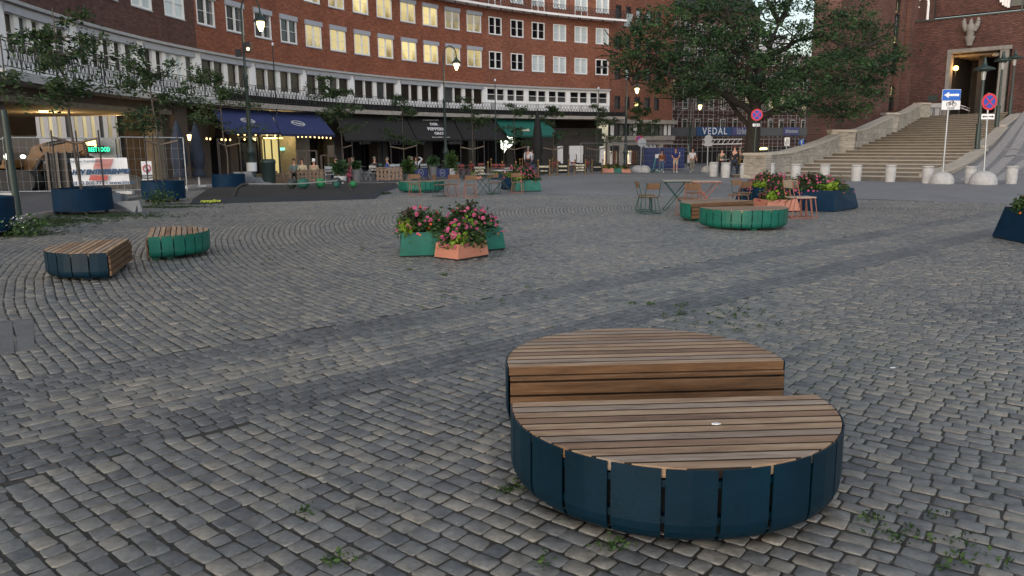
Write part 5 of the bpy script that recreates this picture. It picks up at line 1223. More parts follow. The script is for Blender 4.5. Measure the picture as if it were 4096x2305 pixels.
# ---------------------------------------------------------------- big tree by the stairs
def big_tree():
    Y0 = 58.0; base = Vector((17.2,Y0,gz(17.2,Y0))); r = thing('broadleaf_tree','huge dark spreading broadleaf tree with a thick black trunk behind the stair balustrade','tree',base)
    def T(x, y, dY=0): return AY(x*1.59,y*1.59,Y0+dY)
    b = MB(); rr = random.Random(11)
    b.tube([base-Vector((0,0,.3)),T(1893,360),T(1896,320),T(1900,270)],[.66,.52,.47,.44],12)
    lim = [((1900,290),(1790,215),(1680,190),.26,-3),((1900,275),(1850,190),(1800,90),.24,2),((1900,270),(1912,170),(1960,60),.42,0),((1960,60),(2000,-20),(2020,-90),.22,1),
           ((1905,260),(1990,190),(2120,190),.30,-2),((1898,300),(2000,262),(2150,215),.26,2),((1893,330),(1830,250),(1740,140),.20,3),((1900,270),(1880,120),(1800,-40),.34,-2),
           ((1912,170),(1990,110),(2100,60),.22,3),((1990,190),(2130,120),(2200,110),.18,-3),((1790,215),(1650,150),(1560,135),.2,1),((1680,190),(1600,180),(1590,215),.10,0),((1790,215),(1740,240),(1715,250),.12,1),((1960,60),(1935,10),(1900,-60),.2,-2)]
    ends = []
    for (a,m_,e_,rad,dy) in lim:
        A, M_, E_ = T(*a), T(m_[0],m_[1],dy*.6), T(e_[0],e_[1],dy); p1 = branch(b,A,M_,rad,rad*.7,.05,4,rr); p2 = branch(b,M_,E_,rad*.7,rad*.2,.07,5,rr)
        for p in p1[2:]+p2:
            for k in range(2):
                q = p+Vector((rr.uniform(-2.2,2.2),rr.uniform(-2.5,2.5),rr.uniform(-.6,2.0))); branch(b,p,q,.07,.02,.12,3,rr); ends.append(q)
    b.build('trunk','bark',r)
    # crown: foliage masses (x,y of each as read from its silhouette, radius px, depth offset, density)
    M_ = [(1560,140,40,0),(1590,95,42,1),(1600,165,42,-1),(1650,80,55,-2),(1665,140,60,0),(1640,190,35,1),(1700,45,60,2),(1735,110,70,-2),(1720,180,50,2),(1780,60,70,0),(1800,-10,80,1),(1800,140,70,3),(1790,205,55,-3),(1850,40,85,-3),(1860,120,80,0),(1890,-30,90,2),(1840,210,55,1),(1900,200,60,-3),(1760,235,32,0),(1700,225,26,-1),(1655,215,18,0),
          (1925,110,62,2),(1945,180,62,-1),(1930,250,50,1),(1990,215,55,-3),(2000,160,48,2),(2020,260,42,0),(2050,200,62,-2),(2060,130,48,1),(2085,255,55,2),(2110,180,70,-3),(2110,110,52,0),(2130,60,42,-1),(2090,50,30,2),(2150,230,55,1),(2160,150,62,-2),(2175,90,38,0),(2170,30,28,0),(2200,190,48,2),(2205,140,52,0),(2225,90,34,-1),(2240,170,28,0),(2250,130,24,0),(2150,275,26,0),(2100,290,26,1),(2190,245,30,-1),
          (1870,180,60,4),(1960,240,50,-4),(1750,170,60,-4),(1680,110,50,4),(2130,200,60,4),(1900,60,55,-4),(1990,-60,50,0),(2060,-70,42,1),(2030,15,14,0),(2000,60,16,2),(2045,70,15,0),(2060,15,14,1),(1990,20,15,0),(2020,90,18,1),(2055,95,18,0),(1960,10,22,-2),(1635,50,30,0),(1720,0,50,-3),(1770,-50,60,0)]
    Cc = []; tone = []; rg = np.random.default_rng(4)
    for (x,y,rad,dy) in M_:
        c = np.array(T(x,y,dy)); R_ = rad*1.59/FPX*Y0; nclump = int(4+R_*R_*4.2)
        d = rg.normal(size=(nclump,3)); d /= np.linalg.norm(d,axis=1)[:,None]; cc = c+d*(R_*rg.uniform(.35,1.05,nclump)**.6)[:,None]*np.array([1,1.25,.85])
        for q in cc:
            k = rg.integers(34,62); s_ = rg.uniform(.26,.52); t_ = np.clip(rg.normal(.40,.26),0,1)
            pts = q+rg.normal(size=(k,3))*np.array([s_,s_,s_*.5]); Cc.append(pts); tone.append(np.clip(t_+rg.normal(0,.12,k),0,1))
    Cc = np.concatenate(Cc); tone = np.concatenate(tone)
    print('big tree leaves', len(Cc))
    leaves('crown',Cc,None,.24,'leaf_dark',r,3,.25,2.3,tone)
big_tree()

# ---------------------------------------------------------------- navy tree pots with staked young trees
def young_tree(label, P, h, cr, seed, lean=0, dens=1.0, wid=1.0, low=.42, par=None):
    r = thing('young_tree',label,'tree',P); rr = random.Random(seed); rg = np.random.default_rng(seed); b = MB()
    top = Vector((P[0]+lean,P[1],P[2]+h)); tr = branch(b,P,top,.036,.014,.012,5,rr); L = []
    for i in range(int(12*dens)):
        u = rr.uniform(low,.98); s_ = Vector(P).lerp(top,u); a = rr.uniform(0,2*pi); ln = cr*wid*rr.uniform(.55,1.1)*(1-.5*max(0,(u-.6)/.4)); e_ = s_+Vector((cos(a)*ln,sin(a)*ln,rr.uniform(-.12,.45)*ln))
        pts = branch(b,s_,e_,.022,.008,.08,4,rr)
        for p in pts[1:]:
            for k in range(3): q = p+Vector((rr.uniform(-1,1),rr.uniform(-1,1),rr.uniform(-.5,.4)))*ln*.33; L.append((p,q))
    for p,q in L[::2]: b.cyl(p,q,.008,.004,4,caps=False)
    b.build('trunk','bark_young',r)
    C_ = []
    for p,q in L:
        k = 15; u = rg.uniform(.1,1.15,k)[:,None]; C_.append(np.array(p)*(1-u)+np.array(q)*u+rg.normal(0,.07,(k,3)))
    C_ = np.concatenate(C_); leaves('crown',C_,None,.125*min(1.3,max(.85,h/4.2)),'leaf_young',r,seed,.35,2.4); return r
def tree_pot(label, P, R_=.85, H=.85):
    r = thing('tree_pot',label,'planter',P,0,'round navy tree pots'); b = MB(); z0 = .10
    b.lathe([(R_,z0),(R_,z0+H)],(0,0,0),48); b.lathe([(R_,z0+H),(R_-.035,z0+H)],(0,0,0),48); b.lathe([(R_-.035,z0+H),(R_-.04,z0+H-.1)],(0,0,0),48); b.lathe([(0,z0),(R_,z0)],(0,0,0),48); b.build('tub','navy',r,False)
    b = MB(); b.lathe([(0,z0+H-.09),(R_-.045,z0+H-.09)],(0,0,0),24); b.build('soil','soil',r,False)
    for t in (.5,1.6,2.7,3.8,5): MB().cyl((R_*.8*cos(t),R_*.8*sin(t),0),(R_*.8*cos(t),R_*.8*sin(t),z0),.05,n=6).build('foot','iron',r,False)
    for x,y in ((-.5,-.25),(.55,-.2),(-.1,.5)): b = MB(); b.cyl((x,y,z0+H-.1),(x,y,z0+H+1.45),.022,n=6); b.build('stake','iron',r,False)
    b = MB(); b.tube([(-.5,-.25,z0+H+1.28),(-.02,0,z0+H+1.12),(.55,-.2,z0+H+1.25)],.03,5); b.build('tie_bar','plank',r,False); return r
pots = [(-10.22,15.1,.72,'leftmost navy tree pot, cut by the left edge of the photo'),(-11.0,20.55,.69,'largest whole navy tree pot, in front of the white banner'),(-11.1,25.6,.65,'second navy tree pot with a weed at its foot, beside the steel zigzag'),(-11.7,33.3,.66,'navy tree pot left of the upright steel sculpture'),(-8.9,43.0,.7,'navy tree pot behind the wooden pallets'),]
src = None
for i,(x,y,R_,lab) in enumerate(pots):
    if src is None: src = tree_pot('x',(x,y,gz(x,y)),.69,.56); o = src
    else: o = dup(src,(x,y,gz(x,y)),i*.3)
    o.location = (x,y,gz(x,y)); o['label'] = lab; s_ = R_/.69; o.scale = (s_,s_,1.1 if i == 0 else 1.0)
trees = [(-10.22,15.1,4.3,1.5,'young staked tree at the far left edge, its crown hiding the balcony railing',0.0),(-11.0,20.55,4.9,1.55,'young staked tree in the pot before the banner, crown against the lit passage',-.25),(-11.1,25.6,4.6,1.55,'young staked tree in the second pot, crown left of the navy awnings',-.2),(-11.7,33.3,4.6,1.6,'young staked tree over the left navy awning',-.15),(-8.9,43.0,5.3,1.9,'young staked tree between the two navy awnings',-.3),
 (-6.6,50,4.9,1.6,'young thin tree in front of the left bay of the black awning',0),(-2.6,55,5.0,1.9,'young thin tree left of the middle street lamp',0),(0.3,58.5,5.0,1.7,'young thin tree right of the middle street lamp',0),(3.3,62,5.2,1.8,'young thin tree at the left end of the green awning',0),(6.8,64,5.2,1.8,'young thin tree at the right end of the green awning',0),(11.7,72,6.0,2.0,'young thin tree at the right end of the crescent before the white shop doors',0),(13.6,84,6.5,1.9,'young tree before the white panels of the side-street house',0)]
for i,(x,y,h,cr,lab,ln) in enumerate(trees):
    z = gz(x,y)+(.57 if i < 5 else 0); young_tree(lab,(x,y,z),h*(1 if i>4 else .92),cr,20+i,ln,1.3 if i < 5 else .9)
for i in range(5,10):
    x,y = trees[i][0],trees[i][1]; r = thing('tree_stake','pale cross bar and stakes holding %s'%('the thin tree before the left black awning','the thin tree left of the middle lamp','the thin tree right of the middle lamp','the tree at the left of the green awning','the tree at the right of the green awning')[i-5],'tree support',(x,y,gz(x,y)),0,'tree stakes along the terrace')
    [MB().cyl((sx_,0,0),(sx_,0,2.3),.04,n=5).build('stake','iron',r,False) for sx_ in (-.8,.8)]; b = MB(); b.tube([(-.8,0,1.9),(0,.05,1.75),(.8,0,1.95)],.045,5); b.build('tie_bar','plank',r,False)

# ---------------------------------------------------------------- faceted flower planters
def planter(label, P, rz, w, d, h, m, seed, pink=1.0, inset=.14, facet=False, spread=1.0, hgt=1.0, group=None, lime=True):
    r = thing('flower_planter',label,'planter',P,0,group); c, s_ = cos(rz), sin(rz)
    def tr(x,y,z): return Vector((P[0]+x*c-y*s_,P[1]+x*s_+y*c,P[2]+z))
    b = MB(); wt, dt = w-2*inset, d-2*inset*.75; z0 = .03
    B_ = [(-w/2,-d/2),(w/2,-d/2),(w/2,d/2),(-w/2,d/2)]; tw_ = .03*w; T_ = [(-wt/2+tw_,-dt/2),(wt/2,-dt/2+tw_),(wt/2-tw_,dt/2),(-wt/2,dt/2-tw_)]
    vs = [tr(x,y,z0) for x,y in B_]+[tr(x,y,h) for x,y in T_]+[tr(x*.95,y*.95,h) for x,y in T_]+[tr(x*.95,y*.95,h-.1) for x,y in T_]
    # each side folded along one diagonal, the crease pushed out a touch
    fs = []
    for i in range(4):
        j = (i+1)%4; A, Bv, Cv, Dv = vs[i], vs[j], vs[4+j], vs[4+i]; mid = (A+Cv)/2 if i%2 else (Bv+Dv)/2; ctr = tr(0,0,h/2); out = (mid-ctr); out.z = 0; mid = mid+out.normalized()*.004; vs.append(mid); k = len(vs)-1
        fs += [(i,j,k),(j,4+j,k),(4+j,4+i,k),(4+i,i,k),(4+i,4+j,8+j,8+i),(8+i,8+j,12+j,12+i)]
    fs.append((12,13,14,15)); b.add(vs,fs); b.build('box',m,r)
    b = MB(); b.add([tr(x*.97,y*.97,.0) for x,y in B_]+[tr(x*.97,y*.97,.03) for x,y in B_],[(0,1,2,3),(4,5,6,7)]+[(i,(i+1)%4,4+(i+1)%4,4+i) for i in range(4)]); b.build('base','dark_gap',r)
    rg = np.random.default_rng(seed)
    def cloud(n, sx, sy, sz_, cx=0, cy=0, cz=.12, k=18, sp=.055):
        o = []
        for _ in range(n):
            a = rg.uniform(0,2*pi); u = sqrt(rg.uniform(0,1)); x = cx+sx*u*cos(a); y = cy+sy*u*sin(a); z = cz+sz_*(1-u*u)*rg.uniform(.5,1.0); q = np.array(tr(x,y,h+z)); o.append(q+rg.normal(0,sp,(k,3)))
        return np.concatenate(o)
    sx, sy, H_ = wt/2*1.02*spread, dt/2*1.02*spread, .40*hgt
    leaves('foliage',cloud(int(70*w),sx,sy,H_,k=24,cz=-.02),None,.075,'leaf_bed',r,seed,.1,2.2)
    leaves('foliage',cloud(int(16*w),sx*.5,sy*.5,H_*1.02,k=26,cz=0,cx=rg.uniform(-.15,.15)*w),None,.09,'leaf_purple',r,seed+1,.1,1.5)
    if lime: leaves('foliage',cloud(int(6*w),sx*.25,sy*.3,.10,k=22,cx=-wt*.30,cy=-dt*.36,cz=.02),None,.09,'leaf_lime',r,seed+2,.3,1.4)
    # flowers: five-petalled discs facing up and out
    def flowers(n, m_, size, zone, name='blossoms'):
        V = []; F = []; tn = []
        for _ in range(n):
            a = rg.uniform(0,2*pi); u = rg.uniform(*zone); x = sx*u*cos(a)*1.06; y = sy*u*sin(a)*1.1; z = max(-.10,H_*(1-u*u)*rg.uniform(.75,1.12)-(.05 if u>.95 else 0))+.03
            q = tr(x,y,h+z); N_ = (Vector((x*c-y*s_,x*s_+y*c,.22))*1.0+Vector((rg.normal(0,.25),rg.normal(0,.25),.15))+Vector((0,-.25,0))).normalized(); X = N_.orthogonal().normalized(); Y_ = N_.cross(X); s = size*rg.uniform(.75,1.2); o = len(V); V.append(q-N_*s*.22-WL(r)); t = rg.uniform(0,1); tn.append(t*.3)
            for i in range(10):
                t_ = 2*pi*i/10; rr_ = s*(1 if i%2==0 else .84); V.append(q+X*(rr_*cos(t_))+Y_*(rr_*sin(t_))+N_*(0)-WL(r)); tn.append(t)
            for i in range(10): F.append((o,o+1+i,o+1+(i+1)%10))
        npmesh(name,[tuple(v) for v in V],F,m_,r,tn)
    flowers(int(42*w*pink),'petal_pink',.033,(.35,1.05)); flowers(int(26*w*pink),'petal_pink',.022,(.7,1.14)); flowers(int(6*w),'petal_red',.022,(.1,1.0)); flowers(int(5*w),'petal_orange',.020,(.8,1.1))
    return r
GP = 'faceted flower planters'
def planter3(label, C_, R_, d, hpx, m, seed, **k):
    """C_: photo position of the near bottom corner, R_: of the corner to its right"""
    A, B = G(*C_), G(*R_); v = B-A; w = v.xy.length; rz = atan2(v.y,v.x); h = AY(C_[0],C_[1]-hpx,A.y).z-A.z
    c = A.xy+Vector((cos(rz),sin(rz)))*w/2+Vector((-sin(rz),cos(rz)))*d/2; return planter(label,ground(c),rz,w,d,h,m,seed,group=GP,**k)
planter3('green faceted planter of pink petunias, left one of the middle cluster',(1599,1030),(1790,1027),.95,100,'green_panel',31,inset=.025,pink=1.1,hgt=.9,spread=1.15)
planter3('green faceted planter, right rear one of the middle cluster behind the terracotta box',(1850,1014),(2022,1001),.9,92,'green_panel',32,inset=.03,pink=1.3,hgt=.85,spread=1.3)
planter3('small terracotta-pink planter at the front of the middle cluster',(1832,1045),(1955,1027),.50,66,'pink_paint',33,inset=.015,pink=1.4,hgt=.75,spread=1.15)
planter3('navy faceted planter, left one behind the stacked chairs',(3010,828),(3230,826),1.3,78,'navy',34,inset=.12,pink=1.3)
planter3('navy faceted planter with folded side, right one near the bollards',(3336,850),(3434,835),1.9,87,'navy',35,inset=.10,pink=.8,spread=1.05)
planter3('terracotta-pink planter between the green bench and the stacked chairs',(3062,850),(3204,848),.9,50,'pink_paint',36,inset=.08,pink=1.0)
planter('pale green planter overflowing with pink flowers, beside the cafe tables',ground((.62,33.2)),radians(10),1.12,.95,.46,'green_panel',37,1.8,.06,group=GP,hgt=1.4,spread=1.15)
planter('navy planter behind the pale green one beside the cafe tables',ground((.22,34.7)),radians(10),1.2,1.0,.55,'navy',38,1.2,.1,group=GP,hgt=1.2)
planter('navy planter cut by the right edge of the photo',ground((9.85,14.6)),radians(-4),1.35,1.1,.60,'navy',39,.6,.12,group=GP)
planter('green planter corner peeping in at the right edge below the navy one',ground((9.65,13.35)),radians(0),1.3,.8,.42,'green_panel',40,.8,.12,group=GP)
for i,(x,y,w_,h_,m,lab) in enumerate(((2432,693,.92,.40,'pink_paint','low terracotta planter left of the green one, at the end of the cafe boards'),(2470,693,.66,.40,'green_panel','low green planter wedged between two terracotta ones before the shop'),(2502,693,.80,.34,'pink_paint','low terracotta planter nearest the white domes'),(1902,718,.72,.20,'pink_paint','low terracotta planter behind the far cafe table'),(1988,718,.72,.30,'navy','low navy planter behind the leaning wooden chair'))):
    P = G(x,y)+Vector((0,.35,0)); planter(lab,ground(P),radians(3),w_,.7,h_,m,50+i,.3,.06,group=GP,hgt=.7 if i in (0,1,2) else .15)

# ---------------------------------------------------------------- chairs and tables
def chair(name, label, m_f, m_w='wood_chair', group='cafe chairs on the square'):
    r = thing(name,label,'chair',(0,0,0),0,group); rad = .0105
    b = MB(); b.box((0,-.01,.455),(.42,.40,.018)); b.build('seat',m_w,r,False)
    b = MB(); Mx = Matrix.Rotation(.20,3,'X'); b.box((0,.235,.745),(.41,.018,.17),M=Matrix.Rotation(-.20,3,'X')); b.build('backrest',m_w,r,False)
    b = MB()
    for s in (-1,1):
        b.tube([(s*.21,-.20,.44),(s*.21,.12,.44),(s*.21,.18,.47),(s*.21,.265,.84)],rad,6)
        b.tube([(s*.19,-.19,.44),(s*.24,-.24,.02),(s*.24,-.24,.012),(s*.24,.24,.012),(s*.18,.14,.44)],rad,6)
        b.tube([(s*.12,-.14,.44),(s*.16,-.17,.03)],rad*.8,5)
    b.tube([(-.21,-.20,.44),(.21,-.20,.44)],rad,6); b.tube([(-.21,.14,.44),(.21,.14,.44)],rad,6); b.tube([(-.24,.24,.012),(.24,.24,.012)],rad,6); b.tube([(-.16,-.17,.03),(.16,-.17,.03)],rad*.8,5)
    b.build('frame',m_f,r,False); return r
def table(name, label, m_f, m_t, round_=False, w=.66, H=.74, group='cafe tables on the square'):
    r = thing(name,label,'table',(0,0,0),0,group); b = MB()
    if round_: b.cyl((0,0,H-.02),(0,0,H),w/2,n=28)
    else: b.box((0,0,H-.012),(w,w,.022))
    b.build('table_top',m_t,r,False); b = MB(); q = w/2-.05
    if not round_:
        for a,c in (((-w/2,-w/2),(w/2,-w/2)),((w/2,-w/2),(w/2,w/2)),((w/2,w/2),(-w/2,w/2)),((-w/2,w/2),(-w/2,-w/2))): b.cyl((*a,H-.016),(*c,H-.016),.014,n=5)
    for s in (-1,1):
        b.tube([(s*q,-q,H-.03),(-s*q,-q,.02)],.012,5); b.tube([(s*q,q,H-.03),(-s*q,q,.02)],.012,5)
    for s in (-1,1): b.tube([(s*q,-q,.015),(s*q,q,.015)],.012,5)
    b.build('frame',m_f,r,False); return r
cp_ = chair('cafe_chair','x','pink_frame'); cg_ = chair('cafe_chair','x','green_frame'); cn_ = chair('cafe_chair','x','green_iron')
tp_ = table('cafe_table','x','pink_frame','wood_pale'); tg_ = table('cafe_table','x','green_frame','wood_pale'); tr_ = table('cafe_table','x','green_iron','galv',True,.7)
used = set()
def put(src, x, y, rz, lab, s=1.0):
    if src.name in used: o = dup(src,(x,y,gz(x,y)),rz,lab)
    else: used.add(src.name); o = src; o.location = (x,y,gz(x,y)); o.rotation_euler = (0,0,rz); o['label'] = lab
    o.scale = (s,s,s); return o
S1 = .97
put(cg_,3.62,21.05,radians(-160),'green-framed chair with brown back, front left of the two square tables',S1)
put(cg_,3.70,22.0,radians(95),'green-framed chair seen side on behind the front left chair',S1)
put(cp_,4.55,20.55,radians(-165),'terracotta-framed chair with its back to us in front of the square tables',S1)
put(cp_,5.35,23.3,radians(15),'terracotta-framed chair on the far side of the square tables',S1)
put(cp_,6.35,22.25,radians(-150),'terracotta-framed chair right of the square tables, wood back towards us',S1)
put(cg_,6.75,23.4,radians(30),'green-framed chair behind the terracotta chair on the right',S1)
put(tg_,4.55,22.1,radians(-5),'green-framed square table, left one pushed against its terracotta neighbour',1.12)
put(tp_,5.30,21.85,radians(-5),'terracotta-framed square table beside the green-framed one',1.12)
cw_ = chair('cafe_chair','x','pink_frame','wood_pale')
for k in range(2): put(cw_,7.08+k*.17,19.75+k*.12,radians(98),('terracotta chair pushed up to the pink planter, %s of the pair')%('outer one' if k==0 else 'inner one'),1.12)
S2 = .94
put(cp_,-3.55,29.6,radians(-175),'terracotta-framed chair in front of the green half-round bench near the deck',S2)
put(cn_,-2.55,28.9,radians(115),'dark green chair seen side on, left of the round cafe tables',S2)
put(cp_,-2.15,29.3,radians(-160),'terracotta chair with pale wood back behind the dark green side-on chair',S2)
put(cp_,-1.45,28.5,radians(-170),'terracotta chair with dark brown back before the low green table',S2)
put(cg_,-.65,31.0,radians(-185),'green chair facing away between the two far cafe tables',S2)
put(cp_,.25,31.6,radians(170),'tall terracotta chair leaning right, just left of the pink flowers',S2)
put(tr_,-.35,31.9,0,'round grey-topped table left of the overflowing flower planter',1.2)
put(tg_,-1.05,30.0,.4,'green-framed table behind the brown-backed chair',1.05)
ring = 0

# ---------------------------------------------------------------- black rubber deck with slackline
P4 = [G(760,818),G(1500,797),G(1542,766),G(1600,749),G(1596,744),G(1400,747),G(985,757),G(830,768)]
dk = thing('slackline_deck','low black rubber deck with sloping edge and a slackline across it','play deck',ground((P4[0].lerp(P4[3],.5).x,P4[0].lerp(P4[3],.5).y)))
c = (P4[0]+P4[1]+P4[5]+P4[7])/4; b = MB(); hD = .16; n = 8
top = [Vector(p).lerp(c,.03)+Vector((0,0,hD)) for p in P4]; b.add([*P4,*top],[list(range(8))]+[(i,(i+1)%n,n+(i+1)%n,n+i) for i in range(n)],1); b.add(top,[list(range(n))],0); b.build('deck',['ramp_top','ramp_side'],dk)
D_ = (P4[1]-P4[0]).normalized(); P = Vector(G(826,808)); 
text('lettering','rampline',.17,'yellow_text',dk,Vector(P4[0]).lerp(P4[1],.10)+Vector((0,.04,.085)),D_,(0,.6,.5),.004,bold=.004)
for x0,y0,s_ in ((935,787,1),(1408,767,-1)):
    A = G(x0,y0,hD); b = MB(); b.tube([A,A+Vector((.08*s_,0,.16)),A+Vector((.17*s_,0,.30)),A+Vector((.30*s_,0,.38)),A+Vector((.50*s_,0,.40))],[.085,.06,.05,.04,.03],8); b.build('anchor_arm','rubber',dk)
    if s_ == 1: E1 = A+Vector((.50,0,.40))
    else: E2 = A+Vector((-.50,0,.40))
b = MB(); b.tube([E1,(E1+E2)/2-Vector((0,0,.06)),E2],.022,4); b.build('line','rope_pale',dk)
# rubber balls behind
mat('ball_dark',(.022,.034,.030),.7,.3,6,.3,40); mat('ball_teal',(.012,.085,.062),.7,.3,6,.3,40); mat('ball_green',(.018,.17,.06),.7,.3,6,.3,40)
for x,y,rp,m,lab,sq in ((1168,757,31,'ball_dark','dark grey-green play sphere, leftmost of the row',1),(1214,758,37,'ball_teal','wide teal egg-shaped play sphere second from the left',.92),(1283,755,32,'ball_green','bright green play sphere alone in the middle of the row',1),(1349,750,31,'ball_dark','dark play sphere behind the small teal one',1),(1347,756,22,'ball_teal','small teal play sphere beside the right anchor arm',1),(1413,753,22,'ball_green','small green play sphere at the right end of the row',1)):
    P = G(x,y,.16); s_ = rp/1.59*.97*P.y/FPX; r = thing('play_sphere',lab,'sphere',P,0,'rubber spheres'); b = MB(); b.ball((0,0,s_*sq*.98+.03),s_,24,14,0,(1.12 if sq<1 else 1,1,sq)); b.build('ball',m,r,False); b = MB(); b.cyl((0,0,0),(0,0,.08),s_*.35,n=12); b.build('foot','iron',r,False)

# ---------------------------------------------------------------- steel zigzag sculptures
def steel(label, P, polys, Yd=(.5,.86)):
    r = thing('steel_sculpture',label,'sculpture',P)
    for q, th in polys:
        b = MB(); n = len(q); dv = Vector((Yd[0],Yd[1],0)).normalized()*th; vs = [Vector(v) for v in q]+[Vector(v)+dv for v in q]
        b.add(vs,[list(range(n)),list(range(n,2*n))[::-1]]+[(i,(i+1)%n,n+(i+1)%n,n+i) for i in range(n)]); b.build('folded_plate','steel_sheet',r)
def at2(x,y,Y): return AY(x,y,Y)
steel('low folded steel zigzag lying beside the big navy pot',G(530,845),[([at2(*p,21.0) for p in ((424,772),(446,774),(456,812),(552,852),(536,853),(424,832))],.30),([at2(*p,20.7) for p in ((456,808),(556,802),(569,847),(553,852),(548,818),(540,852))],.06),([at2(*p,21.6) for p in ((446,774),(500,776),(507,803),(456,808))],.05)],(.25,.97))
steel('upright folded steel sheet sculpture stepping down to the right, behind the deck',G(1010,758),[([at2(*p,34.5) for p in ((971,687),(1003,687),(1013,710),(1045,712),(1054,728),(1083,731),(1090,757),(1072,757),(1014,725),(975,762))],.05),([at2(*p,35.3) for p in ((933,688),(971,688),(975,762),(945,758))],.05)],(.2,1))
# ---------------------------------------------------------------- street lamps, flag poles
def street_lamp(P, h, label, arm=1):
    r = thing('street_lamp',label,'street lamp',P,0,'tall green swan-neck street lamps'); b = MB()
    b.lathe([(.26,0),(.26,.15),(.22,.2),(.2,1.3),(.22,1.38),(.27,1.5),(.27,1.6),(.17,1.85),(.15,1.95),(.13,2.1),(.11,h*.6),(.14,h*.61),(.14,h*.63),(.07,h*.64),(.06,h)],(0,0,0),14); b.build('post','green_iron',r,False)
    b = MB(); R_ = .52; pts = [(0,0,h)]+[(arm*(R_-R_*cos(t)),0,h+R_*1.5*sin(t)) for t in [pi*i/12 for i in range(13)]]; pts.append((arm*2*R_,0,h-.25)); b.tube(pts,.045,6); b.build('swan_neck','green_iron',r,False)
    x = arm*2*R_; b = MB(); b.lathe([(.05,.30),(.08,.12),(.16,.02),(.37,-.20),(.40,-.27),(.30,-.28)],(x,0,h-.30),20); b.build('shade','green_iron',r,False)
    b = MB(); b.lathe([(.20,-.24),(.22,-.36),(.16,-.62),(.07,-.78),(0,-.80)],(x,0,h-.30),16); b.build('globe','lamp_glow',r,False)
    point('lamp_light',(P[0]+x,P[1]-.1,P[2]+h-1.35),40,(1,.78,.42),.15,r); return r
P = ground((-15.15,48.0)); P.x = (1010-2048)/FPX*47.5; 
Yl = 46.5; xb = AY(1008,690,Yl).x; l1 = street_lamp(Vector((xb,Yl,gz(xb,Yl))),AY(970,45,Yl).z-gz(xb,Yl),'tall lamp with glowing globe, leftmost and nearest, a floodlight on its post')
b = MB(); z = AY(985,190,Yl).z-gz(xb,Yl); b.box((.28,-.1,z),(.35,.3,.55)); b.box((-.3,0,z-.3),(.3,.25,.4)); b.build('floodlight','iron',l1,False); b = MB(); b.ball((.33,-.28,z-.12),.09,8,6); b.build('spot','lamp_glow',l1,False)
b = MB(); z = AY(1008,668,Yl).z-gz(xb,Yl); b.cyl((0,0,z-.25),(0,0,z+.25),.285,n=14); b.build('poster','sign_white',l1,False)
Yl = 66; xb = AY(1783,640,Yl).x; l2 = street_lamp(Vector((xb,Yl,gz(xb,Yl))),AY(1775,225,Yl).z-gz(xb,Yl),'tall lamp with glowing globe in the middle, before the black awning')
Yl = 82; xb = AY(2502,640,Yl).x; l3 = street_lamp(Vector((xb,Yl,gz(xb,Yl))),AY(2502,330,Yl).z-gz(xb,Yl),'tall lamp with glowing globe at the corner of the side street')
Yl = 92; xb = AY(2757,640,Yl).x; l4 = street_lamp(Vector((xb,Yl,gz(xb,Yl))),AY(2753,400,Yl).z-gz(xb,Yl),'lamp before the scaffolding with a glowing globe, farthest one')
for i,(x,yb,yt,Y,lab) in enumerate(((1118,640,182,56,'thin flag pole before the navy awnings'),(1535,640,268,70,'thin flag pole before the black awning, left of the middle lamp'),(1984,640,325,74,'thin flag pole at the left edge of the green awning'),(2391,640,357,76,'thin flag pole near the right end of the crescent'))):
    A, B = AY(x,yb,Y), AY(x-3 if i == 0 else x,yt,Y); r = thing('flag_pole',lab,'flag pole',(A.x,Y,gz(A.x,Y))); h_ = B.z-gz(A.x,Y); b = MB(); b.cyl((0,0,0),(0,0,h_),.07,.035,8); b.build('pole','galv' if i==9 else 'green_iron',r,False); b = MB(); b.ball((0,0,h_+.08),.09,8,6,0,(1,1,1.4)); b.build('finial','sign_white',r,False)
# leftmost dark post
A = G(75,875); r = thing('iron_post','tilting dark green iron post at the far left by the asphalt','post',A); b = MB(); T_ = AY(15,440,A.y); b.cyl(A,T_,.085,.07,10); b.cyl(A,A+(T_-A)*.03,.17,.15,10); b.build('post','green_iron',r)
A = ground((-11.95,17.2)); r = thing('iron_post','thick dark green post cut by the left edge of the photo','post',A); b = MB(); b.cyl(A,A+Vector((-.25,0,5)),.12,.09,10); b.build('post','green_iron',r)
# ---------------------------------------------------------------- people (skin-modifier bodies)
def skin(name, pts, edges, m, parent, sub=1, label=None):
    me = bpy.data.meshes.new(name); me.from_pydata([p[:3] for p in pts],edges,[]); o = bpy.data.objects.new(name,me); COL.objects.link(o)
    md = o.modifiers.new('s','SKIN'); sv = me.skin_vertices[0].data
    for i,p in enumerate(pts): rr = p[3]; sv[i].radius = rr if isinstance(rr,tuple) else (rr,rr)
    sv[0].use_root = True; ms = o.modifiers.new('u','SUBSURF'); ms.levels = sub; ms.render_levels = sub
    bpy.context.view_layer.update(); me2 = bpy.data.meshes.new_from_object(o.evaluated_get(bpy.context.evaluated_depsgraph_get())); bpy.data.objects.remove(o)
    me2.name = name; me2.materials.clear(); me2.materials.append(MT[m]); me2.polygons.foreach_set('use_smooth',[True]*len(me2.polygons))
    o = bpy.data.objects.new(name,me2); COL.objects.link(o); o.parent = parent
    if label: o['label'] = label
    return o
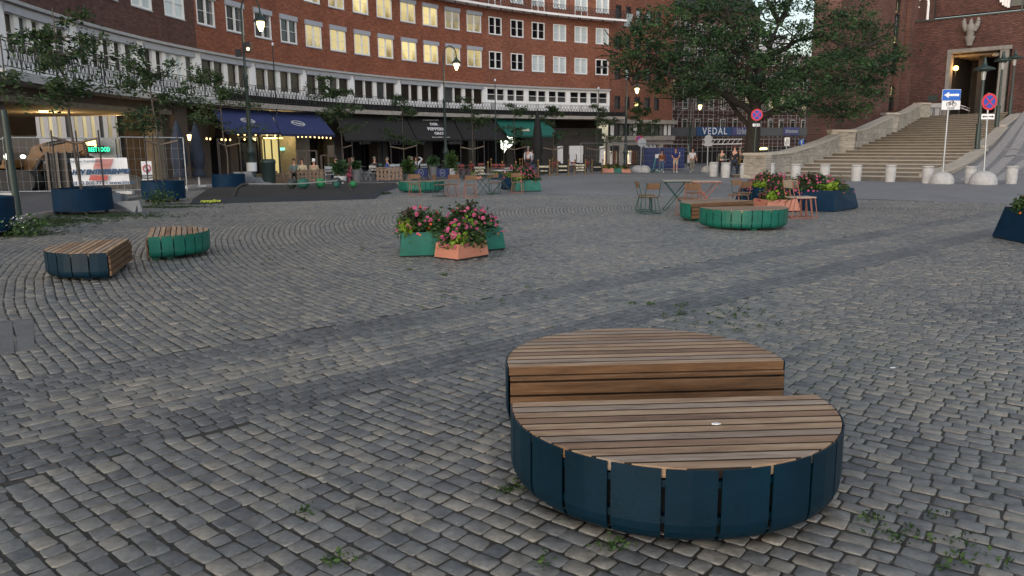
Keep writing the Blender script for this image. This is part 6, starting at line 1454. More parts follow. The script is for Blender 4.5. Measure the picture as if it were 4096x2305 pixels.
for n_, c_ in dict(cloth_white=(.62,.62,.66),cloth_navy=(.014,.022,.12),cloth_rust=(.15,.045,.014),cloth_beige=(.42,.36,.29),cloth_jeans=(.06,.11,.19),cloth_olive=(.085,.088,.066),cloth_black=(.009,.009,.011),cloth_khaki=(.20,.18,.145),cloth_darkjeans=(.022,.034,.065),cloth_pink=(.42,.09,.13),cloth_blue=(.05,.08,.28),cloth_cream=(.45,.38,.25),cloth_grey=(.10,.14,.14),hair_dark=(.016,.010,.008),hair_grey=(.20,.18,.16),hair_red=(.07,.025,.018),cloth_mustard=(.26,.14,.02),shoe_white=(.68,.68,.7)).items(): mat(n_,c_,.85,.15,8)
def person(label, P, rz, pose, top, legs, hair='hair_dark', h=1.8, shoes='cloth_black', short_sleeve=False, shorts=False, coat=False, long_hair=False, bald=False, extra=None, group=None):
    """pose: dict of joint positions for a 1.8 m figure facing -y"""
    r = thing('person',label,'person',P,rz,group); k = h/1.8; r.scale = (k,k,k); J = pose
    def v(n, rad): p = J[n]; return (p[0],p[1],p[2],rad)
    sh, hp = J['chest'], J['hips']
    hd = J['head']; nk = tuple(J['chest'][i]*.35+hd[i]*.65 for i in range(3)); nk = (nk[0],nk[1],J['chest'][2]+.13)
    pts = [v('hips',(.15,.11)),((sh[0]+hp[0])/2,(sh[1]+hp[1])/2,(sh[2]+hp[2])/2,(.135,.10)),v('chest',(.16,.11)),(*nk,.052),(hd[0],hd[1],hd[2]-.06,.068),(hd[0],hd[1]-.0,hd[2]+.02,(.082,.095)),(hd[0],hd[1],hd[2]+.09,.066)]
    ed = [(0,1),(1,2),(2,3),(3,4),(4,5),(5,6)]
    for s in ('l','r'):
        a = len(pts); pts += [v('sh_'+s,.058),v('el_'+s,.042),v('wr_'+s,.028),v('ha_'+s,(.024,.040))]; ed += [(2,a),(a,a+1),(a+1,a+2),(a+2,a+3)]
        w_, q_ = Vector(J['wr_'+s]), Vector(J['ha_'+s]); d_ = (q_-w_).normalized(); sd = d_.orthogonal().normalized()
        b0 = a+3
        for f_ in (-1.5,-.5,.5,1.5): pts.append((*(q_+d_*(.055-.006*abs(f_))+sd*(.016*f_)),.0095)); ed.append((b0,len(pts)-1))
        pts.append((*(w_+d_*.05+sd*.055),.0105)); ed.append((b0,len(pts)-1))
        a = len(pts); pts += [v('hp_'+s,.085),v('kn_'+s,.060),v('an_'+s,.040)]; ed += [(0,a),(a,a+1),(a+1,a+2)]
    body = skin('body',pts,ed,'skin',r,1)
    # face: nose and eyes are sunk into the head mesh as children
    b = MB(); b.ball((hd[0],hd[1]-.098,hd[2]-.01),.017,6,5,0,(.8,1,1.5)); b.build('nose','skin',r,False)
    # top
    rt = .02
    pts = [(hp[0],hp[1],hp[2]+.02,(.165,.125)),((sh[0]+hp[0])/2,(sh[1]+hp[1])/2,(sh[2]+hp[2])/2,(.155,.12)),v('chest',(.18,.125)),(nk[0],nk[1],nk[2]-.05,.075)]; ed = [(0,1),(1,2),(2,3)]
    if coat: pts.append((hp[0],hp[1],hp[2]-.42,(.20,.16))); ed.append((0,4))
    for s in ('l','r'):
        a = len(pts); e_ = Vector(J['sh_'+s]).lerp(Vector(J['el_'+s]),.62); pts += [v('sh_'+s,.074)]; ed.append((2,a))
        if short_sleeve: pts.append((*e_,.062)); ed.append((a,a+1))
        else: pts += [v('el_'+s,.058),v('wr_'+s,.040)]; ed += [(a,a+1),(a+1,a+2)]
    skin('coat' if coat else 'top',pts,ed,top,r,1)
    pts = [(hp[0],hp[1],hp[2]-.02,(.160,.12))]; ed = []
    for s in ('l','r'):
        a = len(pts); pts.append(v('hp_'+s,.098)); ed.append((0,a))
        if shorts: e_ = Vector(J['hp_'+s]).lerp(Vector(J['kn_'+s]),.9); pts.append((*e_,.092)); ed.append((a,a+1))
        else: pts += [v('kn_'+s,.076),(J['an_'+s][0],J['an_'+s][1],J['an_'+s][2]+.02,.062)]; ed += [(a,a+1),(a+1,a+2)]
    skin('trousers' if not shorts else 'shorts',pts,ed,legs,r,1)
    for s in ('l','r'):
        p = J['an_'+s]; t = J.get('toe_'+s,(p[0],p[1]-.17,max(.04,p[2]-.06))); skin('shoe',[(p[0],p[1]+.03,p[2]-.035,.045),((p[0]+t[0])/2,(p[1]+t[1])/2,(p[2]-.035+t[2])/2,.048),(*t,.036)],[(0,1),(1,2)],shoes,r,1)
    if not bald:
        pts = [(hd[0],hd[1]+.035,hd[2]+.065,(.09,.085)),(hd[0],hd[1]+.0,hd[2]+.115,(.07,.07)),(hd[0],hd[1]+.055,hd[2]+.0,.075)]; ed = [(0,1),(0,2)]
        if long_hair: pts += [(hd[0],hd[1]+.10,hd[2]-.18,.085),(hd[0],hd[1]+.12,hd[2]-.36,.07)]; ed += [(2,3),(3,4)]
        skin('hair',pts,ed,hair,r,1)
    return r
def stand(**k):
    J = dict(hips=(0,0,.97),chest=(0,0,1.36),head=(0,-.02,1.68),sh_l=(.20,0,1.42),el_l=(.25,.02,1.14),wr_l=(.24,-.06,.90),ha_l=(.24,-.08,.83),sh_r=(-.20,0,1.42),el_r=(-.25,.02,1.14),wr_r=(-.24,-.06,.90),ha_r=(-.24,-.08,.83),hp_l=(.10,0,.90),kn_l=(.11,-.02,.50),an_l=(.11,.0,.09),hp_r=(-.10,0,.90),kn_r=(-.11,-.02,.50),an_r=(-.11,0,.09)); J.update(k); return J
def walk(**k): return stand(kn_l=(.10,-.16,.51),an_l=(.09,-.26,.10),kn_r=(-.09,.05,.50),an_r=(-.09,.24,.14),toe_r=(-.09,.12,.04),el_l=(.27,.08,1.14),wr_l=(.27,-.02,.92),ha_l=(.26,-.05,.85),el_r=(-.27,-.02,1.14),wr_r=(-.24,-.16,.94),ha_r=(-.23,-.2,.88),**k)
def sit(**k):
    J = dict(hips=(0,.05,.52),chest=(0,.08,.93),head=(0,.04,1.25),sh_l=(.20,.07,.99),el_l=(.25,-.02,.74),wr_l=(.16,-.22,.72),ha_l=(.13,-.29,.73),sh_r=(-.20,.07,.99),el_r=(-.25,-.02,.74),wr_r=(-.16,-.22,.72),ha_r=(-.13,-.29,.73),hp_l=(.10,.0,.50),kn_l=(.13,-.42,.52),an_l=(.13,-.42,.10),hp_r=(-.10,0,.50),kn_r=(-.13,-.42,.52),an_r=(-.13,-.40,.10)); J.update(k); return J
GW = 'people walking towards the square'
person('person in a rust-brown jacket and blue jeans walking, leftmost of the three walkers',G(2646,691),0,walk(),'cloth_rust','cloth_jeans','hair_dark',1.72,'shoe_white',group=GW)
person('person in a navy t-shirt and pale shorts walking, hands together, middle of three walkers',G(2701,691),0,walk(wr_l=(.08,-.2,.98),ha_l=(.02,-.24,.97),wr_r=(-.08,-.2,.98),ha_r=(-.02,-.25,.97)) if False else stand(el_l=(.27,-.02,1.14),wr_l=(.10,-.18,.98),ha_l=(.04,-.2,.95),el_r=(-.27,-.02,1.14),wr_r=(-.10,-.18,.99),ha_r=(-.05,-.2,.96)),'cloth_navy','cloth_beige','hair_red',1.92,'shoe_white',True,True,group=GW)
person('person in a white t-shirt and khaki trousers walking with one leg raised, rightmost walker',G(2768,690),0,stand(kn_l=(.06,-.24,.60),an_l=(.02,-.10,.24),toe_l=(.0,-.2,.14),head=(.0,-.03,1.68),wr_l=(.30,-.1,.92),ha_l=(.31,-.13,.86)),'cloth_white','cloth_khaki','hair_dark',1.92,'shoe_white',True,group=GW)
w1 = person('person in an olive-grey jacket seen from behind, standing with a bicycle behind the bollards',G(2885,702),pi+.1,stand(kn_l=(.13,-.05,.5)),'cloth_olive','cloth_black','hair_dark',1.88)
w2 = person('person in a long black coat and jeans seen from behind between two bollards',G(2935,703),pi-.1,stand(an_l=(.20,.02,.09),an_r=(-.20,-.02,.09),kn_l=(.15,-.02,.5),kn_r=(-.15,-.02,.5)),'cloth_black','cloth_darkjeans','hair_red',2.05,coat=True)
w3 = person('person in a speckled black and white coat with a mustard bag at the balustrade pier',G(2957,698),pi-.3,stand(),'cloth_grey','cloth_black','hair_grey',1.9,coat=True)
P = w3.location; b = MB(); b.box((P.x-.15,P.y-.30,P.z+1.0),(.36,.14,.50),.3); bag = b.build('shoulder_bag','cloth_mustard',None,bevel=.05); tag(bag,'mustard yellow bag hanging between the black coat and the speckled coat','bag')
def bicycle(label, P, rz, s=1.0):
    r = thing('bicycle',label,'bicycle',P,rz); 
    for x in (-.52,.52):
        b = MB(); pts = [(x+.33*cos(t),0,.34+.33*sin(t)) for t in [2*pi*i/24 for i in range(25)]]; b.tube(pts,.022,5); o = b.build('wheel','rubber',r,False); b = MB()
        for i in range(8): t = pi*i/8; b.cyl((x+.32*cos(t),0,.34+.32*sin(t)),(x-.32*cos(t),0,.34-.32*sin(t)),.003,n=3,caps=False)
        q = b.build('spokes','galv',o,False)
    b = MB(); A,B,C_,D_,E_ = (-.52,0,.34),(-.15,0,.82),(.35,0,.85),(-.05,0,.33),(.52,0,.34)
    for p,q in ((A,B),(B,C_),(C_,D_),(D_,A),(B,D_),(C_,E_)): b.cyl(p,q,.018,n=6)
    b.build('frame','iron',r,False); b = MB(); b.tube([(.33,0,.85),(.31,0,1.02),(.30,-.26,1.04)],.014,5); b.tube([(.31,0,1.02),(.30,.26,1.04)],.014,5); b.build('handlebar','galv',r,False); b = MB(); b.box((-.19,0,.92),(.24,.14,.06)); b.build('saddle','rubber',r,False,bevel=.02); r.scale = (s,s,s)
bicycle('dark bicycle held by the person in the olive jacket',G(2895,708),1.2,1.1); bicycle('dark bicycle standing behind the person in the black coat',G(2955,706),.5,1.1)

# ---------------------------------------------------------------- cafe terrace furniture
def bistro_chair(m='galv'):
    r = thing('bistro_chair','x','chair',(0,0,0),0,'folding bistro chairs on the terrace'); b = MB(); b.box((0,0,.45),(.40,.38,.02)); b.build('seat',m,r,False); b = MB(); b.box((0,.22,.78),(.40,.02,.14)); b.box((0,.21,.62),(.40,.02,.05)); b.build('backrest',m,r,False); b = MB()
    for s in (-1,1): b.cyl((s*.2,-.22,0),(s*.2,.22,.88),.014,n=5); b.cyl((s*.2,.2,0),(s*.2,-.18,.45),.014,n=5)
    b.build('frame','iron' if m != 'galv' else 'galv',r,False); return r
mat('red_seat',(.16,.022,.018),.6,.2); mat('teal_seat',(.035,.10,.10),.6,.2)
ch_g, ch_r, ch_t = bistro_chair('galv'), bistro_chair('red_seat'), bistro_chair('teal_seat')
ts = table('bistro_table','x','iron','dark_panel',False,.7,.75,'small tables on the terrace')
def row(src, items, fmt):
    for i,(x,y,rz,lab) in enumerate(items):
        P = G(x,y); put(src,P.x,P.y,rz,fmt%lab)
row(ch_g,[(1320,735,.3,'in front of the pink-dressed woman, tipped to the left'),(1345,732,2.5,'beside the bald man'),(1445,722,1.2,'under the table with the small plant'),(1475,722,-1.2,'right of the table with the small plant'),(1500,726,2.8,'before the man in the dark suit'),(1565,716,.2,'pale one right of the man in blue'),(1590,715,.4,'second pale one right of the man in blue'),(1700,712,.5,'behind the left navy screen')],'grey metal bistro chair %s')
row(ch_r,[(1850,716,.4,'just right of the palm pot'),(1880,714,-.5,'left of the butter chicken board'),(1985,712,.3,'right of the butter chicken board'),(2005,712,-.3,'between the board and the flowers'),(2115,700,.4,'left of the curries board'),(2218,697,.2,'between the curries and the street food boards'),(2228,690,-.6,'farther back between the curries and street food boards'),(2296,694,.3,'between the street food board and the next one'),(2352,690,.2,'under the small table with red flowers'),(1925,706,.1,'behind the butter chicken board')],'dark red bistro chair %s')
row(ch_t,[(1520,710,.4,'behind the man in the dark suit'),(1640,706,.3,'behind the seated man in white'),(1730,704,.2,'left of the middle lamp post'),(1830,702,.1,'right of the middle lamp post'),(1760,700,.9,'farther back by the lamp post'),(1380,718,.9,'behind the bald man')],'teal bistro chair %s')
row(ts,[(1440,720,0,'with a small potted plant on it'),(1370,728,.2,'between the bald man and the pink-dressed woman'),(1560,712,0,'at the man in blue'),(1650,712,.1,'at the man in white'),(1760,706,0,'behind the middle lamp post'),(1870,710,0,'right of the palm pot'),(1995,706,.1,'behind the flower planter'),(2225,692,0,'between the curries and street food boards'),(2300,688,0,'right of the street food board'),(2352,687,0,'with small red flowers near the end board')],'small dark square terrace table %s')
# pallets
def pallet(label, x0, x1, y0, y1, Y, vert, m='pallet_wood'):
    A, B = AY(x0,y1,Y), AY(x1,y1,Y); zt = AY((x0+x1)/2,y0,Y).z; zb = gz(A.x,Y)+.05; r = thing('wooden_pallet',label,'pallet',(A.x,Y,gz(A.x,Y))); b = MB(); w_ = B.x-A.x; rr = random.Random(int(x0))
    if vert:
        n = max(4,int(w_/.19)); 
        for i in range(n): x = A.x+w_*(i+.5)/n; b.bbox((x-.062,Y-.02,zb+rr.uniform(0,.04)),(x+.062,Y,zt-rr.uniform(0,.03)))
        b.build('boards',m,r); b = MB()
        for z in (zb+.12,(zb+zt)/2,zt-.1): b.bbox((A.x,Y+.003,z-.05),(B.x,Y+.10,z+.05))
        b.bbox((A.x-.03,Y-.03,zt),(B.x+.03,Y+.12,zt+.04)); b.build('rails',m,r)
    else:
        n = 5
        for i in range(n): z = zb+(zt-zb)*(i+.5)/n; b.bbox((A.x,Y-.02,z-.055),(B.x,Y,z+.055))
        b.build('boards',m,r); b = MB()
        for x in (A.x+.05,(A.x+B.x)/2,B.x-.15): b.bbox((x,Y-.06 if x>A.x+.06 else Y+.003,zb-.04),(x+.1,Y-.022 if x > A.x+.06 else Y+.1,zt+.12))
        b.build('rails',m,r)
pallet('wooden pallet on edge with level boards, left of the dark play sphere',1099,1170,694,748,40.0,False)
pallet('tall fence of upright pallet boards behind the teal play sphere',1188,1297,682,742,41.0,True)
pallet('fence of upright pallet boards right of the seated couple',1505,1612,673,731,43.0,True)
# litter bin
P = ground((-10.7,39.0)); P.x = AY(1078,740,39).x; P.z = gz(P.x,39); r = thing('litter_bin','dark green ribbed litter bin behind the steel sculpture','bin',P); b = MB(); b.lathe([(.30,0),(.31,.05),(.34,1.0),(.37,1.05),(.36,1.15),(.30,1.22),(.25,1.2)],(0,0,0),14); b.build('drum','green_iron',r,False)
# pots with plants on the terrace
def pot_plant(label, x, y, R_, H, m, fol, fr, seed, spiky=False):
    P = G(x,y); r = thing('potted_plant',label,'plant',P); b = MB(); b.lathe([(R_*.75,0),(R_,H),(R_*.9,H),(R_*.85,H-.05),(0,H-.05)],(0,0,0),14); b.build('pot',m,r,False); rg = np.random.default_rng(seed)
    n = 420; d = rg.normal(size=(n,3)); d /= np.linalg.norm(d,axis=1)[:,None]; C_ = np.array(P)+np.array([0,0,H+fr*.8])+d*rg.uniform(.2,1,n)[:,None]*np.array([fr,fr,fr*(1.5 if spiky else .8)]); leaves('foliage',C_,None,.16 if not spiky else .26,fol,r,seed,-.2 if spiky else .2,3.5 if spiky else 2)
pot_plant('conifer-like shrub in a grey pot left of the left navy screen',1636,727,.30,.40,'tarp_grey','leaf_bed',.42,71,True); pot_plant('dark bushy plant in a tall grey pot between the two navy screens',1734,725,.22,.80,'tarp_grey','leaf_dark',.38,72); pot_plant('palm-like plant in a pale pot right of the right navy screen',1806,716,.26,.62,'concrete_pale','leaf_bed',.46,73,True); pot_plant('round bush in a cylindrical grey pot right of the seated couple',1427,741,.25,.75,'tarp_grey','leaf_dark',.26,74); pot_plant('low dark bush in a small white pot left of the seated couple',1362,743,.30,.45,'concrete_pale','leaf_dark',.5,75)
# navy wind screens
for i,(x0,x1,lab) in enumerate(((1656,1712,'navy wind screen with round emblem, left one'),(1743,1797,'navy wind screen with round emblem, right one'))):
    Y = 45.5; A, B = AY(x0,700,Y), AY(x1,700,Y); zt, zm = AY(x0,676,Y).z, AY(x0,708,Y).z; r = thing('wind_screen',lab,'screen',(A.x,Y,gz(A.x,Y)),0,'navy wind screens'); b = MB(); b.bbox((A.x,Y-.01,zm),(B.x,Y+.01,zt)); b.build('cloth','awning_navy',r); b = MB()
    for x in (A.x,B.x): b.cyl((x,Y,gz(A.x,Y)),(x,Y,zt+.08),.03,n=6)
    b.cyl((A.x,Y,zt+.03),(B.x,Y,zt+.03),.025,n=6); b.build('frame','iron',r); c = (A+B)/2; b = MB(); b.tube([(c.x+.14*cos(t),Y-.03,(zm+zt)/2+.2*sin(t)) for t in [2*pi*j/16 for j in range(17)]],.014,4); b.build('emblem','grey_box',r); text('lettering','Fjt',.16,'grey_box',r,(c.x,Y-.03,(zm+zt)/2),(1,0,0),(0,0,1),.003)
# black boards between gold posts
boards = [(1889,1948,663,704,('AMAZING','BUTTER','CHICKEN'),0),(2014,2060,662,700,('BAR & RESTAURANT','DER PEPPERN GROR'),0),(2157,2195,655,697,('FAMOUS','CURRIES & GRILLS'),0),(2233,2270,654,694,('INDIAN','STREET FOOD'),0),(2303,2338,653,690,('AMAZING','BUTTER','CHICKEN'),0),(2372,2406,652,686,('DER PEPPERN GROR',),0)]
for i,(x0,x1,y0,y1,T_,_) in enumerate(boards):
    F = G((x0+x1)/2,y1+8); Y = F.y; A, B = AY(x0,y1,Y), AY(x1,y1,Y); zt, zb = AY(x0,y0,Y).z, AY(x0,y1,Y).z
    r = thing('barrier_board','black barrier board lettered %s, %s'%(' '.join(T_).lower(),('left of the pink flowers','half hidden by the pink flowers','right of the pink flowers','third from the right','second from the right','last one at the right end')[i]),'barrier',(A.x,Y,gz(A.x,Y)),0,'black barrier boards of the terrace')
    b = MB(); b.bbox((A.x,Y-.012,zb),(B.x,Y+.012,zt)); b.build('board','black_cloth',r)
    for x in (A.x-.07,B.x+.07):
        b = MB(); z = gz(x,Y); b.cyl((x,Y,z),(x,Y,zt+.12),.028,n=8); b.lathe([(.17,0),(.16,.03),(.04,.06)],(x,Y,z),12); b.ball((x,Y,zt+.2),.075,8,6); b.build('brass_post','gold',r)
    n = len(T_); H_ = zt-zb; Wd = B.x-A.x
    for j,s in enumerate(T_):
        z = zt-H_*((j+.75)/(n+.5)); sz_ = min(H_*.72/(n+.3)*1.1, Wd*1.55/max(4,len(s))); text('lettering',s,sz_,'cream_text',r,((A.x+B.x)/2,Y-.018,z),(1,0,0),(0,0,1),.002,bold=.006)
for i,x in enumerate((1965,1830,1672,1690,2090,2110,2080,2210)):
    P = G(x,698-(i%3)*4); r = thing('rope_post','brass rope post %s'%('left of the flowers','right of the lamp','left of the two behind the navy screens','right of the two behind the navy screens','before the man in the white shirt','right of the man in the white shirt','left of the man in the white shirt','between the two lettered boards right of the flowers')[i],'post',P,0,'brass rope posts'); b = MB(); b.cyl((0,0,0),(0,0,1.0),.03,n=8); b.ball((0,0,1.06),.08,8,6); b.lathe([(.17,0),(.16,.03),(.04,.06)],(0,0,0),12); b.build('post','gold',r,False)
# closed parasols
def parasol(label, x, yt, yb, Y, m, wpx, base=True):
    A = AY(x,yb,Y); zt = AY(x,yt,Y).z; P = Vector((A.x,Y,gz(A.x,Y))); H_ = zt-P.z; Rw = wpx/2*Y/FPX; r = thing('closed_parasol',label,'parasol',P); b = MB(); n = 18; vs = []
    prof = [(.02,1.0),(.22,.96),(.5,.85),(.85,.62),(1.0,.45),(.92,.34),(.55,.29),(.75,.26),(.95,.20),(.85,.17)]
    for j,(a,z) in enumerate(prof):
        for i in range(n): t = 2*pi*i/n; rr = Rw*a*(1+(.16 if i%2 else -.16)*min(1,a*1.3)); vs.append((rr*cos(t),rr*sin(t),H_*z))
    b.add(vs,[(j*n+i,j*n+(i+1)%n,(j+1)*n+(i+1)%n,(j+1)*n+i) for j in range(len(prof)-1) for i in range(n)],0,True); b.build('canopy',m,r,False); b = MB(); b.cyl((0,0,0),(0,0,H_*.5),.045,n=8); b.build('pole','sign_white' if m != 'black_cloth' else 'iron',r,False)
    b = MB(); b.box((0,0,.06),(.95,.95,.12)); b.build('base','concrete_pale' if m != 'black_cloth' else 'iron',r,False); return r
p1 = parasol('folded slate-blue parasol, left one of the pair by the wall lantern',724,480,735,34.5,'umbrella_grey',58); p2 = parasol('folded slate-blue parasol, right one of the pair by the wall lantern',797,487,735,35.5,'umbrella_grey',50); p3 = parasol('tall folded black parasol before the green awning',2151,436,690,56,'black_cloth',37)
P = AY(760,549,42); r = thing('wall_lantern','small glowing lantern on the pier between the two parasols','lantern',P); b = MB(); b.lathe([(.10,-.16),(.15,.12),(.02,.13)],(0,0,0),6); b.build('glass','lamp_glow',r,False); b = MB(); b.lathe([(.19,.13),(.05,.27),(0,.3)],(0,0,0),6); b.cyl((0,0,-.5),(0,0,-.17),.03,.07,6); b.build('cap','iron',r,False); point('lantern_light',P+Vector((0,-.3,0)),18,(1,.65,.3),.1)
b = MB(); c = fac(760,560,58.2); b.arc(CC,60.0,60.6,c[0]-.35,c[0]+.45,-1,4); b.build('pier','pier',B_mid)
# terrace people
GS = 'guests on the cafe terrace'
def seat(label, x, y, rz, top, pose=None, **k):
    P = G(x,y); return person(label,P,rz,pose or sit(),top,k.pop('legs','cloth_black'),group=GS,**k)
seat('bald person in a black top seated sideways left of the pink-dressed woman',1352,741,pi/2+.2,'cloth_black',legs='cloth_khaki',bald=True,h=1.66)
seat('person with long brown hair in a pink dress seated with their back to us',1403,738,pi,'cloth_pink',legs='cloth_pink',hair='hair_red',long_hair=True,h=1.6)
seat('older person seen behind the pink-dressed woman',1413,726,0,'cloth_grey',hair='hair_grey',h=1.6)
seat('person in a dark suit and white shirt seated behind the pallet fence',1500,716,0,'cloth_black',h=1.62,hair='hair_grey')
seat('person in a bright blue blazer seated facing left behind the pallet fence',1548,716,-pi/2,'cloth_blue',h=1.62,hair='hair_grey')
seat('person in a white shirt leaning back with one arm behind the head',1666,710,.2,'cloth_white',sit(el_l=(.42,.05,1.22),wr_l=(.22,.12,1.36),ha_l=(.14,.14,1.34)),h=1.66,hair='hair_dark')
seat('person in black with a pale cap next to the man leaning back',1650,712,.5,'cloth_black',h=1.62,hair='hair_grey')
seat('person in a grey-green top seated left behind the upright pallets',1180,731,.2,'cloth_grey',h=1.55,hair='hair_red')
seat('person in a cream top seated behind the upright pallets',1212,731,0,'cloth_cream',h=1.55,hair='hair_red')
seat('person in a cream t-shirt and white cap with their back to us behind the pallets',1260,731,pi,'cloth_cream',h=1.55,hair='shoe_white')
P = G(2113,694); person('person in a white shirt standing with their back to us before the lit bar door',P,pi,stand(),'cloth_white','cloth_black','hair_grey',1.95)
P = G(2130,690); person('person in a checked blue shirt standing right of the one in the white shirt',P,pi,stand(),'cloth_grey','cloth_jeans','hair_dark',1.85)
# steel railings / bar frames beside the lit lobby
for i,(x0,x1,y0,y1,lab) in enumerate(((1195,1270,604,692,'brown iron frame rail before the lit lobby doors, left one'),(1288,1346,622,692,'brown iron frame rail before the lit lobby, right one with a menu box'))):
    Y = 49; A, B = AY(x0,y1,Y), AY(x1,y1,Y); zt = AY(x0,y0,Y).z; z0 = gz(A.x,Y); r = thing('terrace_rail',lab,'railing',(A.x,Y,z0)); b = MB()
    for x in (A.x,(A.x+B.x)/2,B.x): b.bbox((x-.05,Y-.05,z0),(x+.05,Y+.05,zt))
    for z in (zt,zt-.9,z0+.4): b.bbox((A.x,Y-.04,z-.04),(B.x,Y+.04,z+.04))
    if i: b.bbox((B.x-.45,Y-.1,zt-.1),(B.x-.05,Y+.1,zt+.6))
    b.build('bars','brown_wall',r)

# ---------------------------------------------------------------- mesh site fences, banner, excavator, site bits
def fence_panel(label, A, B, H_, group='wire mesh site fence panels'):
    A = ground(A); B = ground(B); r = thing('mesh_fence_panel',label,'fence',A,0,group); b = MB(); d = B-A; L = d.length; n = int(L/.22); U = Vector((0,0,1))
    b.cyl(A+U*.05,A+U*H_,.022,n=6); b.cyl(B+U*.05,B+U*H_,.022,n=6); b.cyl(A+U*H_,B+U*H_,.022,n=6); b.cyl(A+U*.15,B+U*.15,.022,n=6); b.build('frame','galv',r); b = MB()
    for i in range(1,n): p = A+d*(i/n); b.cyl(p+U*.15,p+U*H_,.0045,n=3,caps=False)
    for z in (.5,.9,1.3,1.7): b.cyl(A+U*z,B+U*z,.0045,n=3,caps=False)
    b.build('wires','galv',r); b = MB(); b.box(A+U*.06,(.6,.22,.12)); b.build('foot','concrete_pale',r); return r
FP = [(-21.5,27.0),(-17.9,28.6),(-14.45,30.0),(-12.6,31.2)]
fence_panel('mesh fence panel at the far left before the excavator',FP[0],FP[1],2.0)
fp2 = fence_panel('mesh fence panel carrying the white banner',FP[1],FP[2],2.05); fence_panel('mesh fence panel with the prohibition sign',FP[2],FP[3],2.1)
A, B = Vector((*FP[1],0)), Vector((*FP[2],0)); D_ = (B-A).normalized()
def fpt(x,y): s, z, P = onpl(x,y,FP[1],(D_.x,D_.y)); return P+Vector((D_.y,-D_.x,0))*.05
r = thing('banner','white banner lettered htv entreprenor with red stripes, tied to the mesh fence','banner',ground(A.lerp(B,.5)))
q = [fpt(297,744),fpt(520,737),fpt(507,631),fpt(281,634)]; n_ = Vector((D_.y,-D_.x,0)); b = MB(); N_ = 14; vs = []
for j in range(6):
    for i in range(N_+1):
        u, v_ = i/N_, j/5; p = (q[0]*(1-u)+q[1]*u)*(1-v_)+(q[3]*(1-u)+q[2]*u)*v_; vs.append(p+n_*(.03*sin(u*17+v_*5)*sin(v_*4+1)))
b.add(vs,[(j*(N_+1)+i,j*(N_+1)+i+1,(j+1)*(N_+1)+i+1,(j+1)*(N_+1)+i) for j in range(5) for i in range(N_)],0,True); b.build('cloth','sign_white',r)
mat('htv_blue',(.03,.07,.14),.7,.1); mat('htv_red',(.45,.10,.085),.7,.1)
def bt(x,y,dx=.07): return fpt(x,y)+n_*dx
U_ = Vector((0,0,1)); text('lettering','HTV ENTREPRENØR!',.225,'htv_blue',r,bt(405,688,.09),D_,U_,.004,bold=.02,sx=.9,shear=.3); text('lettering','tlf 63 800 777 - www.htv.as',.185,'htv_blue',r,bt(418,731,.09),D_,U_,.004,bold=.004,sx=1.0); text('lettering','Vi bygger fremtiden',.14,'htv_blue',r,bt(335,645,.09),D_,U_,.004)
b = MB()
for k in range(8): y = 636+k*5.0; a, c = bt(385-(k*1.7),y,.08), bt(455-(k*1.7),y,.08); b.add([a,c,c-U_*.028,a-U_*.028,a-n_*.004,c-n_*.004],[(0,1,2,3),(0,1,5,4)])
for k in range(4): y = 701+k*5.2; a, c = bt(362-(k*1.7),y,.08), bt(435-(k*1.7),y,.08); b.add([a,c,c-U_*.045,a-U_*.045,a-n_*.004,c-n_*.004],[(0,1,2,3),(0,1,5,4)])
b.build('red_stripes','htv_red',r)
A2, B2 = Vector((*FP[2],0)), Vector((*FP[3],0)); D2 = (B2-A2).normalized()
def fp3(x,y): s, z, P = onpl(x,y,FP[2],(D2.x,D2.y)); return P+Vector((D2.y,-D2.x,0))*.05
c = fp3(587,683); r = thing('prohibition_sign','white sheet with a red no-entry-on-foot ring hung on the mesh fence','sign',ground(c)); w_ = (fp3(609,720)-fp3(567,720)).length; h_ = fp3(585,646).z-fp3(590,721).z; nn2 = Vector((D2.y,-D2.x,0)); p_ = plate(r,'sheet',c,w_,h_,'sign_white',D2)
b = MB(); cc = c+U_*(h_*.12)+nn2*.02; R_ = w_*.36; b.tube([cc+D2*(R_*cos(t))+U_*(R_*sin(t)) for t in [2*pi*i/20 for i in range(21)]],.018,4); b.cyl(cc+D2*(-R_*.7)+U_*(R_*.7),cc+D2*(R_*.7)-U_*(R_*.7),.016,n=4); b.build('red_ring','sign_red',p_); text('lettering','ADGANG',h_*.13,'black_text',p_,c-U_*(h_*.27)+nn2*.012,D2,U_,.002,bold=.004); text('lettering','FORBUDT',h_*.13,'black_text',p_,c-U_*(h_*.40)+nn2*.012,D2,U_,.002,bold=.004)
b = MB(); b.ball(cc-U_*.02,.035,6,5,0,(1,.4,1)); b.box(cc-U_*.12,(.07,.02,.14)); b.build('figure','black_text',p_)
# far fences in front of the crescent's right end and side street
pts = [(5.6,64.5),(8.4,66.5),(11.2,68.2),(13.0,70.5),(15.6,71.0)]
for i in range(4): fence_panel('mesh fence panel at the street corner, %s'%('first from the left behind the barrier boards','second, before the white shop doors','third, before the lit shop','fourth, before the navy container')[i],pts[i],pts[i+1],2.3)
